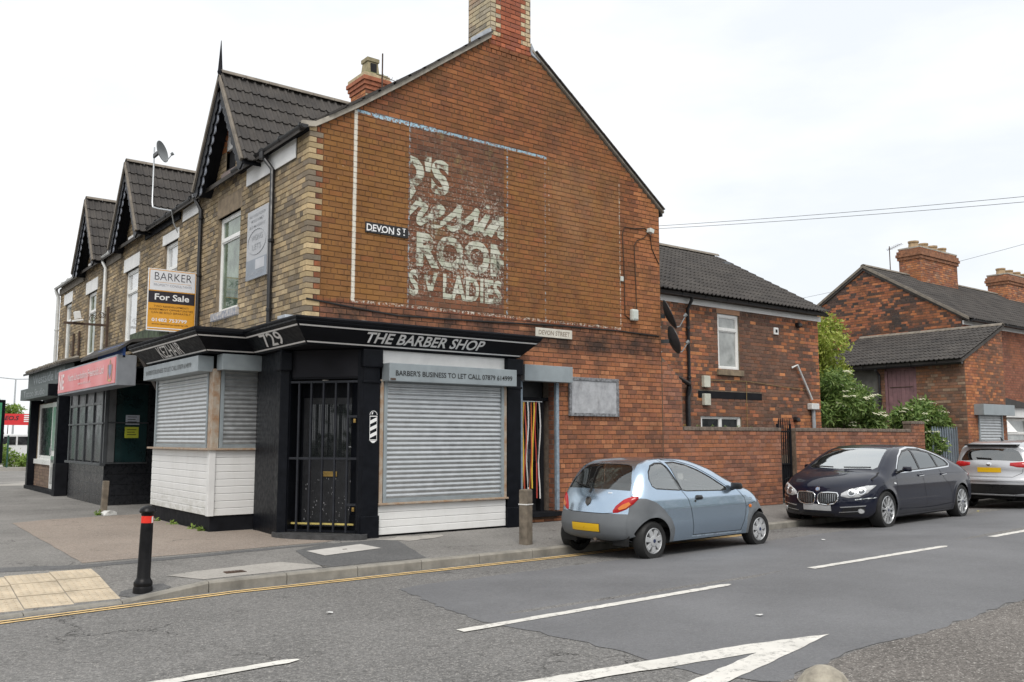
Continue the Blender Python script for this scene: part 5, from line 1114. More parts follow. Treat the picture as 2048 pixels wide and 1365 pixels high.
# ================================================================ CARS
M_TYRE = pm('tyre rubber', (.012, .012, .012), .75, var=.2, local=True); M_ALLOY = pm('silver alloy', (.52, .53, .54), .3, .6, var=.05, local=True)
M_COVER = pm('silver wheel cover', (.50, .51, .52), .35, .3, var=.05, local=True); M_CHROME = pm('chrome', (.78, .79, .8), .08, 1., var=.02, local=True, rvar=.02)
M_TRIM = pm('black car trim', (.010, .010, .011), .35, var=.1, local=True); M_UNDER = pm('car underside', (.008, .008, .008), .9, var=.1, local=True)
M_SEAT = pm('grey seat cloth', (.10, .105, .115), .9, var=.15, local=True); M_GAP = pm('panel gap', (.006, .006, .007), .8, var=.05, local=True)
M_REDL = pm('red lamp lens', (.42, .012, .015), .12, var=.15, vs=9, local=True, spec=.6); M_ORL = pm('orange lamp lens', (.62, .17, .02), .12, var=.1, local=True, spec=.6); M_CLRL = pm('clear lamp lens', (.55, .56, .57), .1, .2, var=.15, vs=12, local=True, spec=.7)
M_PLATEY = pm('yellow plate', (.70, .42, .01), .35, var=.04, local=True); M_PLATEW = pm('blanked grey plate', (.42, .43, .44), .5, var=.12, vs=5, local=True)
def car_paint(name, col, metal=.45, rough=.32, coat=1.):
    s = NT(name); v = s.objco(); back = s.n('ShaderNodeNewGeometry').outputs['Backfacing']
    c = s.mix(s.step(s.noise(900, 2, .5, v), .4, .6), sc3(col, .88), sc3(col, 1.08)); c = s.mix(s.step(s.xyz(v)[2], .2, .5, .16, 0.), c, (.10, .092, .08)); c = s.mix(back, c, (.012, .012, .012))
    s.bsdf(c, rough, metal, .4 if metal else .15, None, coat); return s.m
def car_glass(name, tint=.5, gloss=.3, body=(.02, .022, .022), film=.1):
    """tinted pane: see-through, a thin film of dust, and the sky mirrored more strongly at a slant"""
    s = NT(name); tr = s.n('ShaderNodeBsdfTransparent'); tr.inputs[0].default_value = (tint, tint * 1.04, tint * 1.02, 1)
    df = s.n('ShaderNodeBsdfDiffuse'); df.inputs[0].default_value = (*body, 1); a = s.n('ShaderNodeMixShader'); a.inputs[0].default_value = film; s.t.links.new(tr.outputs[0], a.inputs[1]); s.t.links.new(df.outputs[0], a.inputs[2])
    gl = s.n('ShaderNodeBsdfGlossy'); gl.inputs['Roughness'].default_value = .04; gl.inputs[0].default_value = (.92, .95, .95, 1)
    lw = s.n('ShaderNodeLayerWeight'); lw.inputs[0].default_value = .35; m = s.n('ShaderNodeMixShader'); s.put(m.inputs[0], s.step(lw.outputs['Fresnel'], .05, .9, gloss, .95))
    s.t.links.new(a.outputs[0], m.inputs[1]); s.t.links.new(gl.outputs[0], m.inputs[2]); s.t.links.new(m.outputs[0], s.out.inputs[0]); return s.m
def circ(cx, cy, r, n=24, a0=0, a1=360, ry=None): return [(cx + r * math.cos(R(a0 + (a1 - a0) * i / n)), cy + (ry or r) * math.sin(R(a0 + (a1 - a0) * i / n))) for i in range(n + (a1 - a0 < 360))]
class Car:
    """body as a pillow over its side silhouette: flanks y = h(x, z), and a strip over nose, roof and tail"""
    def __init__(s, name, label, loc, rz, prof, W, zb, tumble, bottom, wheels, ra, rw, qr=.3, qf=.35, k=.13, crown=.05, cat='car', lr=.7, lf=.9, tuck=.07, flare=.02, zmax=None):
        s.root = empty(name, loc, rz, label, cat); s.prof = crom(prof); s.W, s.zb, s.tum, s.bot, s.wheels, s.ra, s.rw = W, zb, tumble, bottom, wheels, ra, rw
        s.qr, s.qf, s.k, s.crown, s.lr, s.lf, s.tuck, s.fl = qr, qf, k, crown, lr, lf, tuck, flare; s.x0, s.x1 = s.prof[:, 0].min(), s.prof[:, 0].max()
        d = np.gradient(s.prof, axis=0); s.nrm = np.stack([d[:, 1], -d[:, 0]], 1); s.nrm /= np.linalg.norm(s.nrm, axis=1)[:, None]   # inward normals are +nrm (profile runs tail -> roof -> nose)
        s.S = np.concatenate([[0], np.cumsum(np.linalg.norm(np.diff(s.prof, axis=0), axis=1))])
        s.parts = {}; s.tree = None
    def w(s, x, z):
        y = s.W - s.tum * np.maximum(0, z - s.zb) ** 1.15 - s.tuck * np.clip((.5 - z) / .3, 0, 1.3) ** 2
        y = y - .015 * np.clip((z - s.zb + .12) / .12, 0, 1)
        for xw, zw in s.wheels: y = y + s.fl * np.exp(-((np.hypot(x - xw, z - zw) - s.ra) / .07) ** 2)
        return y - .05 * np.clip((x - s.wheels[1][0]) / (s.x1 - s.wheels[1][0]), 0, 1) ** 2 - .04 * np.clip((s.wheels[0][0] - x) / (s.wheels[0][0] - s.x0), 0, 1) ** 2
    def dist(s, x, z):
        a, b = s.prof[:-1], s.prof[1:]; p = np.stack([x, z], 1)[:, None, :]; ab = b - a; t = np.clip(((p - a) * ab).sum(2) / (ab ** 2).sum(1), 0, 1)
        return np.sqrt((((a + ab * t[:, :, None]) - p) ** 2).sum(2).min(1))
    def deform(s, x, y, z):
        f = (np.abs(y) / s.W); smo = lambda a: np.clip(a, 0, 1) ** 2 * (3 - 2 * np.clip(a, 0, 1))
        xx = x + s.qr * f ** 2.4 * (1 - smo((x - s.x0) / s.lr)) - s.qf * f ** 2.4 * (1 - smo((s.x1 - x) / s.lf))
        return np.stack([xx, y, z - s.crown * f ** 2 * np.clip((z - .6) / .5, 0, 1)], 1)
    def side(s, p, lift=0.):
        x, z = p[:, 0], p[:, 1]; d = np.minimum(s.dist(x, z), s.k); y = s.w(x, z) - s.k + np.sqrt(np.maximum(0, s.k ** 2 - (s.k - d) ** 2))
        P = s.deform(x, y, z)
        return P
    def inv(s, p):
        """side-view position -> domain position before the plan rounding"""
        q = np.array(p, float).copy(); t = q.copy()
        for _ in range(13): t = t + (q - s.side(t)[:, [0, 2]]) * .8
        return t
    def strip(s, p):
        x = np.interp(p[:, 0], s.S, s.prof[:, 0]); z = np.interp(p[:, 0], s.S, s.prof[:, 1]); y = p[:, 1] * (s.w(x, z) - s.k); return s.deform(x, y, z)
    def at(s, x=None, z=None, lo=0, hi=1):
        """arc length where the silhouette passes x (or z) between two fractions"""
        m = [i for i in range(len(s.S)) if lo <= s.S[i] / s.S[-1] <= hi]
        i = min(m, key=lambda i: abs((s.prof[i, 0] - x) if x is not None else (s.prof[i, 1] - z))); return s.S[i]
    def normals(s, f, p, e=.004):
        a, b = np.array([[e, 0]]), np.array([[0, e]]); n = np.cross(f(p + a) - f(p - a), f(p + b) - f(p - b)); l = np.linalg.norm(n, axis=1); l[l == 0] = 1; return n / l[:, None]
    def surface(s, f, bound, inner, regions, kind):
        pts = [Vector(p) for p in bound]; ed = [(i, (i + 1) % len(bound)) for i in range(len(bound))]
        for nm, poly in regions:
            k = len(pts); dp = dense(poly, .03); pts += [Vector(p) for p in dp]; ed += [(k + i, k + (i + 1) % len(dp)) for i in range(len(dp))]
        pts += [Vector(p) for p in inner if inpoly(p, bound)]
        vs, _, fs, *_ = delaunay_2d_cdt(pts, ed, [], 0, 1e-4)
        v = np.array([tuple(p) for p in vs]); P = f(v); N = s.normals(f, v)
        if kind == 'side':
            dd = s.dist(v[:, 0], v[:, 1]); i = np.where(dd < .004)[0]
            for j in i:
                q = np.argmin(((s.prof - v[j]) ** 2).sum(1)); N[j] = (-s.nrm[q, 0], .25, -s.nrm[q, 1]); N[j] /= np.linalg.norm(N[j])
            flip = N[:, 1] < 0
            N[flip] *= -1
        else:
            c = np.array([(s.x0 + s.x1) / 2, 0, .6]); flip = ((P - c) * N).sum(1) < 0; N[flip] *= -1
        for t in fs:
            c = v[list(t)].mean(0)
            if not inpoly(c, bound): continue
            nm = 'body'
            for r_, poly in regions:
                if inpoly(c, poly): nm = r_; break
            if nm is None: continue
            g = np.cross(P[t[1]] - P[t[0]], P[t[2]] - P[t[0]]); t = list(t) if g @ N[t[0]] > 0 else list(t)[::-1]
            for sg in (1, -1):
                key = nm if (kind != 'side' or nm in s.joined) else nm + ('+' if sg > 0 else '-')
                d = s.parts.setdefault(key, dict(v=[], n=[], f=[], idx={}))
                ids = []
                for q in t:
                    kk = (kind, sg, q)
                    if kk not in d['idx']: d['idx'][kk] = len(d['v']); m = np.array([1, sg, 1]); d['v'].append(P[q] * m); d['n'].append(N[q] * m)
                    ids.append(d['idx'][kk])
                d['f'].append(ids if sg > 0 else ids[::-1])
    def build(s, side_regions, strip_regions, mats, joined=('body',)):
        s.joined = set(joined)
        arch = []
        for xw, zw in s.wheels: arch.append((None, [tuple(q) for q in s.inv(np.array(circ(xw, zw, s.ra, 28, 0, 180) + [(xw - s.ra, 0.0), (xw + s.ra, 0.0)]))]))
        regs = arch + [(n_, [tuple(q) for q in s.inv(np.array(dense(p, .04)))]) for n_, p in side_regions]
        b = [tuple(p) for p in s.prof]; xa, xb = b[-1][0], b[0][0]; n = int((xa - xb) / .08)
        lowz = lambda x: s.bot if s.wheels[0][0] < x < s.wheels[1][0] else max(s.bot, min(b[0][1], b[-1][1]))
        bound = b + [(xa + (xb - xa) * i / n, b[-1][1] + (b[0][1] - b[-1][1]) * i / n if False else s.bot + (b[-1][1] - s.bot) * max(0, 1 - i / (n * .18)) ** 2 + (b[0][1] - s.bot) * max(0, 1 - (n - i) / (n * .14)) ** 2) for i in range(1, n)]
        inner = []
        for th in (14, 28, 42, 56, 70, 84):
            d = s.k * (1 - math.cos(R(th))); q = s.prof + s.nrm * d; ok = s.dist(q[:, 0], q[:, 1]) > d * .97; inner += [tuple(p) for p in q[ok]]
        gx = np.arange(s.x0, s.x1, .055); gzz = np.arange(s.bot + .03, s.prof[:, 1].max(), .05); G = np.array([(a, c) for a in gx for c in gzz]); ok = s.dist(G[:, 0], G[:, 1]) > s.k * .95; inner += [tuple(p) for p in G[ok]]
        s.surface(s.side, bound, inner, regs, 'side')
        S = s.S[::2]; bound2 = [(q, 0) for q in S] + [(S[-1], y) for y in (.25, .5, .75)] + [(q, 1) for q in S[::-1]] + [(S[0], y) for y in (.75, .5, .25)]
        inner2 = [(q, y) for q in S for y in (.12, .25, .38, .5, .62, .74, .85, .93)]
        s.surface(s.strip, bound2, inner2, strip_regions, 'strip')
        allv, allf = [], []
        s.obj = {}
        for key, d in s.parts.items():
            nm = key.rstrip('+-'); me = bpy.data.meshes.new(nm); V = np.array(d['v'])
            if nm in s.glass: V = V - np.array(d['n']) * .006
            me.from_pydata([tuple(p) for p in V], [], d['f']); me.polygons.foreach_set('use_smooth', [True] * len(d['f'])); me.normals_split_custom_set_from_vertices([tuple(q) for q in d['n']])
            me.materials.append(mats[nm]); me.update(); o = bpy.data.objects.new(nm, me); COL.objects.link(o); o.parent = s.root; s.obj[key] = o
            k = len(allv); allv += [tuple(p) for p in d['v']]; allf += [[i + k for i in f] for f in d['f']]
        s.tree = BVHTree.FromPolygons(allv, allf)
        # wheel wells and floor
        for xw, zw in s.wheels:
            for sg in (1, -1):
                m = MB(); a = circ(xw, zw, s.ra + .03, 14, 0, 180) ; pts = [(a[0][0], .2)] + a + [(a[-1][0], .2)]; n = len(pts); y0, y1 = sg * .35, sg * (s.W - .17)
                m.add([(p[0], y0, p[1]) for p in pts] + [(p[0], y1, p[1]) for p in pts], [(i, i + 1, n + i + 1, n + i) for i in range(n - 1)] + [tuple(range(n))]); m.build('wheel_well', M_UNDER, s.root, keep=False, recalc=False)
        MB().box(s.wheels[0][0] + s.ra, s.wheels[1][0] - s.ra, -s.W + .12, s.W - .12, s.bot - .03, s.bot + .12).box(s.x0 + .25, s.x1 - .3, -.45, .45, s.bot, s.bot + .14).build('floor_pan', M_UNDER, s.root, keep=False)
    def line(s, pts, name='panel_gap', width=.007, mat=None, side=(1, -1), lift=.0018):
        q = s.inv(np.array(dense(pts, .03) + [pts[-1]] if pts[0] != pts[-1] else dense(pts[:-1], .03) + [pts[0]])); q = q if pts[0] == pts[-1] else q[:len(q)]
        # dense() closes the loop: keep only the open run
        if pts[0] != pts[-1]:
            run = []
            for a, b in zip(pts, pts[1:]):
                n = max(1, int(math.dist(a, b) / .03)); run += [(a[0] + (b[0] - a[0]) * i / n, a[1] + (b[1] - a[1]) * i / n) for i in range(n)]
            q = s.inv(np.array(run + [pts[-1]]))
        d = np.gradient(q, axis=0); n = np.stack([-d[:, 1], d[:, 0]], 1); n /= np.linalg.norm(n, axis=1)[:, None]
        A, B = q + n * width / 2, q - n * width / 2; N = s.normals(s.side, q); N[N[:, 1] < 0] *= -1; PA, PB = s.side(A) + N * lift, s.side(B) + N * lift
        for sg in side:
            m = MB(); k = len(q); m.add([tuple(p * np.array([1, sg, 1])) for p in PA] + [tuple(p * np.array([1, sg, 1])) for p in PB], [(i, i + 1, k + i + 1, k + i) for i in range(k - 1)]); m.build(name, mat or M_GAP, s.root, keep=False, recalc=False)
    def decal(s, poly, mat, name, axis, sign, off=.006, parent=None, dome=0., depth=.012, grid=.03):
        """outline in the plane across 'axis' pressed onto the body from outside, with a real edge"""
        poly = dense(poly, .03); pts = [Vector(p) for p in poly]; n0 = len(pts); ed = [(i, (i + 1) % n0) for i in range(n0)]
        xs, ys = [p[0] for p in poly], [p[1] for p in poly]; a = min(xs) + grid
        while a < max(xs):
            b = min(ys) + grid
            while b < max(ys):
                if inpoly((a, b), poly): pts.append(Vector((a, b)))
                b += grid
            a += grid
        vs, _, fs, *_ = delaunay_2d_cdt(pts, ed, [], 0, 1e-4); P, NN = [], []
        for v in vs:
            o, d = (Vector((sign * 9, v[0], v[1])), Vector((-sign, 0, 0))) if axis == 'x' else (Vector((v[0], sign * 9, v[1])), Vector((0, -sign, 0)))
            h, nr, *_ = s.tree.ray_cast(o, d)
            if h is None: h = Vector(P[-1]) if P else Vector((0, 0, 0)); nr = -d
            if nr.dot(d) > 0: nr = -nr
            e = min(math.dist(v, p) for p in poly); P.append(h + nr * (off + dome * min(1, e / .06) ** .5)); NN.append(nr)
        fs = [f for f in fs if inpoly(sum((vs[i] for i in f), Vector((0, 0))) / len(f), poly)]
        from collections import Counter
        ec = Counter(tuple(sorted((f[i], f[(i + 1) % len(f)]))) for f in fs for i in range(len(f))); be = [e for e, c in ec.items() if c == 1]
        m = MB(); k = len(P); m.add(P + [p - q * (depth + off) for p, q in zip(P, NN)], [tuple(f) for f in fs] + [(a, b, b + k, a + k) for a, b in be]); o = m.build(name, mat, parent or s.root, keep=False, smooth=True)
        return o
    def wheel(s, x, y, z, r, wd, style, spokes, sg):
        T = Matrix.Translation((x, y, z)) @ (Matrix() if sg > 0 else Matrix.Rotation(math.pi, 4, 'Z'))
        rr = r * (.66 if style == 'cover' else .74); h = wd / 2
        ty = MB(T).lathe([(rr, -h), (rr + .02, -h - .004), (r - .03, -h - .006), (r - .008, -h + .02), (r, -h + .045), (r, h - .045), (r - .008, h - .02), (r - .03, h + .006), (rr + .02, h + .004), (rr, h)], n=40, axis='y', cap=False).build('wheel', M_TYRE, s.root, keep=False, smooth=True)
        m = MB(T).lathe([(rr + .004, h - .01), (rr - .012, h + .002), (rr - .02, h - .012), (rr - .03, h - .05), (.02, h - .06)], n=36, axis='y', cap=False); m.build('rim', M_COVER if style == 'cover' else M_ALLOY, ty, keep=False, smooth=True)
        sm = M_COVER if style == 'cover' else M_ALLOY
        dk = MB(T).lathe([(rr - .025, h - .040), (.03, h - .040)], n=30, axis='y', cap=False).build('rim_shadow', M_TRIM, ty, keep=False)
        for i in range(spokes):
            a = 2 * math.pi * i / spokes + .2
            if style == 'cover': poly = [(.05, -.028), (rr * .80, -.036), (rr - .022, -.028), (rr - .022, .028), (rr * .80, .036), (.05, .028)]
            else: poly = [(.05, -.022), (rr * .5, -.014), (rr - .018, -.026), (rr - .018, -.008), (rr * .55, .0), (rr - .018, .008), (rr - .018, .026), (rr * .5, .014), (.05, .022)]
            u_, v_ = Vector((math.cos(a), 0, math.sin(a))), Vector((-math.sin(a), 0, math.cos(a)))
            MB(T).prism(poly, Vector((0, h - .045, 0)), u_, v_, (0, .042, 0)).build('spoke', sm, ty, keep=False, bevel=.004)
        MB(T).lathe([(.075, h - .03), (.07, h + .004), (.03, h + .010), (.0, h + .010)], n=20, axis='y').build('hub_cap', sm, ty, keep=False, smooth=True); MB(T).lathe([(.028, h + .0105), (.022, h + .014), (0, h + .014)], n=14, axis='y').build('hub_badge', pm('dark blue badge', (.02, .03, .08), .3, local=True), ty, keep=False)
    def seats(s, xs, zc, yo=.36):
        for x in xs:
            for y in (-yo, yo):
                MB().box(x - .05, x + .48, y - .23, y + .23, zc - .12, zc + .04).build('seat', M_SEAT, s.root, bevel=.05, keep=False)
                MB(Matrix.Translation((x, 0, zc)) @ Matrix.Rotation(R(-14), 4, 'Y')).box(-.09, .05, y - .22, y + .22, 0, .50).build('seat_back', M_SEAT, s.root, bevel=.045, keep=False)
                MB(Matrix.Translation((x, 0, zc)) @ Matrix.Rotation(R(-14), 4, 'Y')).box(-.07, .03, y - .12, y + .12, .53, .70).build('head_restraint', M_SEAT, s.root, bevel=.035, keep=False)
    def mirror(s, x, z, y, mat):
        for sg in (1, -1):
            MB(Matrix.Translation((x, sg * y, z))).prism([(-.03, -.04), (.05, -.05), (.08, -.01), (.07, .035), (.03, .055), (-.03, .05)], Vector((0, -.07 if sg > 0 else -.09, 0)), Xu, Zu, (0, .16, 0)).build('door_mirror', mat, s.root, bevel=.028, smooth=True, keep=False)
            MB(Matrix.Translation((x, sg * y, z))).tube([(.06, -sg * .12, -.05), (.05, -sg * .03, -.02)], .025).build('mirror_arm', M_TRIM, s.root, keep=False)
# ---------------------------------------------------------------- small silver-blue hatchback
ka = Car('hatchback_car', 'small silver blue hatchback with grey bumpers parked facing away', (3.33, -3.14, -.035), R(2.8),
         [(-.36, .25), (-.48, .30), (-.535, .42), (-.53, .54), (-.50, .63), (-.465, .76), (-.40, .90), (-.27, 1.06), (-.10, 1.22), (.06, 1.315), (.35, 1.368), (.75, 1.375), (1.1, 1.345), (1.5, 1.235), (1.85, 1.08), (2.12, .965), (2.4, .90), (2.65, .815), (2.88, .66), (3.0, .52), (3.05, .40), (3.02, .30), (2.9, .24)],
         .815, .82, .40, .23, [(0, .265), (2.47, .265)], .315, .265, qr=.30, qf=.42, k=.15, crown=.045, lr=.75, lf=1.0, tuck=.05, flare=.022)
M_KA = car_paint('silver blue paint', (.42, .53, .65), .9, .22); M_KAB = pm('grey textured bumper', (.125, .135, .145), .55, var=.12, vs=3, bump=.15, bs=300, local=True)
G1 = car_glass('light car glass', .9, .30, (.25, .28, .27), .08); G2 = car_glass('rear car glass', .7, .14, (.1, .11, .11), .06)
ka.glass = {'side_window', 'rear_window', 'windscreen', 'quarter_window'}
dw = [(.53, 1.30), (.70, 1.305), (.90, 1.265), (1.15, 1.18), (1.38, 1.075), (1.66, .925), (1.66, .905), (1.55, .895), (.75, .915), (.66, .93)]
qw = [(.41, 1.295), (.46, 1.26), (.645, .945), (.60, .93), (.12, .965), (.05, 1.0), (.03, 1.09), (.07, 1.18), (.17, 1.26), (.30, 1.295)]
def grow(P, d):
    c = np.mean(P, 0); out = []
    n = len(P); area = sum(P[i][0] * P[(i + 1) % n][1] - P[(i + 1) % n][0] * P[i][1] for i in range(n)); sg = 1 if area > 0 else -1
    for i in range(n):
        a, b, c_ = np.array(P[i - 1]), np.array(P[i]), np.array(P[(i + 1) % n]); e1, e2 = b - a, c_ - b; n1 = np.array([e1[1], -e1[0]]) / np.linalg.norm(e1); n2 = np.array([e2[1], -e2[0]]) / np.linalg.norm(e2); m = n1 + n2; m = m / np.linalg.norm(m); out.append(tuple(b + sg * m * d / max(.5, float(m @ n1))))
    return out
rb = [(-.60, .22), (-.60, .70), (-.50, .655), (-.40, .78), (-.28, .845), (-.12, .835), (.06, .775), (.22, .66), (.36, .53), (.43, .40), (.42, .20)]
fb = [(2.10, .20), (2.12, .45), (2.17, .60), (2.27, .68), (2.42, .695), (2.6, .655), (2.72, .60), (2.9, .56), (3.2, .55), (3.2, .1)]
sB = ka.at(z=.625, lo=0, hi=.3); sF = ka.at(z=.54, lo=.8, hi=1)
Wn = lambda a, b, y, c=.06: [(a + c, 0), (b - c * .6, 0), (b - c * .6, y - .12), (b - c, y - .03), (b - c * 1.6, y), (a + c * .9, y), (a + c * .1, y - .04), (a, y - .14), (a, 0)]
ka.build([('side_window', dw), ('quarter_window', qw), ('window_rubber', grow(dw, .016)), ('window_rubber', grow(qw, .016)), ('rear_bumper', rb), ('front_bumper', fb)],
         [('rear_bumper', [(-1, -.1), (sB, -.1), (sB, 2), (-1, 2)]), ('front_bumper', [(sF, -.1), (99, -.1), (99, 2), (sF, 2)]),
          ('rear_window', [(ka.at(z=.955, hi=.35), -.05), (ka.at(z=1.29, hi=.35), -.05), (ka.at(z=1.29, hi=.35), .72), (ka.at(z=1.275, hi=.35), .86), (ka.at(z=1.24, hi=.35), .93), (ka.at(z=1.0, hi=.35), 1.02), (ka.at(z=.965, hi=.35), 1.0), (ka.at(z=.955, hi=.35), .9)]),
          ('windscreen', [(ka.at(x=1.22, lo=.3), -.05), (ka.at(x=2.08, lo=.3), -.05), (ka.at(x=2.0, lo=.3), .8), (ka.at(x=1.92, lo=.3), .96), (ka.at(x=1.28, lo=.3), .94), (ka.at(x=1.23, lo=.3), .8)])],
         {'body': M_KA, 'side_window': G1, 'quarter_window': G1, 'window_rubber': M_TRIM, 'rear_bumper': M_KAB, 'front_bumper': M_KAB, 'rear_window': G2, 'windscreen': G1}, joined=('body', 'rear_bumper', 'front_bumper'))
ka.line([(.42, 1.345), (.60, .96), (.74, .80), (.80, .62), (.84, .40), (.84, .29), (1.98, .285), (2.06, .45), (2.10, .62), (2.08, .75), (1.93, .89)])
ka.line([(.48, 1.345), (.75, 1.335), (1.1, 1.245), (1.45, 1.08), (1.74, .92)]); ka.line([(2.1, .63), (2.2, .665), (2.35, .70)], width=.006)
for i, P_ in enumerate(([(-.80, .60)],)): pass
# tailgate shut line, lamps, badge, plate, wiper, handle
tg = [(y, z) for y, z in ((-.42, .635), (-.435, .70), (-.60, .86), (-.62, .98))]
def ribbon(c, pts, sign, mat=M_GAP, name='panel_gap', w=.008, off=.002):
    m = MB(); vs = []
    run = []
    for a, b in zip(pts, pts[1:]):
        n = max(1, int(math.dist(a, b) / .03)); run += [(a[0] + (b[0] - a[0]) * i / n, a[1] + (b[1] - a[1]) * i / n) for i in range(n)]
    run.append(pts[-1]); q = np.array(run); d = np.gradient(q, axis=0); nn = np.stack([-d[:, 1], d[:, 0]], 1); nn /= np.linalg.norm(nn, axis=1)[:, None]
    for p, t in zip(q, nn):
        for e in (-1, 1):
            h, nr, *_ = c.tree.ray_cast(Vector((sign * 9, p[0] + t[0] * e * w / 2, p[1] + t[1] * e * w / 2)), Vector((-sign, 0, 0)))
            if h is None: h = Vector(vs[-1]) if vs else Vector(); nr = Vector((sign, 0, 0))
            if nr.x * sign < 0: nr = -nr
            vs.append(tuple(h + nr * off))
    m.add(vs, [(2 * i, 2 * i + 1, 2 * i + 3, 2 * i + 2) for i in range(len(q) - 1)]); return m.build(name, mat, c.root, keep=False, recalc=False)
ribbon(ka, [(-.66, .99), (-.63, .86), (-.47, .70), (-.44, .64), (-.3, .628), (.3, .628), (.44, .64), (.47, .70), (.63, .86), (.66, .99)], -1)
for sg in (-1, 1):
    tl = ka.decal([(sg * y, z) for y, z in ((.44, .640), (.50, .645), (.60, .69), (.67, .76), (.705, .83), (.70, .865), (.64, .865), (.55, .82), (.47, .74), (.43, .67))], M_REDL, 'tail_lamp', 'x', -1, .006, dome=.016)
    ka.decal([(sg * y, z) for y, z in ((.52, .675), (.60, .705), (.645, .755), (.62, .785), (.55, .75), (.50, .70))], M_ORL, 'indicator', 'x', -1, .023, parent=tl, depth=.004)
ka.decal([(-.262, .375), (.262, .375), (.262, .490), (-.262, .490)], M_TRIM, 'plate_recess', 'x', -1, .003); kp = ka.decal([(-.255, .382), (.255, .382), (.255, .484), (-.255, .484)], M_PLATEY, 'number_plate', 'x', -1, .010)
ka.decal([(.0, .715), (.045, .755), (.05, .81), (.03, .835), (-.03, .835), (-.05, .81), (-.045, .755)], pm('dark badge', (.09, .085, .08), .3, .5, local=True), 'badge', 'x', -1, .012, dome=.006)
ka.decal([(.0 + .028 * math.cos(t), .822 + .012 * math.sin(t)) for t in [2 * math.pi * i / 12 for i in range(12)]], M_CHROME, 'badge_lock', 'x', -1, .022)
ka.decal([(-.36, .895), (-.30, .895), (-.30, .91), (-.36, .91)], M_CHROME, 'badge_script', 'x', -1, .004)
def hitx(c, y, z, sign, off=0.):
    h, nr, *_ = c.tree.ray_cast(Vector((sign * 9, y, z)), Vector((-sign, 0, 0))); return Vector(h) + Vector((sign * off, 0, 0))
wp = MB(); wp.tube([hitx(ka, .02, .96, -1, .02), hitx(ka, .25, 1.0, -1, .03), hitx(ka, .45, 1.03, -1, .025)], .009, 6); wp.tube([hitx(ka, .02, .90, -1, .0), hitx(ka, .0, .97, -1, .03)], [.025, .014], 8); wp.build('rear_wiper', M_TRIM, ka.root, keep=False, smooth=True)
MB().tube([hitx(ka, -.12, .28, -1, .02), hitx(ka, -.12, .27, -1, -.25)], .03, 10).build('exhaust', pm('rusty exhaust', (.25, .2, .16), .5, .6, local=True), ka.root, keep=False, smooth=True)
for sg in (1, -1):
    ka.decal([(.90, .80), (.93, .775), (1.04, .775), (1.07, .80), (1.05, .835), (.93, .84)], M_TRIM, 'door_handle', 'y', sg, .012, dome=.018); ka.decal(circ(.895, .762, .018, 10), M_TRIM, 'door_lock', 'y', sg, .004); ka.decal(circ(2.2, .635, .032, 12, ry=.026), M_ORL, 'side_repeater', 'y', sg, .006, dome=.012)
    hl = ka.decal([(sg * y, z) for y, z in ((.38, .60), (.62, .60), (.68, .70), (.58, .76), (.42, .72))], M_CLRL, 'headlamp', 'x', 1, .006, dome=.01)
    for x in (0, 2.47): ka.wheel(x, sg * (.705), .265, .268, .17, 'cover', 7, sg)
    ka.line([(.82, .275), (2.0, .265)], 'sill_trim', .02, pm('pale sill edge', (.40, .48, .56), .3, .4, local=True), (sg,))
ka.mirror(1.80, .94, .84, M_TRIM); ka.seats((.95,), .58)
MB().box(.15, .32, -.6, .6, .55, 1.0).build('rear_seat', M_SEAT, ka.root, bevel=.05, keep=False); MB().box(1.62, 2.0, -.68, .68, .6, .88).build('dashboard', M_TRIM, ka.root, bevel=.05, keep=False)
MB(Matrix.Translation((1.45, -.33, .92)) @ Matrix.Rotation(R(62), 4, 'Y')).tube([(.18 * math.cos(R(15 * i)), .18 * math.sin(R(15 * i)), 0) for i in range(25)], .014, 6).build('steering_wheel', M_TRIM, ka.root, keep=False, smooth=True)
# ---------------------------------------------------------------- dark blue five-door saloon facing us
bm_ = Car('saloon_car', 'dark navy fastback saloon with chrome twin grille facing the camera', (13.17, -2.42, -.035), R(184.6),
          [(-.72, .26), (-.88, .32), (-.93, .46), (-.93, .68), (-.90, .86), (-.82, .98), (-.60, 1.06), (-.2, 1.17), (.3, 1.315), (.8, 1.425), (1.4, 1.505), (1.95, 1.52), (2.4, 1.475), (2.75, 1.36), (3.1, 1.19), (3.36, 1.055), (3.6, 1.0), (3.9, .915), (4.12, .80), (4.215, .68), (4.255, .52), (4.25, .36), (4.2, .24), (4.05, .20)],
          .945, .93, .40, .20, [(0, .345), (3.40, .345)], .385, .345, qr=.28, qf=.40, k=.15, crown=.055, lr=.8, lf=1.0, tuck=.06, flare=.015)
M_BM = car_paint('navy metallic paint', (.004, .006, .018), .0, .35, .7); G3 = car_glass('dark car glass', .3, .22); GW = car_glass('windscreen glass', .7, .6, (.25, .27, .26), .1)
bm_.glass = {'front_window', 'rear_window', 'quarter_window', 'windscreen', 'back_window'}
g0 = [(2.83, 1.03), (2.70, 1.15), (2.52, 1.28), (2.25, 1.385), (1.93, 1.425), (1.87, 1.06)]; g1 = [(1.80, 1.06), (1.86, 1.425), (1.55, 1.415), (1.12, 1.355), (1.00, 1.085)]; g2 = [(.94, 1.085), (1.05, 1.345), (.80, 1.285), (.56, 1.20), (.46, 1.13), (.52, 1.10)]
lamp = [(3.45, .84), (3.6, .69), (3.95, .66)]
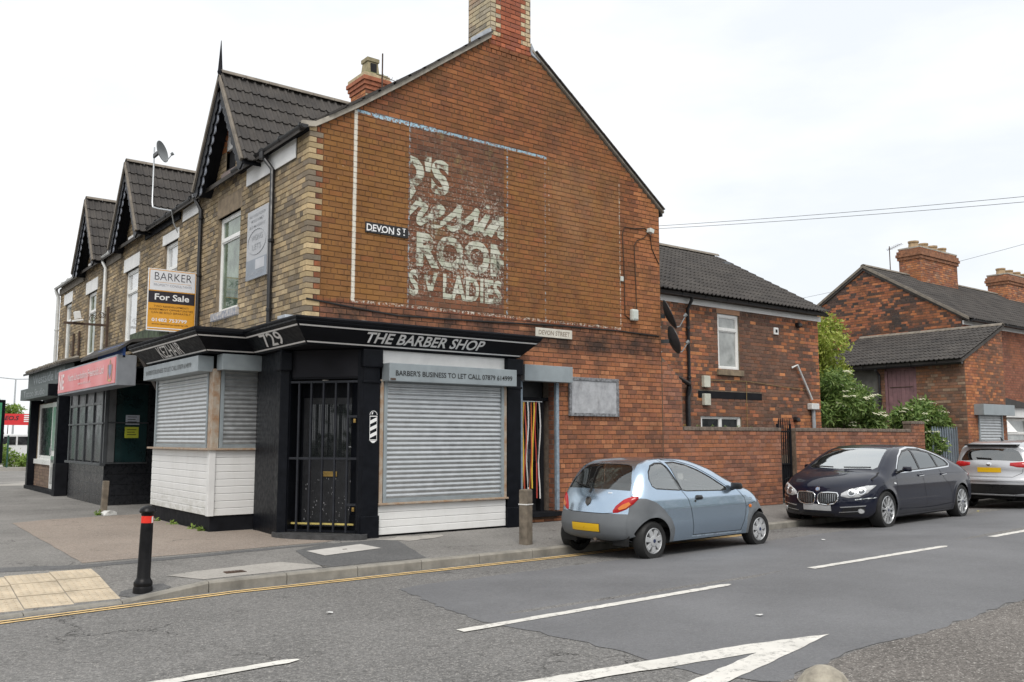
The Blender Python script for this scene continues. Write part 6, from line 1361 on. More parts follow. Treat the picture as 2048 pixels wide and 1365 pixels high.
bm_.build([('front_window', g0), ('rear_window', g1), ('quarter_window', g2), ('window_trim', grow(g0, .03)), ('window_trim', grow(g1, .03)), ('window_trim', grow(g2, .03))],
          [('windscreen', [(bm_.at(x=2.42, lo=.3), -.05), (bm_.at(x=3.34, lo=.3), -.05), (bm_.at(x=3.28, lo=.3), .85), (bm_.at(x=3.2, lo=.3), .96), (bm_.at(x=2.5, lo=.3), .94), (bm_.at(x=2.42, lo=.3), .85)]),
           ('back_window', [(bm_.at(x=-.35, hi=.5), -.05), (bm_.at(x=.55, hi=.5), -.05), (bm_.at(x=.55, hi=.5), .8), (bm_.at(x=-.3, hi=.5), .85)]),
           ('sunroof', [(bm_.at(x=.9, hi=.6), -.05), (bm_.at(x=2.1, lo=.3, hi=.7), -.05), (bm_.at(x=2.1, lo=.3, hi=.7), .7), (bm_.at(x=.9, hi=.6), .7)])],
          {'body': M_BM, 'front_window': G3, 'rear_window': G3, 'quarter_window': G3, 'window_trim': M_TRIM, 'windscreen': GW, 'back_window': G3, 'sunroof': M_TRIM}, joined=('body',))
bm_.line([(2.93, 1.0), (2.76, 1.15), (2.55, 1.30), (2.25, 1.425), (1.9, 1.468), (1.5, 1.455), (1.1, 1.395), (.75, 1.30), (.50, 1.215), (.39, 1.13), (.45, 1.075), (1.0, 1.05), (1.9, 1.025), (2.93, 1.0)], 'chrome_strip', .024, M_CHROME, lift=.004)
bm_.line([(1.84, 1.02), (1.80, .8), (1.72, .5), (1.70, .24)]); bm_.line([(2.96, 1.0), (2.98, .7), (2.93, .40), (2.88, .24)]); bm_.line([(.98, 1.05), (.84, .85), (.62, .72), (.50, .55), (.46, .35)]); bm_.line([(.46, .24), (2.88, .24)]); bm_.line([(3.35, 1.02), (3.7, .90), (3.98, .80)])
bm_.line([(.4, .335), (1.2, .30), (2.0, .30), (2.85, .33)], 'sill_crease', .03, M_BM, lift=.012)
bm_.line([(-.4, .95), (.7, .96), (1.8, .93), (3.0, .88), (3.5, .84)], 'waist_crease', .02, M_BM, lift=.006)
for sg in (1, -1):
    for xh in (1.92, .86): bm_.decal([(xh - .12, .925), (xh + .11, .915), (xh + .12, .945), (xh + .05, .96), (xh - .10, .96)], M_BM, 'door_handle', 'y', sg, .014, dome=.018); bm_.line([(xh - .12, .925), (xh + .11, .915)], 'handle_trim', .008, M_CHROME, (sg,), .03)
    hl = bm_.decal([(sg * y, z) for y, z in ((.44, .60), (.56, .575), (.72, .595), (.82, .665), (.87, .755), (.885, .80), (.80, .795), (.66, .755), (.52, .70), (.44, .65))], M_CLRL, 'headlamp', 'x', 1, .006, dome=.02)
    for y, z, r in ((.60, .66, .058), (.735, .69, .058)):
        bm_.decal(circ(sg * y, z, r, 18), M_CHROME, 'lamp_ring', 'x', 1, .030, parent=hl, depth=.004); bm_.decal(circ(sg * y, z, r - .014, 16), pm('lamp projector', (.12, .13, .14), .08, .3, local=True, spec=1.), 'lamp_projector', 'x', 1, .034, parent=hl, dome=.01, depth=.004)
    bm_.decal([(sg * y, z) for y, z in ((.66, .535), (.90, .575), (.91, .592), (.66, .555))], M_CHROME, 'bumper_strip', 'x', 1, .008)
    ap = bm_.decal([(sg * y, z) for y, z in ((.40, .26), (.76, .29), (.80, .37), (.78, .42), (.48, .385))], M_TRIM, 'lower_intake', 'x', 1, .004)
    bm_.decal([(sg * y, z) for y, z in ((.44, .395), (.80, .43), (.81, .45), (.42, .412))], M_CHROME, 'intake_trim', 'x', 1, .010, parent=ap); bm_.decal([(sg * y, z) for y, z in ((.40, .31), (.70, .335), (.70, .343), (.40, .32))], M_CHROME, 'intake_trim', 'x', 1, .008, parent=ap)
    fg = bm_.decal(circ(sg * .735, .345, .045, 16), M_CHROME, 'fog_lamp', 'x', 1, .012, dome=.008); bm_.decal(circ(sg * .735, .345, .033, 14), M_CLRL, 'fog_lens', 'x', 1, .022, parent=fg)
    # kidney grille: chrome ring, black well, vertical bars
    kid = [(sg * y, z) for y, z in ((.03, .50), (.06, .455), (.20, .44), (.33, .465), (.395, .53), (.40, .62), (.375, .66), (.22, .665), (.07, .65), (.03, .61))]
    gr_ = bm_.decal(kid, M_TRIM, 'grille', 'x', 1, .008); kd = dense(kid, .03)
    MB().tube([hitx(bm_, p[0], p[1], 1, .014) for p in kd + kd[:2]], .013, 8, cap=False).build('grille_ring', M_CHROME, gr_, keep=False, smooth=True)
    for i in range(8):
        y = sg * (.085 + i * .037); zb, zt = .475 + .010 * abs(i - 3) * (i > 4), .635; bm_.decal([(y - .006, zb), (y + .006, zb), (y + .006, zt), (y - .006, zt)], pm('dull chrome bar', (.30, .31, .32), .3, .9, local=True), 'grille_bar', 'x', 1, .018, parent=gr_, depth=.006, grid=.05)
    for x in (0, 3.40): bm_.wheel(x, sg * .825, .345, .348, .24, 'alloy', 11, sg)
    bm_.decal([(sg * y, z) for y, z in ((.62, .78), (.84, .80), (.88, .90), (.80, .94), (.62, .90))], M_REDL, 'tail_lamp', 'x', -1, .006, dome=.012)
    bm_.decal([(3.02, .80), (3.10, .815), (3.10, .835), (3.02, .825)], M_CHROME, 'wing_badge', 'y', sg, .004)
bm_.decal([(-.30, .29), (.30, .29), (.30, .235), (-.30, .235)], M_TRIM, 'centre_intake', 'x', 1, .004); bm_.decal([(-.27, .335), (.27, .335), (.27, .445), (-.27, .445)], M_PLATEW, 'number_plate', 'x', 1, .014)
bd = bm_.decal(circ(0, .715, .042, 18), M_CHROME, 'bonnet_badge', 'x', 1, .006, dome=.004); bm_.decal(circ(0, .715, .030, 16), pm('blue white roundel', (.25, .32, .45), .3, local=True), 'badge_roundel', 'x', 1, .013, parent=bd)
MB().tube([Vector(bm_.strip(np.array([[bm_.at(x=3.30, lo=.3), .1]]))[0]) + Vector((0, 0, .02)), Vector(bm_.strip(np.array([[bm_.at(x=3.24, lo=.3), .8]]))[0]) + Vector((0, 0, .02))], .012, 6).build('wiper', M_TRIM, bm_.root, keep=False); MB().tube([Vector(bm_.strip(np.array([[bm_.at(x=3.30, lo=.3), .2]]))[0] * np.array([1, -1, 1])) + Vector((0, 0, .02)), Vector(bm_.strip(np.array([[bm_.at(x=3.24, lo=.3), .75]]))[0] * np.array([1, -1, 1])) + Vector((0, 0, .02))], .012, 6).build('wiper', M_TRIM, bm_.root, keep=False)
bm_.mirror(2.66, 1.07, 1.0, M_BM); bm_.seats((1.75, .75), .62, .38); MB().box(2.6, 3.1, -.75, .75, .7, 1.0).build('dashboard', M_TRIM, bm_.root, bevel=.05, keep=False)
# ---------------------------------------------------------------- pale grey crossover seen from behind
ns = Car('crossover_car', 'pale grey crossover at the picture edge, seen from behind', (16.72, -2.68, -.035), R(3),
         [(-.62, .30), (-.78, .34), (-.84, .46), (-.86, .62), (-.83, .74), (-.79, .86), (-.78, 1.02), (-.72, 1.14), (-.58, 1.36), (-.56, 1.47), (-.40, 1.535), (0, 1.59), (.7, 1.615), (1.4, 1.58), (1.85, 1.45), (2.3, 1.22), (2.6, 1.08), (3.0, 1.0), (3.3, .88), (3.45, .70), (3.5, .50), (3.45, .32), (3.3, .25)],
         .925, .95, .36, .24, [(0, .355), (2.66, .355)], .40, .355, qr=.24, qf=.4, k=.14, crown=.05, lr=.6, lf=.9, tuck=.05, flare=.02)
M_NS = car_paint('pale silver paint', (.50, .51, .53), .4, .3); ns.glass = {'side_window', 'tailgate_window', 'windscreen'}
gN = [(2.0, 1.08), (1.6, 1.33), (1.2, 1.45), (.5, 1.47), (.05, 1.40), (-.2, 1.25), (-.1, 1.12)]
ns.build([('side_window', gN), ('window_trim', grow(gN, .02)), ('cladding', [(-1, .1), (-1, .60), (-.6, .58), (-.42, .62), (-.3, .74), (0, .83), (.3, .74), (.46, .5), (.5, .34), (2.2, .34), (2.3, .66), (2.66, .80), (3.0, .66), (3.2, .5), (4, .5), (4, .1)])],
         [('tailgate_window', [(ns.at(z=1.13, hi=.35), -.05), (ns.at(z=1.42, hi=.35), -.05), (ns.at(z=1.42, hi=.35), .8), (ns.at(z=1.38, hi=.35), .93), (ns.at(z=1.16, hi=.35), 1.03), (ns.at(z=1.13, hi=.35), .9)]),
          ('windscreen', [(ns.at(x=1.7, lo=.4), -.05), (ns.at(x=2.4, lo=.4), -.05), (ns.at(x=2.4, lo=.4), .9), (ns.at(x=1.7, lo=.4), .9)]), ('cladding', [(-1, -.1), (ns.at(z=.60, hi=.3), -.1), (ns.at(z=.60, hi=.3), 2), (-1, 2)])],
         {'body': M_NS, 'side_window': G3, 'window_trim': M_TRIM, 'cladding': M_TRIM, 'tailgate_window': G3, 'windscreen': G1}, joined=('body', 'cladding'))
ns.decal([(-.26, .86), (.26, .86), (.26, .97), (-.26, .97)], M_PLATEY, 'number_plate', 'x', -1, .008); ns.decal(circ(0, 1.045, .055, 18, ry=.04), M_CHROME, 'badge', 'x', -1, .008, dome=.006)
ns.decal([(-.80, .66), (.80, .66), (.84, .72), (-.84, .72)], M_NS, 'bumper_lip', 'x', -1, .03, dome=.01); ns.decal([(-.78, .40), (-.5, .36), (.5, .36), (.78, .40), (.70, .335), (-.70, .335)], M_NS, 'skid_trim', 'x', -1, .01)
for sg in (1, -1):
    ns.decal([(sg * y, z) for y, z in ((.44, 1.02), (.60, .985), (.84, .98), (.90, 1.04), (.90, 1.10), (.70, 1.11), (.44, 1.085))], M_REDL, 'tail_lamp', 'x', -1, .006, dome=.014)
    for x in (0, 2.66): ns.wheel(x, sg * .80, .355, .36, .22, 'alloy', 9, sg)
ribbon(ns, [(-.72, 1.14), (-.68, .86), (-.5, .76), (.5, .76), (.68, .86), (.72, 1.14)], -1)
MB().tube([hitx(ns, -.05, 1.17, -1, .02), hitx(ns, .30, 1.19, -1, .02)], .016, 6).build('rear_wiper', M_TRIM, ns.root, keep=False); MB().box(-.66, -.36, -.58, .58, 1.475, 1.51).build('roof_spoiler', M_TRIM, ns.root, bevel=.012, keep=False); MB().tube([(.1, 0, 1.6), (-.02, 0, 1.68)], [.03, .006]).build('aerial', M_TRIM, ns.root, keep=False); ns.mirror(1.9, 1.1, .98, M_NS); ns.seats((1.2, .2), .7)
# ================================================================ FIXINGS, SIGNS, STREET FURNITURE, PLANTS
# --- signs on and by the building
fs_ = tag(box('estate_agent_board', pm('white board edge', (.74, .74, .74), .5, var=.04), None, -.97, -.04, 4.985, 5.015, 3.66, 4.86), 'white and orange for sale board standing out from the wall', 'sign')
M_ORB = pm('orange board print', (.70, .33, .03), .5, var=.04); M_DKB = pm('charcoal board print', (.025, .022, .03), .5, var=.05)
def flat(nm, mt, x0, x1, z0, z1, y=4.984, par=fs_): MB().add([(x0, y, z0), (x1, y, z0), (x1, y, z1), (x0, y, z1)], [(0, 1, 2, 3)]).build(nm, mt, par, recalc=False)
flat('orange_border', M_ORB, -.955, -.07, 3.68, 4.845, 4.9835); flat('white_panel', pm('white board print', (.72, .73, .76), .5, var=.03), -.94, -.085, 4.445, 4.83, 4.981); flat('charcoal_band', M_DKB, -.955, -.085, 4.20, 4.425, 4.981)
flat('orange_panel', M_ORB, -.955, -.085, 3.70, 4.19, 4.981); flat('white_rule', M_WHITEL, -.955, -.085, 3.705, 3.722, 4.979); flat('orange_rule', M_ORB, -.86, -.16, 4.598, 4.603, 4.979)
M_CHAR = pm('charcoal lettering', (.03, .03, .04), .5); M_BRL = pm('dark brown lettering', (.14, .06, .015), .5); M_GRL = pm('grey lettering', (.25, .26, .3), .5)
for bd_, mt, x_, z_, w_, h_, b_ in (('BARKER', M_CHAR, -.855, 4.645, .70, .145, -.012), ('PROPERTY CONSULTANTS', M_GRL, -.865, 4.525, .715, .045, -.008), ('For Sale', M_WHITEL, -.84, 4.255, .65, .125, .02), ('TWO REDEVELOPMENT/', M_BRL, -.85, 4.115, .66, .036, .004), ('INVESTMENT OPPORTUNITIES', M_BRL, -.93, 4.055, .82, .036, .004), ('CAN BE SOLD SEPARATELY', M_BRL, -.89, 3.995, .74, .036, .004), ('01482 753799', M_WHITEL, -.88, 3.835, .66, .068, .02), ('www.barkerproperty.uk', M_BRL, -.88, 3.765, .69, .045, .006)):
    text('lettering', bd_, mt, fs_, (x_, 4.979, z_), Xu, Zu, w_, h_, b_, off=.001)
tube('fixing_arm', M_GALV, fs_, [(-.05, 5.0, 4.6), (.0, 5.0, 4.6)], .015); tube('fixing_arm', M_GALV, fs_, [(-.05, 5.0, 3.9), (.0, 5.0, 3.9)], .015)
wl = tag(box('letting_board', pm('bleached letting board', (.42, .43, .45), .5, var=.05), None, -.05, -.02, 1.46, 2.38, 4.32, 5.53), 'bleached grey letting board with oval emblem on the buff wall', 'sign')
box('grey_band', pm('bleached grey band', (.24, .27, .31), .5), wl, -.052, -.05, 1.46, 2.38, 4.32, 4.66, bevel=0); box('number_patch', pm('pale patch', (.48, .49, .52), .5), wl, -.054, -.052, 1.56, 1.95, 4.47, 4.64, bevel=0)
M_FNT = pm('faint grey lettering', (.33, .345, .365), .5); M_FNT2 = pm('pale grey lettering', (.40, .42, .45), .5)
tube('oval_ring', M_FNT, wl, [(-.052, 1.92 + .40 * math.cos(R(12 * i)), 4.95 + .22 * math.sin(R(12 * i))) for i in range(31)], .007, 5)
for bd_, z_, w_, h_, y_ in (('WONG', 4.98, .50, .10, 2.17), ('LETS', 4.82, .38, .10, 2.11), ('EVERY SUNDAY PROPERTY', 5.40, .72, .05, 2.28), ('MOBILE HOMES', 5.31, .52, .05, 2.18), ('ALSO MANAGED BY', 5.21, .72, .05, 2.28)): text('lettering', bd_, M_FNT, wl, (-.052, y_, z_), -Yu, Zu, w_, h_, .004)
text('lettering', '01482 342050', M_FNT2, wl, (-.052, 2.25, 4.38), -Yu, Zu, .66, .06)
d1 = tag(box('street_sign', pm('black painted sign', (.012, .012, .014), .6), None, .98, 1.77, -.024, -.010, 4.90, 5.075, bevel=.002), 'old black street name sign with white serif letters on the brown paint', 'sign')
text('lettering', 'DEVON S', M_WHITEL, d1, (1.0, -.025, 4.93), Xu, Zu, .62, .115, .018, off=.001); text('lettering', 'T', M_WHITEL, d1, (1.66, -.025, 4.985), Xu, Zu, .065, .07, .012, off=.001); box('full_stop', M_WHITEL, d1, 1.68, 1.705, -.028, -.025, 4.935, 4.955, bevel=0)
for x_ in (1.02, 1.105, 1.28, 1.475): box('serif', M_WHITEL, d1, x_ - .022, x_ + .02, -.0275, -.0255, 4.928, 4.938, bevel=0)
d2 = tag(box('street_sign', pm('grimy white sign', (.60, .57, .50), .6, var=.1, vs=8, dirt=.3), None, 4.48, 5.36, -.040, -.014, 3.465, 3.63), 'small white street name plate above the side door shutter', 'sign'); text('lettering', 'DEVON STREET', pm('worn brown lettering', (.22, .17, .13), .7, var=.3, vs=30), d2, (4.54, -.041, 3.505), Xu, Zu, .76, .085, .012, .1, off=.001)
nb = tag(box('notice_board', pm('mottled grey paint', (.36, .37, .39), .8, var=.2, vs=9, col2=(.46, .47, .49), dirt=.5, bump=.5, bs=40), None, 5.30, 6.52, -.045, -.014, 2.05, 2.745, bevel=0), 'blank mottled grey framed panel on the brick wall', 'panel')
M_NBF = pm('dark flaking frame', (.10, .10, .105), .8, var=.5, vs=16, col2=(.33, .34, .36))
for a in ((5.27, 6.55, 2.70, 2.76), (5.27, 6.55, 2.03, 2.09), (5.27, 5.33, 2.09, 2.70), (6.49, 6.55, 2.09, 2.70)): box('frame', M_NBF, nb, a[0], a[1], -.06, -.014, a[2], a[3])
# --- boxes and cables on the gable
M_BOXW = pm('white plastic box', (.58, .62, .58), .4, var=.08, dirt=.2); M_CABLE = pm('black cable', (.012, .012, .012), .6)
j1 = tag(MB().box(6.91, 7.08, -.11, -.014, 3.95, 4.18).build('alarm_box', M_BOXW, bevel=.03), 'pale plastic bell box low on the right of the gable', 'wall box'); box('box_lid', M_BOXW, j1, 6.93, 7.06, -.118, -.11, 3.98, 4.14)
tag(MB(Matrix.Translation((7.5, -.07, 5.85)) @ Matrix.Rotation(R(12), 4, 'Y')).box(-.06, .06, -.05, .055, -.045, .045).build('floodlight', M_BOXW, bevel=.01), 'small white sensor light high by the gable corner', 'wall light')
tag(MB().box(6.66, 6.73, -.05, -.012, 4.72, 4.82).build('cable_clip_box', M_BOXW, bevel=.01), 'tiny cream clip box on the white painted line', 'wall box')
cb = [[(6.98, -.02, 3.95), (6.78, -.02, 4.05), (6.77, -.02, 5.0), (6.74, -.02, 5.7), (6.8, -.02, 5.84), (7.05, -.02, 5.85), (7.4, -.02, 5.9), (7.46, -.02, 5.84)], [(7.12, -.02, 3.95), (7.1, -.02, 4.6), (7.07, -.02, 5.5), (7.16, -.02, 5.62), (7.36, -.02, 5.7), (7.46, -.02, 5.8)], [(7.54, -.02, 5.78), (7.58, -.02, 5.5), (7.68, -.02, 5.35), (7.79, -.02, 5.2)]]
for i, c in enumerate(cb): tag(tube('wall_cable', pm('paint daubed cable', (.05, .028, .016), .8), None, c, .010, 6), ['black cable looping from the bell box up the gable', 'black cable running straight down beside the bell box', 'short black cable curling from the sensor light to the corner'][i], 'cable')
tag(tube('wall_cable', M_CABLE, None, [(.0, -.02, 3.73), (.8, -.02, 3.66), (1.6, -.02, 3.60), (3.2, -.025, 3.64), (5.0, -.02, 3.70), (6.6, -.02, 3.72), (7.75, -.02, 3.69)], .014, 6), 'black cable sagging along the soot line above the shop', 'cable')
# --- satellite dishes and aerials
M_DISH = pm('dark grey dish', (.055, .058, .062), .5, var=.2); M_DISHL = pm('grey dish', (.20, .215, .22), .45, var=.15)
def dish(c, d, r, mat, label, arm=(0, 0, -.3), mast=None):
    c, d = Vector(c), Vector(d).normalized(); Q = d.to_track_quat('Z', 'Y').to_matrix().to_4x4(); T = Matrix.Translation(c) @ Q
    pr_ = [(r * t, .28 * r * t * t) for t in (0.02, .25, .5, .75, .92, 1)]; m = MB(T).lathe(pr_ + [(p[0], p[1] - .012) for p in pr_[::-1]], n=28); o = tag(m.build('satellite_dish', mat, smooth=True), label, 'satellite dish', 'satellite dishes')
    MB(T).tube([(0, -r * .9, .2 * r), (0, -r * .95, .5 * r), (0, -r * .45, 1.15 * r)], .012, 6).build('feed_arm', M_GALV, o); MB(T).tube([(0, -r * .5, 1.0 * r), (0, -r * .42, 1.22 * r)], [.03, .04], 8).build('feed_horn', M_DISHL, o)
    if mast: MB().tube(mast, .017, 8).build('mast', M_GALV, o, smooth=True); MB().bar(c - d * .03, Vector(mast[0] if len(mast) < 3 else mast[-1]) * 0 + Vector((mast[-1][0], mast[-1][1], c.z)), .05, .08).build('clamp', M_DISH, o)
    return o
dish((-.33, 6.95, 7.78), (.8, -.75, .25), .24, M_DISHL, 'grey satellite dish on a tall bent mast over the middle house', mast=[(.0, 6.50, 5.95), (-.12, 6.45, 6.15), (-.2, 6.35, 6.38), (-.32, 6.9, 6.52), (-.35, 7.22, 6.62), (-.35, 7.28, 6.75), (-.35, 7.30, 7.98)])
dish((8.06, .06, 4.15), (.6, -.55, .35), .33, M_DISH, 'upper dark satellite dish peeping round the gable corner', mast=[(7.84, .3, 3.9), (8.0, .15, 3.92)]); dish((8.10, -.02, 3.62), (.75, -.45, .3), .30, M_DISH, 'lower dark satellite dish peeping round the gable corner', mast=[(7.84, .3, 3.4), (8.0, .15, 3.4)])
def aerial(x, y, z0, z1, d, label):
    o = tag(tube('tv_aerial', M_IRON, None, [(x, y, z0), (x, y, z1)], .018, 6), label, 'aerial'); d = Vector(d).normalized(); s_ = d.cross(Zu); zt = z1 - (.55 if 'corner' in label else .12)
    b = MB().tube([Vector((x, y, zt)) - d * .15, Vector((x, y, zt)) + d * .75], .009, 5)
    for i in range(7): b.tube([Vector((x, y, zt)) + d * (i * .11) - s_ * .14, Vector((x, y, zt)) + d * (i * .11) + s_ * .14], .005, 4)
    b.build('aerial_elements', M_IRON, o)['kind'] = 'stuff'
aerial(4.0, 4.98, 9.15, 10.5, (1, -.3, -.25), 'thin pole aerial behind the corner building roof'); aerial(25.8, 4.9, 7.6, 8.85, (-.5, -1, .1), 'spindly aerial beside the four pot chimney')
for a, b, nm in (((7.9, .1, 6.05), (10.57, -6.0, 5.86), 'upper overhead wire running right from the gable corner'), ((7.9, .1, 5.99), (10.55, -6, 5.76), 'lower overhead wire running right from the gable corner'), ((19.81, 5, 6.24), (17.95, -3, 6.62), 'faint overhead wire crossing in front of the far terrace')):
    a, b = Vector(a), Vector(b); b = a + (b - a) * 1.6; tag(MB().tube([a.lerp(b, t / 12) - Zu * .25 * 4 * (t / 12) * (1 - t / 12) * (.3 if a.x < 9 else .6) for t in range(13)], .0045, 5).build('overhead_wire', M_CABLE), nm, 'wire')
# --- wrought bracket with floodlight on the row
br = tag(MB().box(-.12, -.06, 11.86, 11.92, 3.75, 5.0).build('sign_bracket', M_IRON, bevel=.006), 'rusty scrolled sign bracket standing out from the row', 'bracket'); MB().box(-1.12, -.12, 11.87, 11.91, 4.48, 4.54).build('arm', M_IRON, br, bevel=.004)
for cx_, cz_, r_, k in ((-.45, 4.66, .10, 1), (-.24, 4.78, .09, -1)): MB().tube([(cx_ + r_ * (1 - i / 34) * math.cos(k * i * .42), 11.89, cz_ + r_ * (1 - i / 34) * math.sin(k * i * .42)) for i in range(26)], .010, 5).build('scroll', M_IRON, br)
fl2 = tag(MB(Matrix.Translation((-.78, 11.89, 4.58)) @ Matrix.Rotation(R(-12), 4, 'Y')).box(-.14, .1, -.1, .1, -.02, .03).box(-.07, .07, -.08, .08, .05, .24).build('floodlight', M_UPVC, bevel=.015), 'white floodlight sitting on the scrolled bracket arm', 'light')
# --- posts
def gpt(x, y): return (x, y, gz(x, y))
bo = MB(Matrix.Translation(gpt(-2.84, -2.36)) @ Matrix.Rotation(R(1.2), 4, 'Y') @ Matrix.Diagonal((.80, .80, 1, 1))).lathe([(.125, -.1), (.125, .05), (.115, .07), (.12, .085), (.12, .11), (.10, .135), (.086, .16), (.08, .66), (.078, .72), (.075, .73), (.075, .81), (.082, .82), (.082, .835), (.10, .84), (.112, .858), (.10, .885), (.06, .91), (.0, .92)], n=28).build('bollard', pm('black bollard plastic', (.008, .008, .009), .38, var=.2, vs=9, bump=.1, spec=.2), smooth=True)
tag(bo, 'black street bollard with red reflective band by the crossing', 'bollard'); TB = Matrix.Translation(gpt(-2.84, -2.36)) @ Matrix.Rotation(R(1.2), 4, 'Y') @ Matrix.Diagonal((.80, .80, 1, 1))
MB(TB).lathe([(.0765, .733), (.0785, .735), (.0785, .805), (.0765, .807)], n=28, cap=False).build('reflective_band', pm('red reflective band', (.75, .035, .02), .35, var=.05), bo, smooth=True)
b2 = MB(TB); a0, a1 = R(-62), R(-38); b2.add([(.0795 * math.cos(a), .0795 * math.sin(a), z) for a in (a0, (a0 + a1) / 2, a1) for z in (.736, .804)], [(0, 2, 3, 1), (2, 4, 5, 3)]); b2.build('band_join', M_WHITEL, bo, recalc=False)
sheet('bollard_patch', [(-3.08, -2.36), (-2.98, -2.5), (-2.75, -2.52), (-2.56, -2.42), (-2.58, -2.2), (-2.8, -2.12), (-3.02, -2.2)], .006, M_PAVEDK, pavement, .08, .02)
M_WOOD = pm('weathered timber', (.15, .125, .095), .9, var=.35, vs=7, bump=.6, bs=30, col2=(.24, .20, .155), dirt=.3)
wp_ = MB(Matrix.Translation(gpt(2.63, -2.06)) @ Matrix.Rotation(R(14), 4, 'Z')).box(-.075, .075, -.075, .075, -.1, .80).build('timber_post', M_WOOD, bevel=.022); tag(wp_, 'thick weathered timber post on the pavement behind the hatchback', 'post')
MB(Matrix.Translation(gpt(2.63, -2.06)) @ Matrix.Rotation(R(14), 4, 'Z')).box(-.079, .079, -.079, .079, .575, .59).build('wire_band', M_UPVC, wp_)
p2 = tag(MB(Matrix.Translation(gpt(-1.23, 6.43)) @ Matrix.Rotation(R(2), 4, 'Y')).box(-.055, .055, -.055, .055, -.1, .66).build('timber_post', M_WOOD, bevel=.014), 'slim grey timber post outside the middle shop', 'post')
rb_ = random.Random(5); bg = MB(); 
bm = bmesh.new(); bmesh.ops.create_icosphere(bm, subdivisions=2, radius=.1)
for v in bm.verts: v.co = Vector((v.co.x * 1.5, v.co.y * 1.1, max(0, v.co.z * .9))) * rb_.uniform(.75, 1.2) + Vector(gpt(-1.16, 6.34))
me = bpy.data.meshes.new('litter_bag'); bm.to_mesh(me); bm.free(); me.materials.append(pm('white plastic bag', (.62, .62, .6), .4, var=.1)); lb = bpy.data.objects.new('litter_bag', me); COL.objects.link(lb); tag(lb, 'scrap of white plastic bag at the foot of the slim post', 'litter')
sb_ = tag(MB().lathe([(.15, .02), (.15, .30), (.145, .36), (.125, .42), (.09, .465), (.045, .492), (.0, .50)], (-1.62, -9.78, 0), 28).build('stone_bollard', pm('lichened stone', (.30, .27, .22), .95, var=.3, vs=14, bump=1., bs=40, col2=(.46, .42, .34), dirt=.2), smooth=True), 'round topped lichened stone bollard at the bottom edge', 'bollard')
lit = random.Random(8)
for (x_, y_), nm in zip(((-1.9, -4.9), (.9, -7.5), (6.9, -4.2), (14.9, -2.9)), ('paper scrap on the rough road left of the patch', 'torn white scrap above the painted arrow', 'pale crumb of litter beside the dash line', 'yellow wrapper in the gutter by the crossover')):
    m = MB(); a = [(x_ + lit.uniform(.02, .06) * math.cos(t), y_ + lit.uniform(.02, .05) * math.sin(t)) for t in (0, 1.3, 2.5, 3.8, 5.1)]; m.add([(p[0], p[1], gz(*p) + .010 + lit.uniform(0, .015)) for p in a], [(0, 1, 2, 3, 4)])
    tag(m.build('litter', pm('yellow wrapper', (.6, .5, .05), .5) if 'yellow' in nm else M_UPVC, recalc=False), nm, 'litter')
# --- plants
def leaf_material(name, a, b, c):
    s = NT(name); r = s.n('ShaderNodeNewGeometry').outputs['Random Per Island']; col = s.mix(s.step(r, .0, .6), a, b); col = s.mix(s.step(r, .7, 1.), col, c)
    p = s.n('ShaderNodeBsdfPrincipled'); s.put(p.inputs['Base Color'], col); p.inputs['Roughness'].default_value = .55; t = s.n('ShaderNodeBsdfTranslucent'); s.put(t.inputs[0], col); m = s.n('ShaderNodeMixShader'); m.inputs[0].default_value = .3
    s.t.links.new(p.outputs[0], m.inputs[1]); s.t.links.new(t.outputs[0], m.inputs[2]); s.t.links.new(m.outputs[0], s.out.inputs[0]); return s.m
M_LEAF1 = leaf_material('yellow green leaves', (.24, .32, .04), (.34, .40, .07), (.44, .46, .12)); M_LEAF2 = leaf_material('deep green leaves', (.10, .18, .045), (.17, .26, .06), (.25, .32, .10)); M_LEAF3 = leaf_material('hedge leaves', (.14, .24, .035), (.22, .33, .06), (.3, .38, .09))
M_FLW = pm('cream blossom', (.70, .68, .50), .7, var=.1); M_BARK = pm('bark', (.09, .07, .05), .95, var=.3, bump=.8, bs=25)
def foliage(name, clumps, n, size, mat, parent, seed, shell=.55, narrow=.45):
    rd = np.random.default_rng(seed); vol = np.array([c[3] ** 2.2 for c in clumps]); idx = rd.choice(len(clumps), n, p=vol / vol.sum()); C_ = np.array([c[:3] for c in clumps])[idx]; Rr = np.array([c[3] for c in clumps])[idx]
    d = rd.normal(size=(n, 3)); d /= np.linalg.norm(d, axis=1)[:, None]; rad = Rr * (shell + (1 - shell) * rd.random(n)) * (1 + .18 * rd.normal(size=n)); p = C_ + d * rad[:, None] * np.array([1, 1, .85])
    u = rd.normal(size=(n, 3)) + d * .6 + np.array([0, 0, -.5]); u /= np.linalg.norm(u, axis=1)[:, None]; w = np.cross(u, rd.normal(size=(n, 3)) + d); w /= np.linalg.norm(w, axis=1)[:, None]; nn = np.cross(u, w); L = size * (.6 + .8 * rd.random(n))[:, None]; Wd = L * narrow
    V = np.stack([p, p + u * L * .5 + w * Wd * .5 + nn * L * .06, p + u * L - nn * L * .1, p + u * L * .5 - w * Wd * .5 + nn * L * .06], 1).reshape(-1, 3)
    me = bpy.data.meshes.new(name); me.vertices.add(len(V)); me.vertices.foreach_set('co', V.ravel()); F = np.arange(n * 4).reshape(-1, 4)
    me.loops.add(n * 4); me.loops.foreach_set('vertex_index', F.ravel()); me.polygons.add(n); me.polygons.foreach_set('loop_start', np.arange(0, n * 4, 4)); me.polygons.foreach_set('loop_total', np.full(n, 4)); me.update(calc_edges=True); me.materials.append(mat)
    o = bpy.data.objects.new(name, me); COL.objects.link(o); return adopt(o, parent)
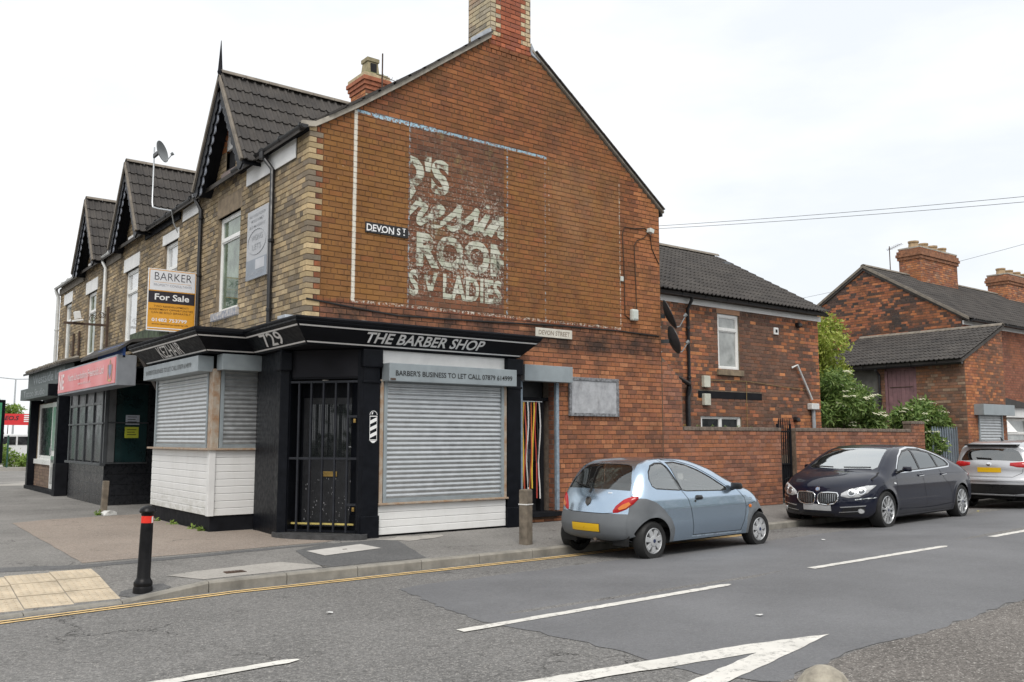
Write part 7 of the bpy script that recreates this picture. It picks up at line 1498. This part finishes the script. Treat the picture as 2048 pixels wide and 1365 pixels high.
def clumpy(cx, cy, cz, rx, ry, rz, n, r0, r1, seed):
    rd = random.Random(seed); out = []
    while len(out) < n:
        a, b, c = rd.uniform(-1, 1), rd.uniform(-1, 1), rd.uniform(-1, 1)
        if a * a + b * b + c * c < 1: out.append((cx + a * rx, cy + b * ry, cz + c * rz, rd.uniform(r0, r1)))
    return out
def plant(name, label, cat, base, stems, cl, n, size, mat, seed, flowers=0, narrow=.45):
    t = empty(name, base, label=label, cat=cat); rd = random.Random(seed); m = MB(); b = Vector(base)
    for i in range(stems):
        c = rd.choice(cl); e = Vector(c[:3]); q = b + Vector((rd.uniform(-.15, .15), rd.uniform(-.15, .15), 0)); m.tube([q, q.lerp(e, .35) + Vector((rd.uniform(-.1, .1), rd.uniform(-.1, .1), .15)), q.lerp(e, .7) + Vector((0, 0, .1)), e], [.05, .04, .025, .01], 6)
    m.build('trunk', M_BARK, t, smooth=True); cr_ = foliage('crown', cl, n, size, mat, t, seed, narrow=narrow)
    if flowers:
        m = MB()
        for i in range(flowers):
            c = rd.choice(cl); a = rd.uniform(0, 6.28); d = Vector((math.cos(a) * .75, -abs(math.sin(a)) * .9, rd.uniform(.1, .9))).normalized(); p = Vector(c[:3]) + d * c[3] * 1.05
            for k in range(9):
                q = p + Vector((rd.uniform(-.075, .075), rd.uniform(-.075, .075), rd.uniform(-.012, .02))); r_ = rd.uniform(.02, .04); m.add([q + Vector((r_ * math.cos(t_), r_ * math.sin(t_) - .3 * r_, r_ * .5 * math.sin(t_))) for t_ in (0, 1.05, 2.1, 3.14, 4.2, 5.2)], [(0, 1, 2, 3, 4, 5)])
        m.build('blossom', M_FLW, t, recalc=False)['kind'] = 'stuff'
    return t
plant('yard_tree', 'tall yellow green tree beside the end of the rear wing', 'tree', (17.6, 2.7, .1), 7, clumpy(17.7, 2.7, 4.35, .85, .7, 1.05, 16, .28, .5, 1) + clumpy(17.5, 2.6, 3.4, .9, .7, .5, 8, .3, .5, 2), 9000, .12, M_LEAF1, 3)
plant('elder_shrub', 'dark green flowering shrub between rear wing and boarded opening', 'shrub', (16.9, 1.4, .1), 7, clumpy(16.55, 1.5, 2.7, .9, .5, .75, 16, .28, .5, 5) + clumpy(17.3, 1.3, 2.0, 1.0, .45, .35, 8, .25, .4, 6), 9000, .15, M_LEAF2, 4, 46, .3)
plant('elder_shrub', 'flowering shrub spilling over the end pier of the yard wall', 'shrub', (19.6, .9, .1), 7, clumpy(19.75, .9, 2.15, 1.25, .5, .40, 18, .22, .36, 7) + clumpy(19.35, .5, 1.5, .4, .3, .4, 7, .2, .3, 8), 9000, .13, M_LEAF2, 9, 40, .42)
pf = tag(MB().box(19.3, 20.8, .34, .37, 1.55, 1.60).box(19.3, 20.8, .34, .37, .5, .55).build('palisade_fence', pm('grey galvanised palisade', (.25, .30, .35), .5, .5, var=.15)), 'grey palisade fence between the shrub and outbuilding', 'fence')
for i in range(11):
    x_ = 19.32 + i * .142; MB().prism([(0, .15), (.07, .15), (.07, 1.85), (.035, 1.95), (0, 1.85)], (x_, .30, 0), Xu, Zu, (0, .03, 0)).build('pale', MATS['grey galvanised palisade'], pf)
wd_ = foliage('weeds', [(-.75, 3.6, .13, .05), (-.72, 2.2, .12, .06), (-.73, 2.6, .11, .05), (-.8, 4.4, .12, .05), (-1.33, 6.4, .14, .06), (8.3, -.05, .16, .06), (12.9, -.03, .15, .05), (10.4, -.03, .15, .05)], 700, .06, M_LEAF3, None, 12); tag(wd_, 'small green weeds along the foot of the walls', 'weeds', kind='stuff')
ms = foliage('wall_moss', [(8.6 + i * .45, .1, 1.86, .04) for i in range(6)], 200, .03, M_LEAF2, None, 5); tag(ms, 'moss along the yard wall coping', 'moss', kind='stuff')
# --- far left, beyond the row
hedge = foliage('hedge', [(1 + .45 * i + random.uniform(-.2, .2), 39.5 + random.uniform(-.4, .4), .25 + random.uniform(0, .75), random.uniform(.3, .5)) for i in range(-8, 26)], 12000, .16, M_LEAF3, None, 33); tag(hedge, 'rough green hedge beyond the end of the row', 'hedge')
kb = MB().box(-12, 30, 37.6, 37.8, -.2, .16).box(-12, 30, 37.8, 60, -.2, .14).build('verge', M_SLAB); tag(kb, kind='structure')
far = MB().add([(-12, 22.5, .10), (40, 22.5, .10), (40, 37.6, .0), (-12, 37.6, .0)], [(0, 1, 2, 3)]).build('side_street', M_PAVE, recalc=False); tag(far, kind='structure')
lp = tag(tube('street_lamp', M_GALV, None, [(9.9, 95, -.2), (9.9, 95, 7.9)], [.12, .07]), 'distant double arm street lamp above the hedge', 'street lamp'); MB().tube([(8.0, 95, 8.05), (9.9, 95, 7.9), (11.8, 95, 8.0)], .05).build('arm', M_GALV, lp)
for x_ in (7.8, 12.0): MB().box(x_ - .4, x_ + .4, 94.8, 95.2, 7.98, 8.1).build('lamp_head', M_DISHL, lp, bevel=.03)
rbd = tag(MB().box(2.2, 4.5, 50, 50.1, 2.42, 3.12).build('billboard', pm('red banner', (.62, .03, .035), .5, var=.05)), 'red advertising banner beyond the hedge at far left', 'billboard'); text('lettering', 'LEO.S', M_DKB, rbd, (2.75, 49.99, 2.72), Xu, Zu, .95, .27, .02, .2)
for x_ in (2.4, 4.3): tube('support', M_GALV, rbd, [(x_, 50.15, .1), (x_, 50.15, 3.0)], .06)
for k, w_ in enumerate((.36, .28, .36, .4)): box('print_block', M_WHITEL, rbd, 3.98, 3.98 + w_, 49.985, 49.995, 2.98 - k * .12, 3.05 - k * .12, bevel=0)
gb = tag(MB().box(-2.6, -1.10, 20.5, 20.62, .80, 2.86).build('advert_panel', M_BLACK, bevel=.03), 'green advertising panel in black frame cut by left edge', 'sign'); box('poster', pm('green poster', (.03, .22, .10), .35, var=.25, vs=1.2, col2=(.10, .42, .24)), gb, -2.5, -1.20, 20.485, 20.5, .9, 2.76); box('post', M_BLACK, gb, -1.95, -1.75, 20.5, 20.62, .1, .8)
fc = tag(MB().prism([(0, .5), (.05, .95), (.5, 1.05), (.85, 1.62), (1.3, 1.72), (3.3, 1.72), (3.75, 1.2), (3.85, .9), (3.85, .5)], (1.0, 44.2, .12), Xu, Zu, (0, 1.7, 0)).build('estate_car', pm('white car paint', (.66, .67, .68), .25, var=.03), bevel=.06), 'white estate car half hidden behind the hedge', 'car')
for a, b in ((.95, 1.75), (1.85, 2.65), (2.75, 3.5)): MB().prism([(a + .1 * (a < 1), 1.12), (b, 1.12), (b - .12 * (b > 3), 1.58), (a + .22 * (a < 1), 1.58)], (1.0, 44.17, .12), Xu, Zu, (0, .05, 0)).build('window', M_GLGREY, fc)
for x_ in (.75, 3.1): MB().lathe([(.2, -.1), (.31, -.1), (.31, .1), (.2, .1)], (1.0 + x_, 44.3, .45), 20, 'y').build('wheel', M_TYRE, fc, smooth=True)
for i in range(1): tag(MB().box(1.55 + i * 2.2, 1.63 + i * 2.2, 38.6, 38.68, .1, 1.75).build('fence_post', pm('dark green fence paint', (.02, .07, .05), .5), bevel=.01), 'dark green metal fence post in the hedge', 'post')
plant('far_tree', 'small tree rising behind the red banner', 'tree', (4.0, 56, .1), 4, clumpy(3.6, 56, 3.3, 1.2, .6, .6, 8, .4, .7, 44), 2500, .2, M_LEAF3, 45)
# unseen trees added across the two streets, behind the camera: what the windows and car flanks mirror
bk = [(x_ + random.uniform(-1, 1), -27 + random.uniform(-2, 2), random.uniform(.5, 6.5), random.uniform(1.3, 2.2)) for x_ in range(-34, 60, 2) for _ in range(2)] + [(-27 + random.uniform(-2, 2), y_, random.uniform(.5, 7.5), random.uniform(1.3, 2.3)) for y_ in range(-26, 60, 2) for _ in range(2)]
tag(foliage('unseen_trees', bk, 26000, .55, leaf_material('woodland leaves', (.03, .055, .015), (.045, .08, .02), (.07, .1, .03)), None, 71, narrow=.6), 'unseen belt of trees added across the street for reflections', 'trees', kind='stuff')
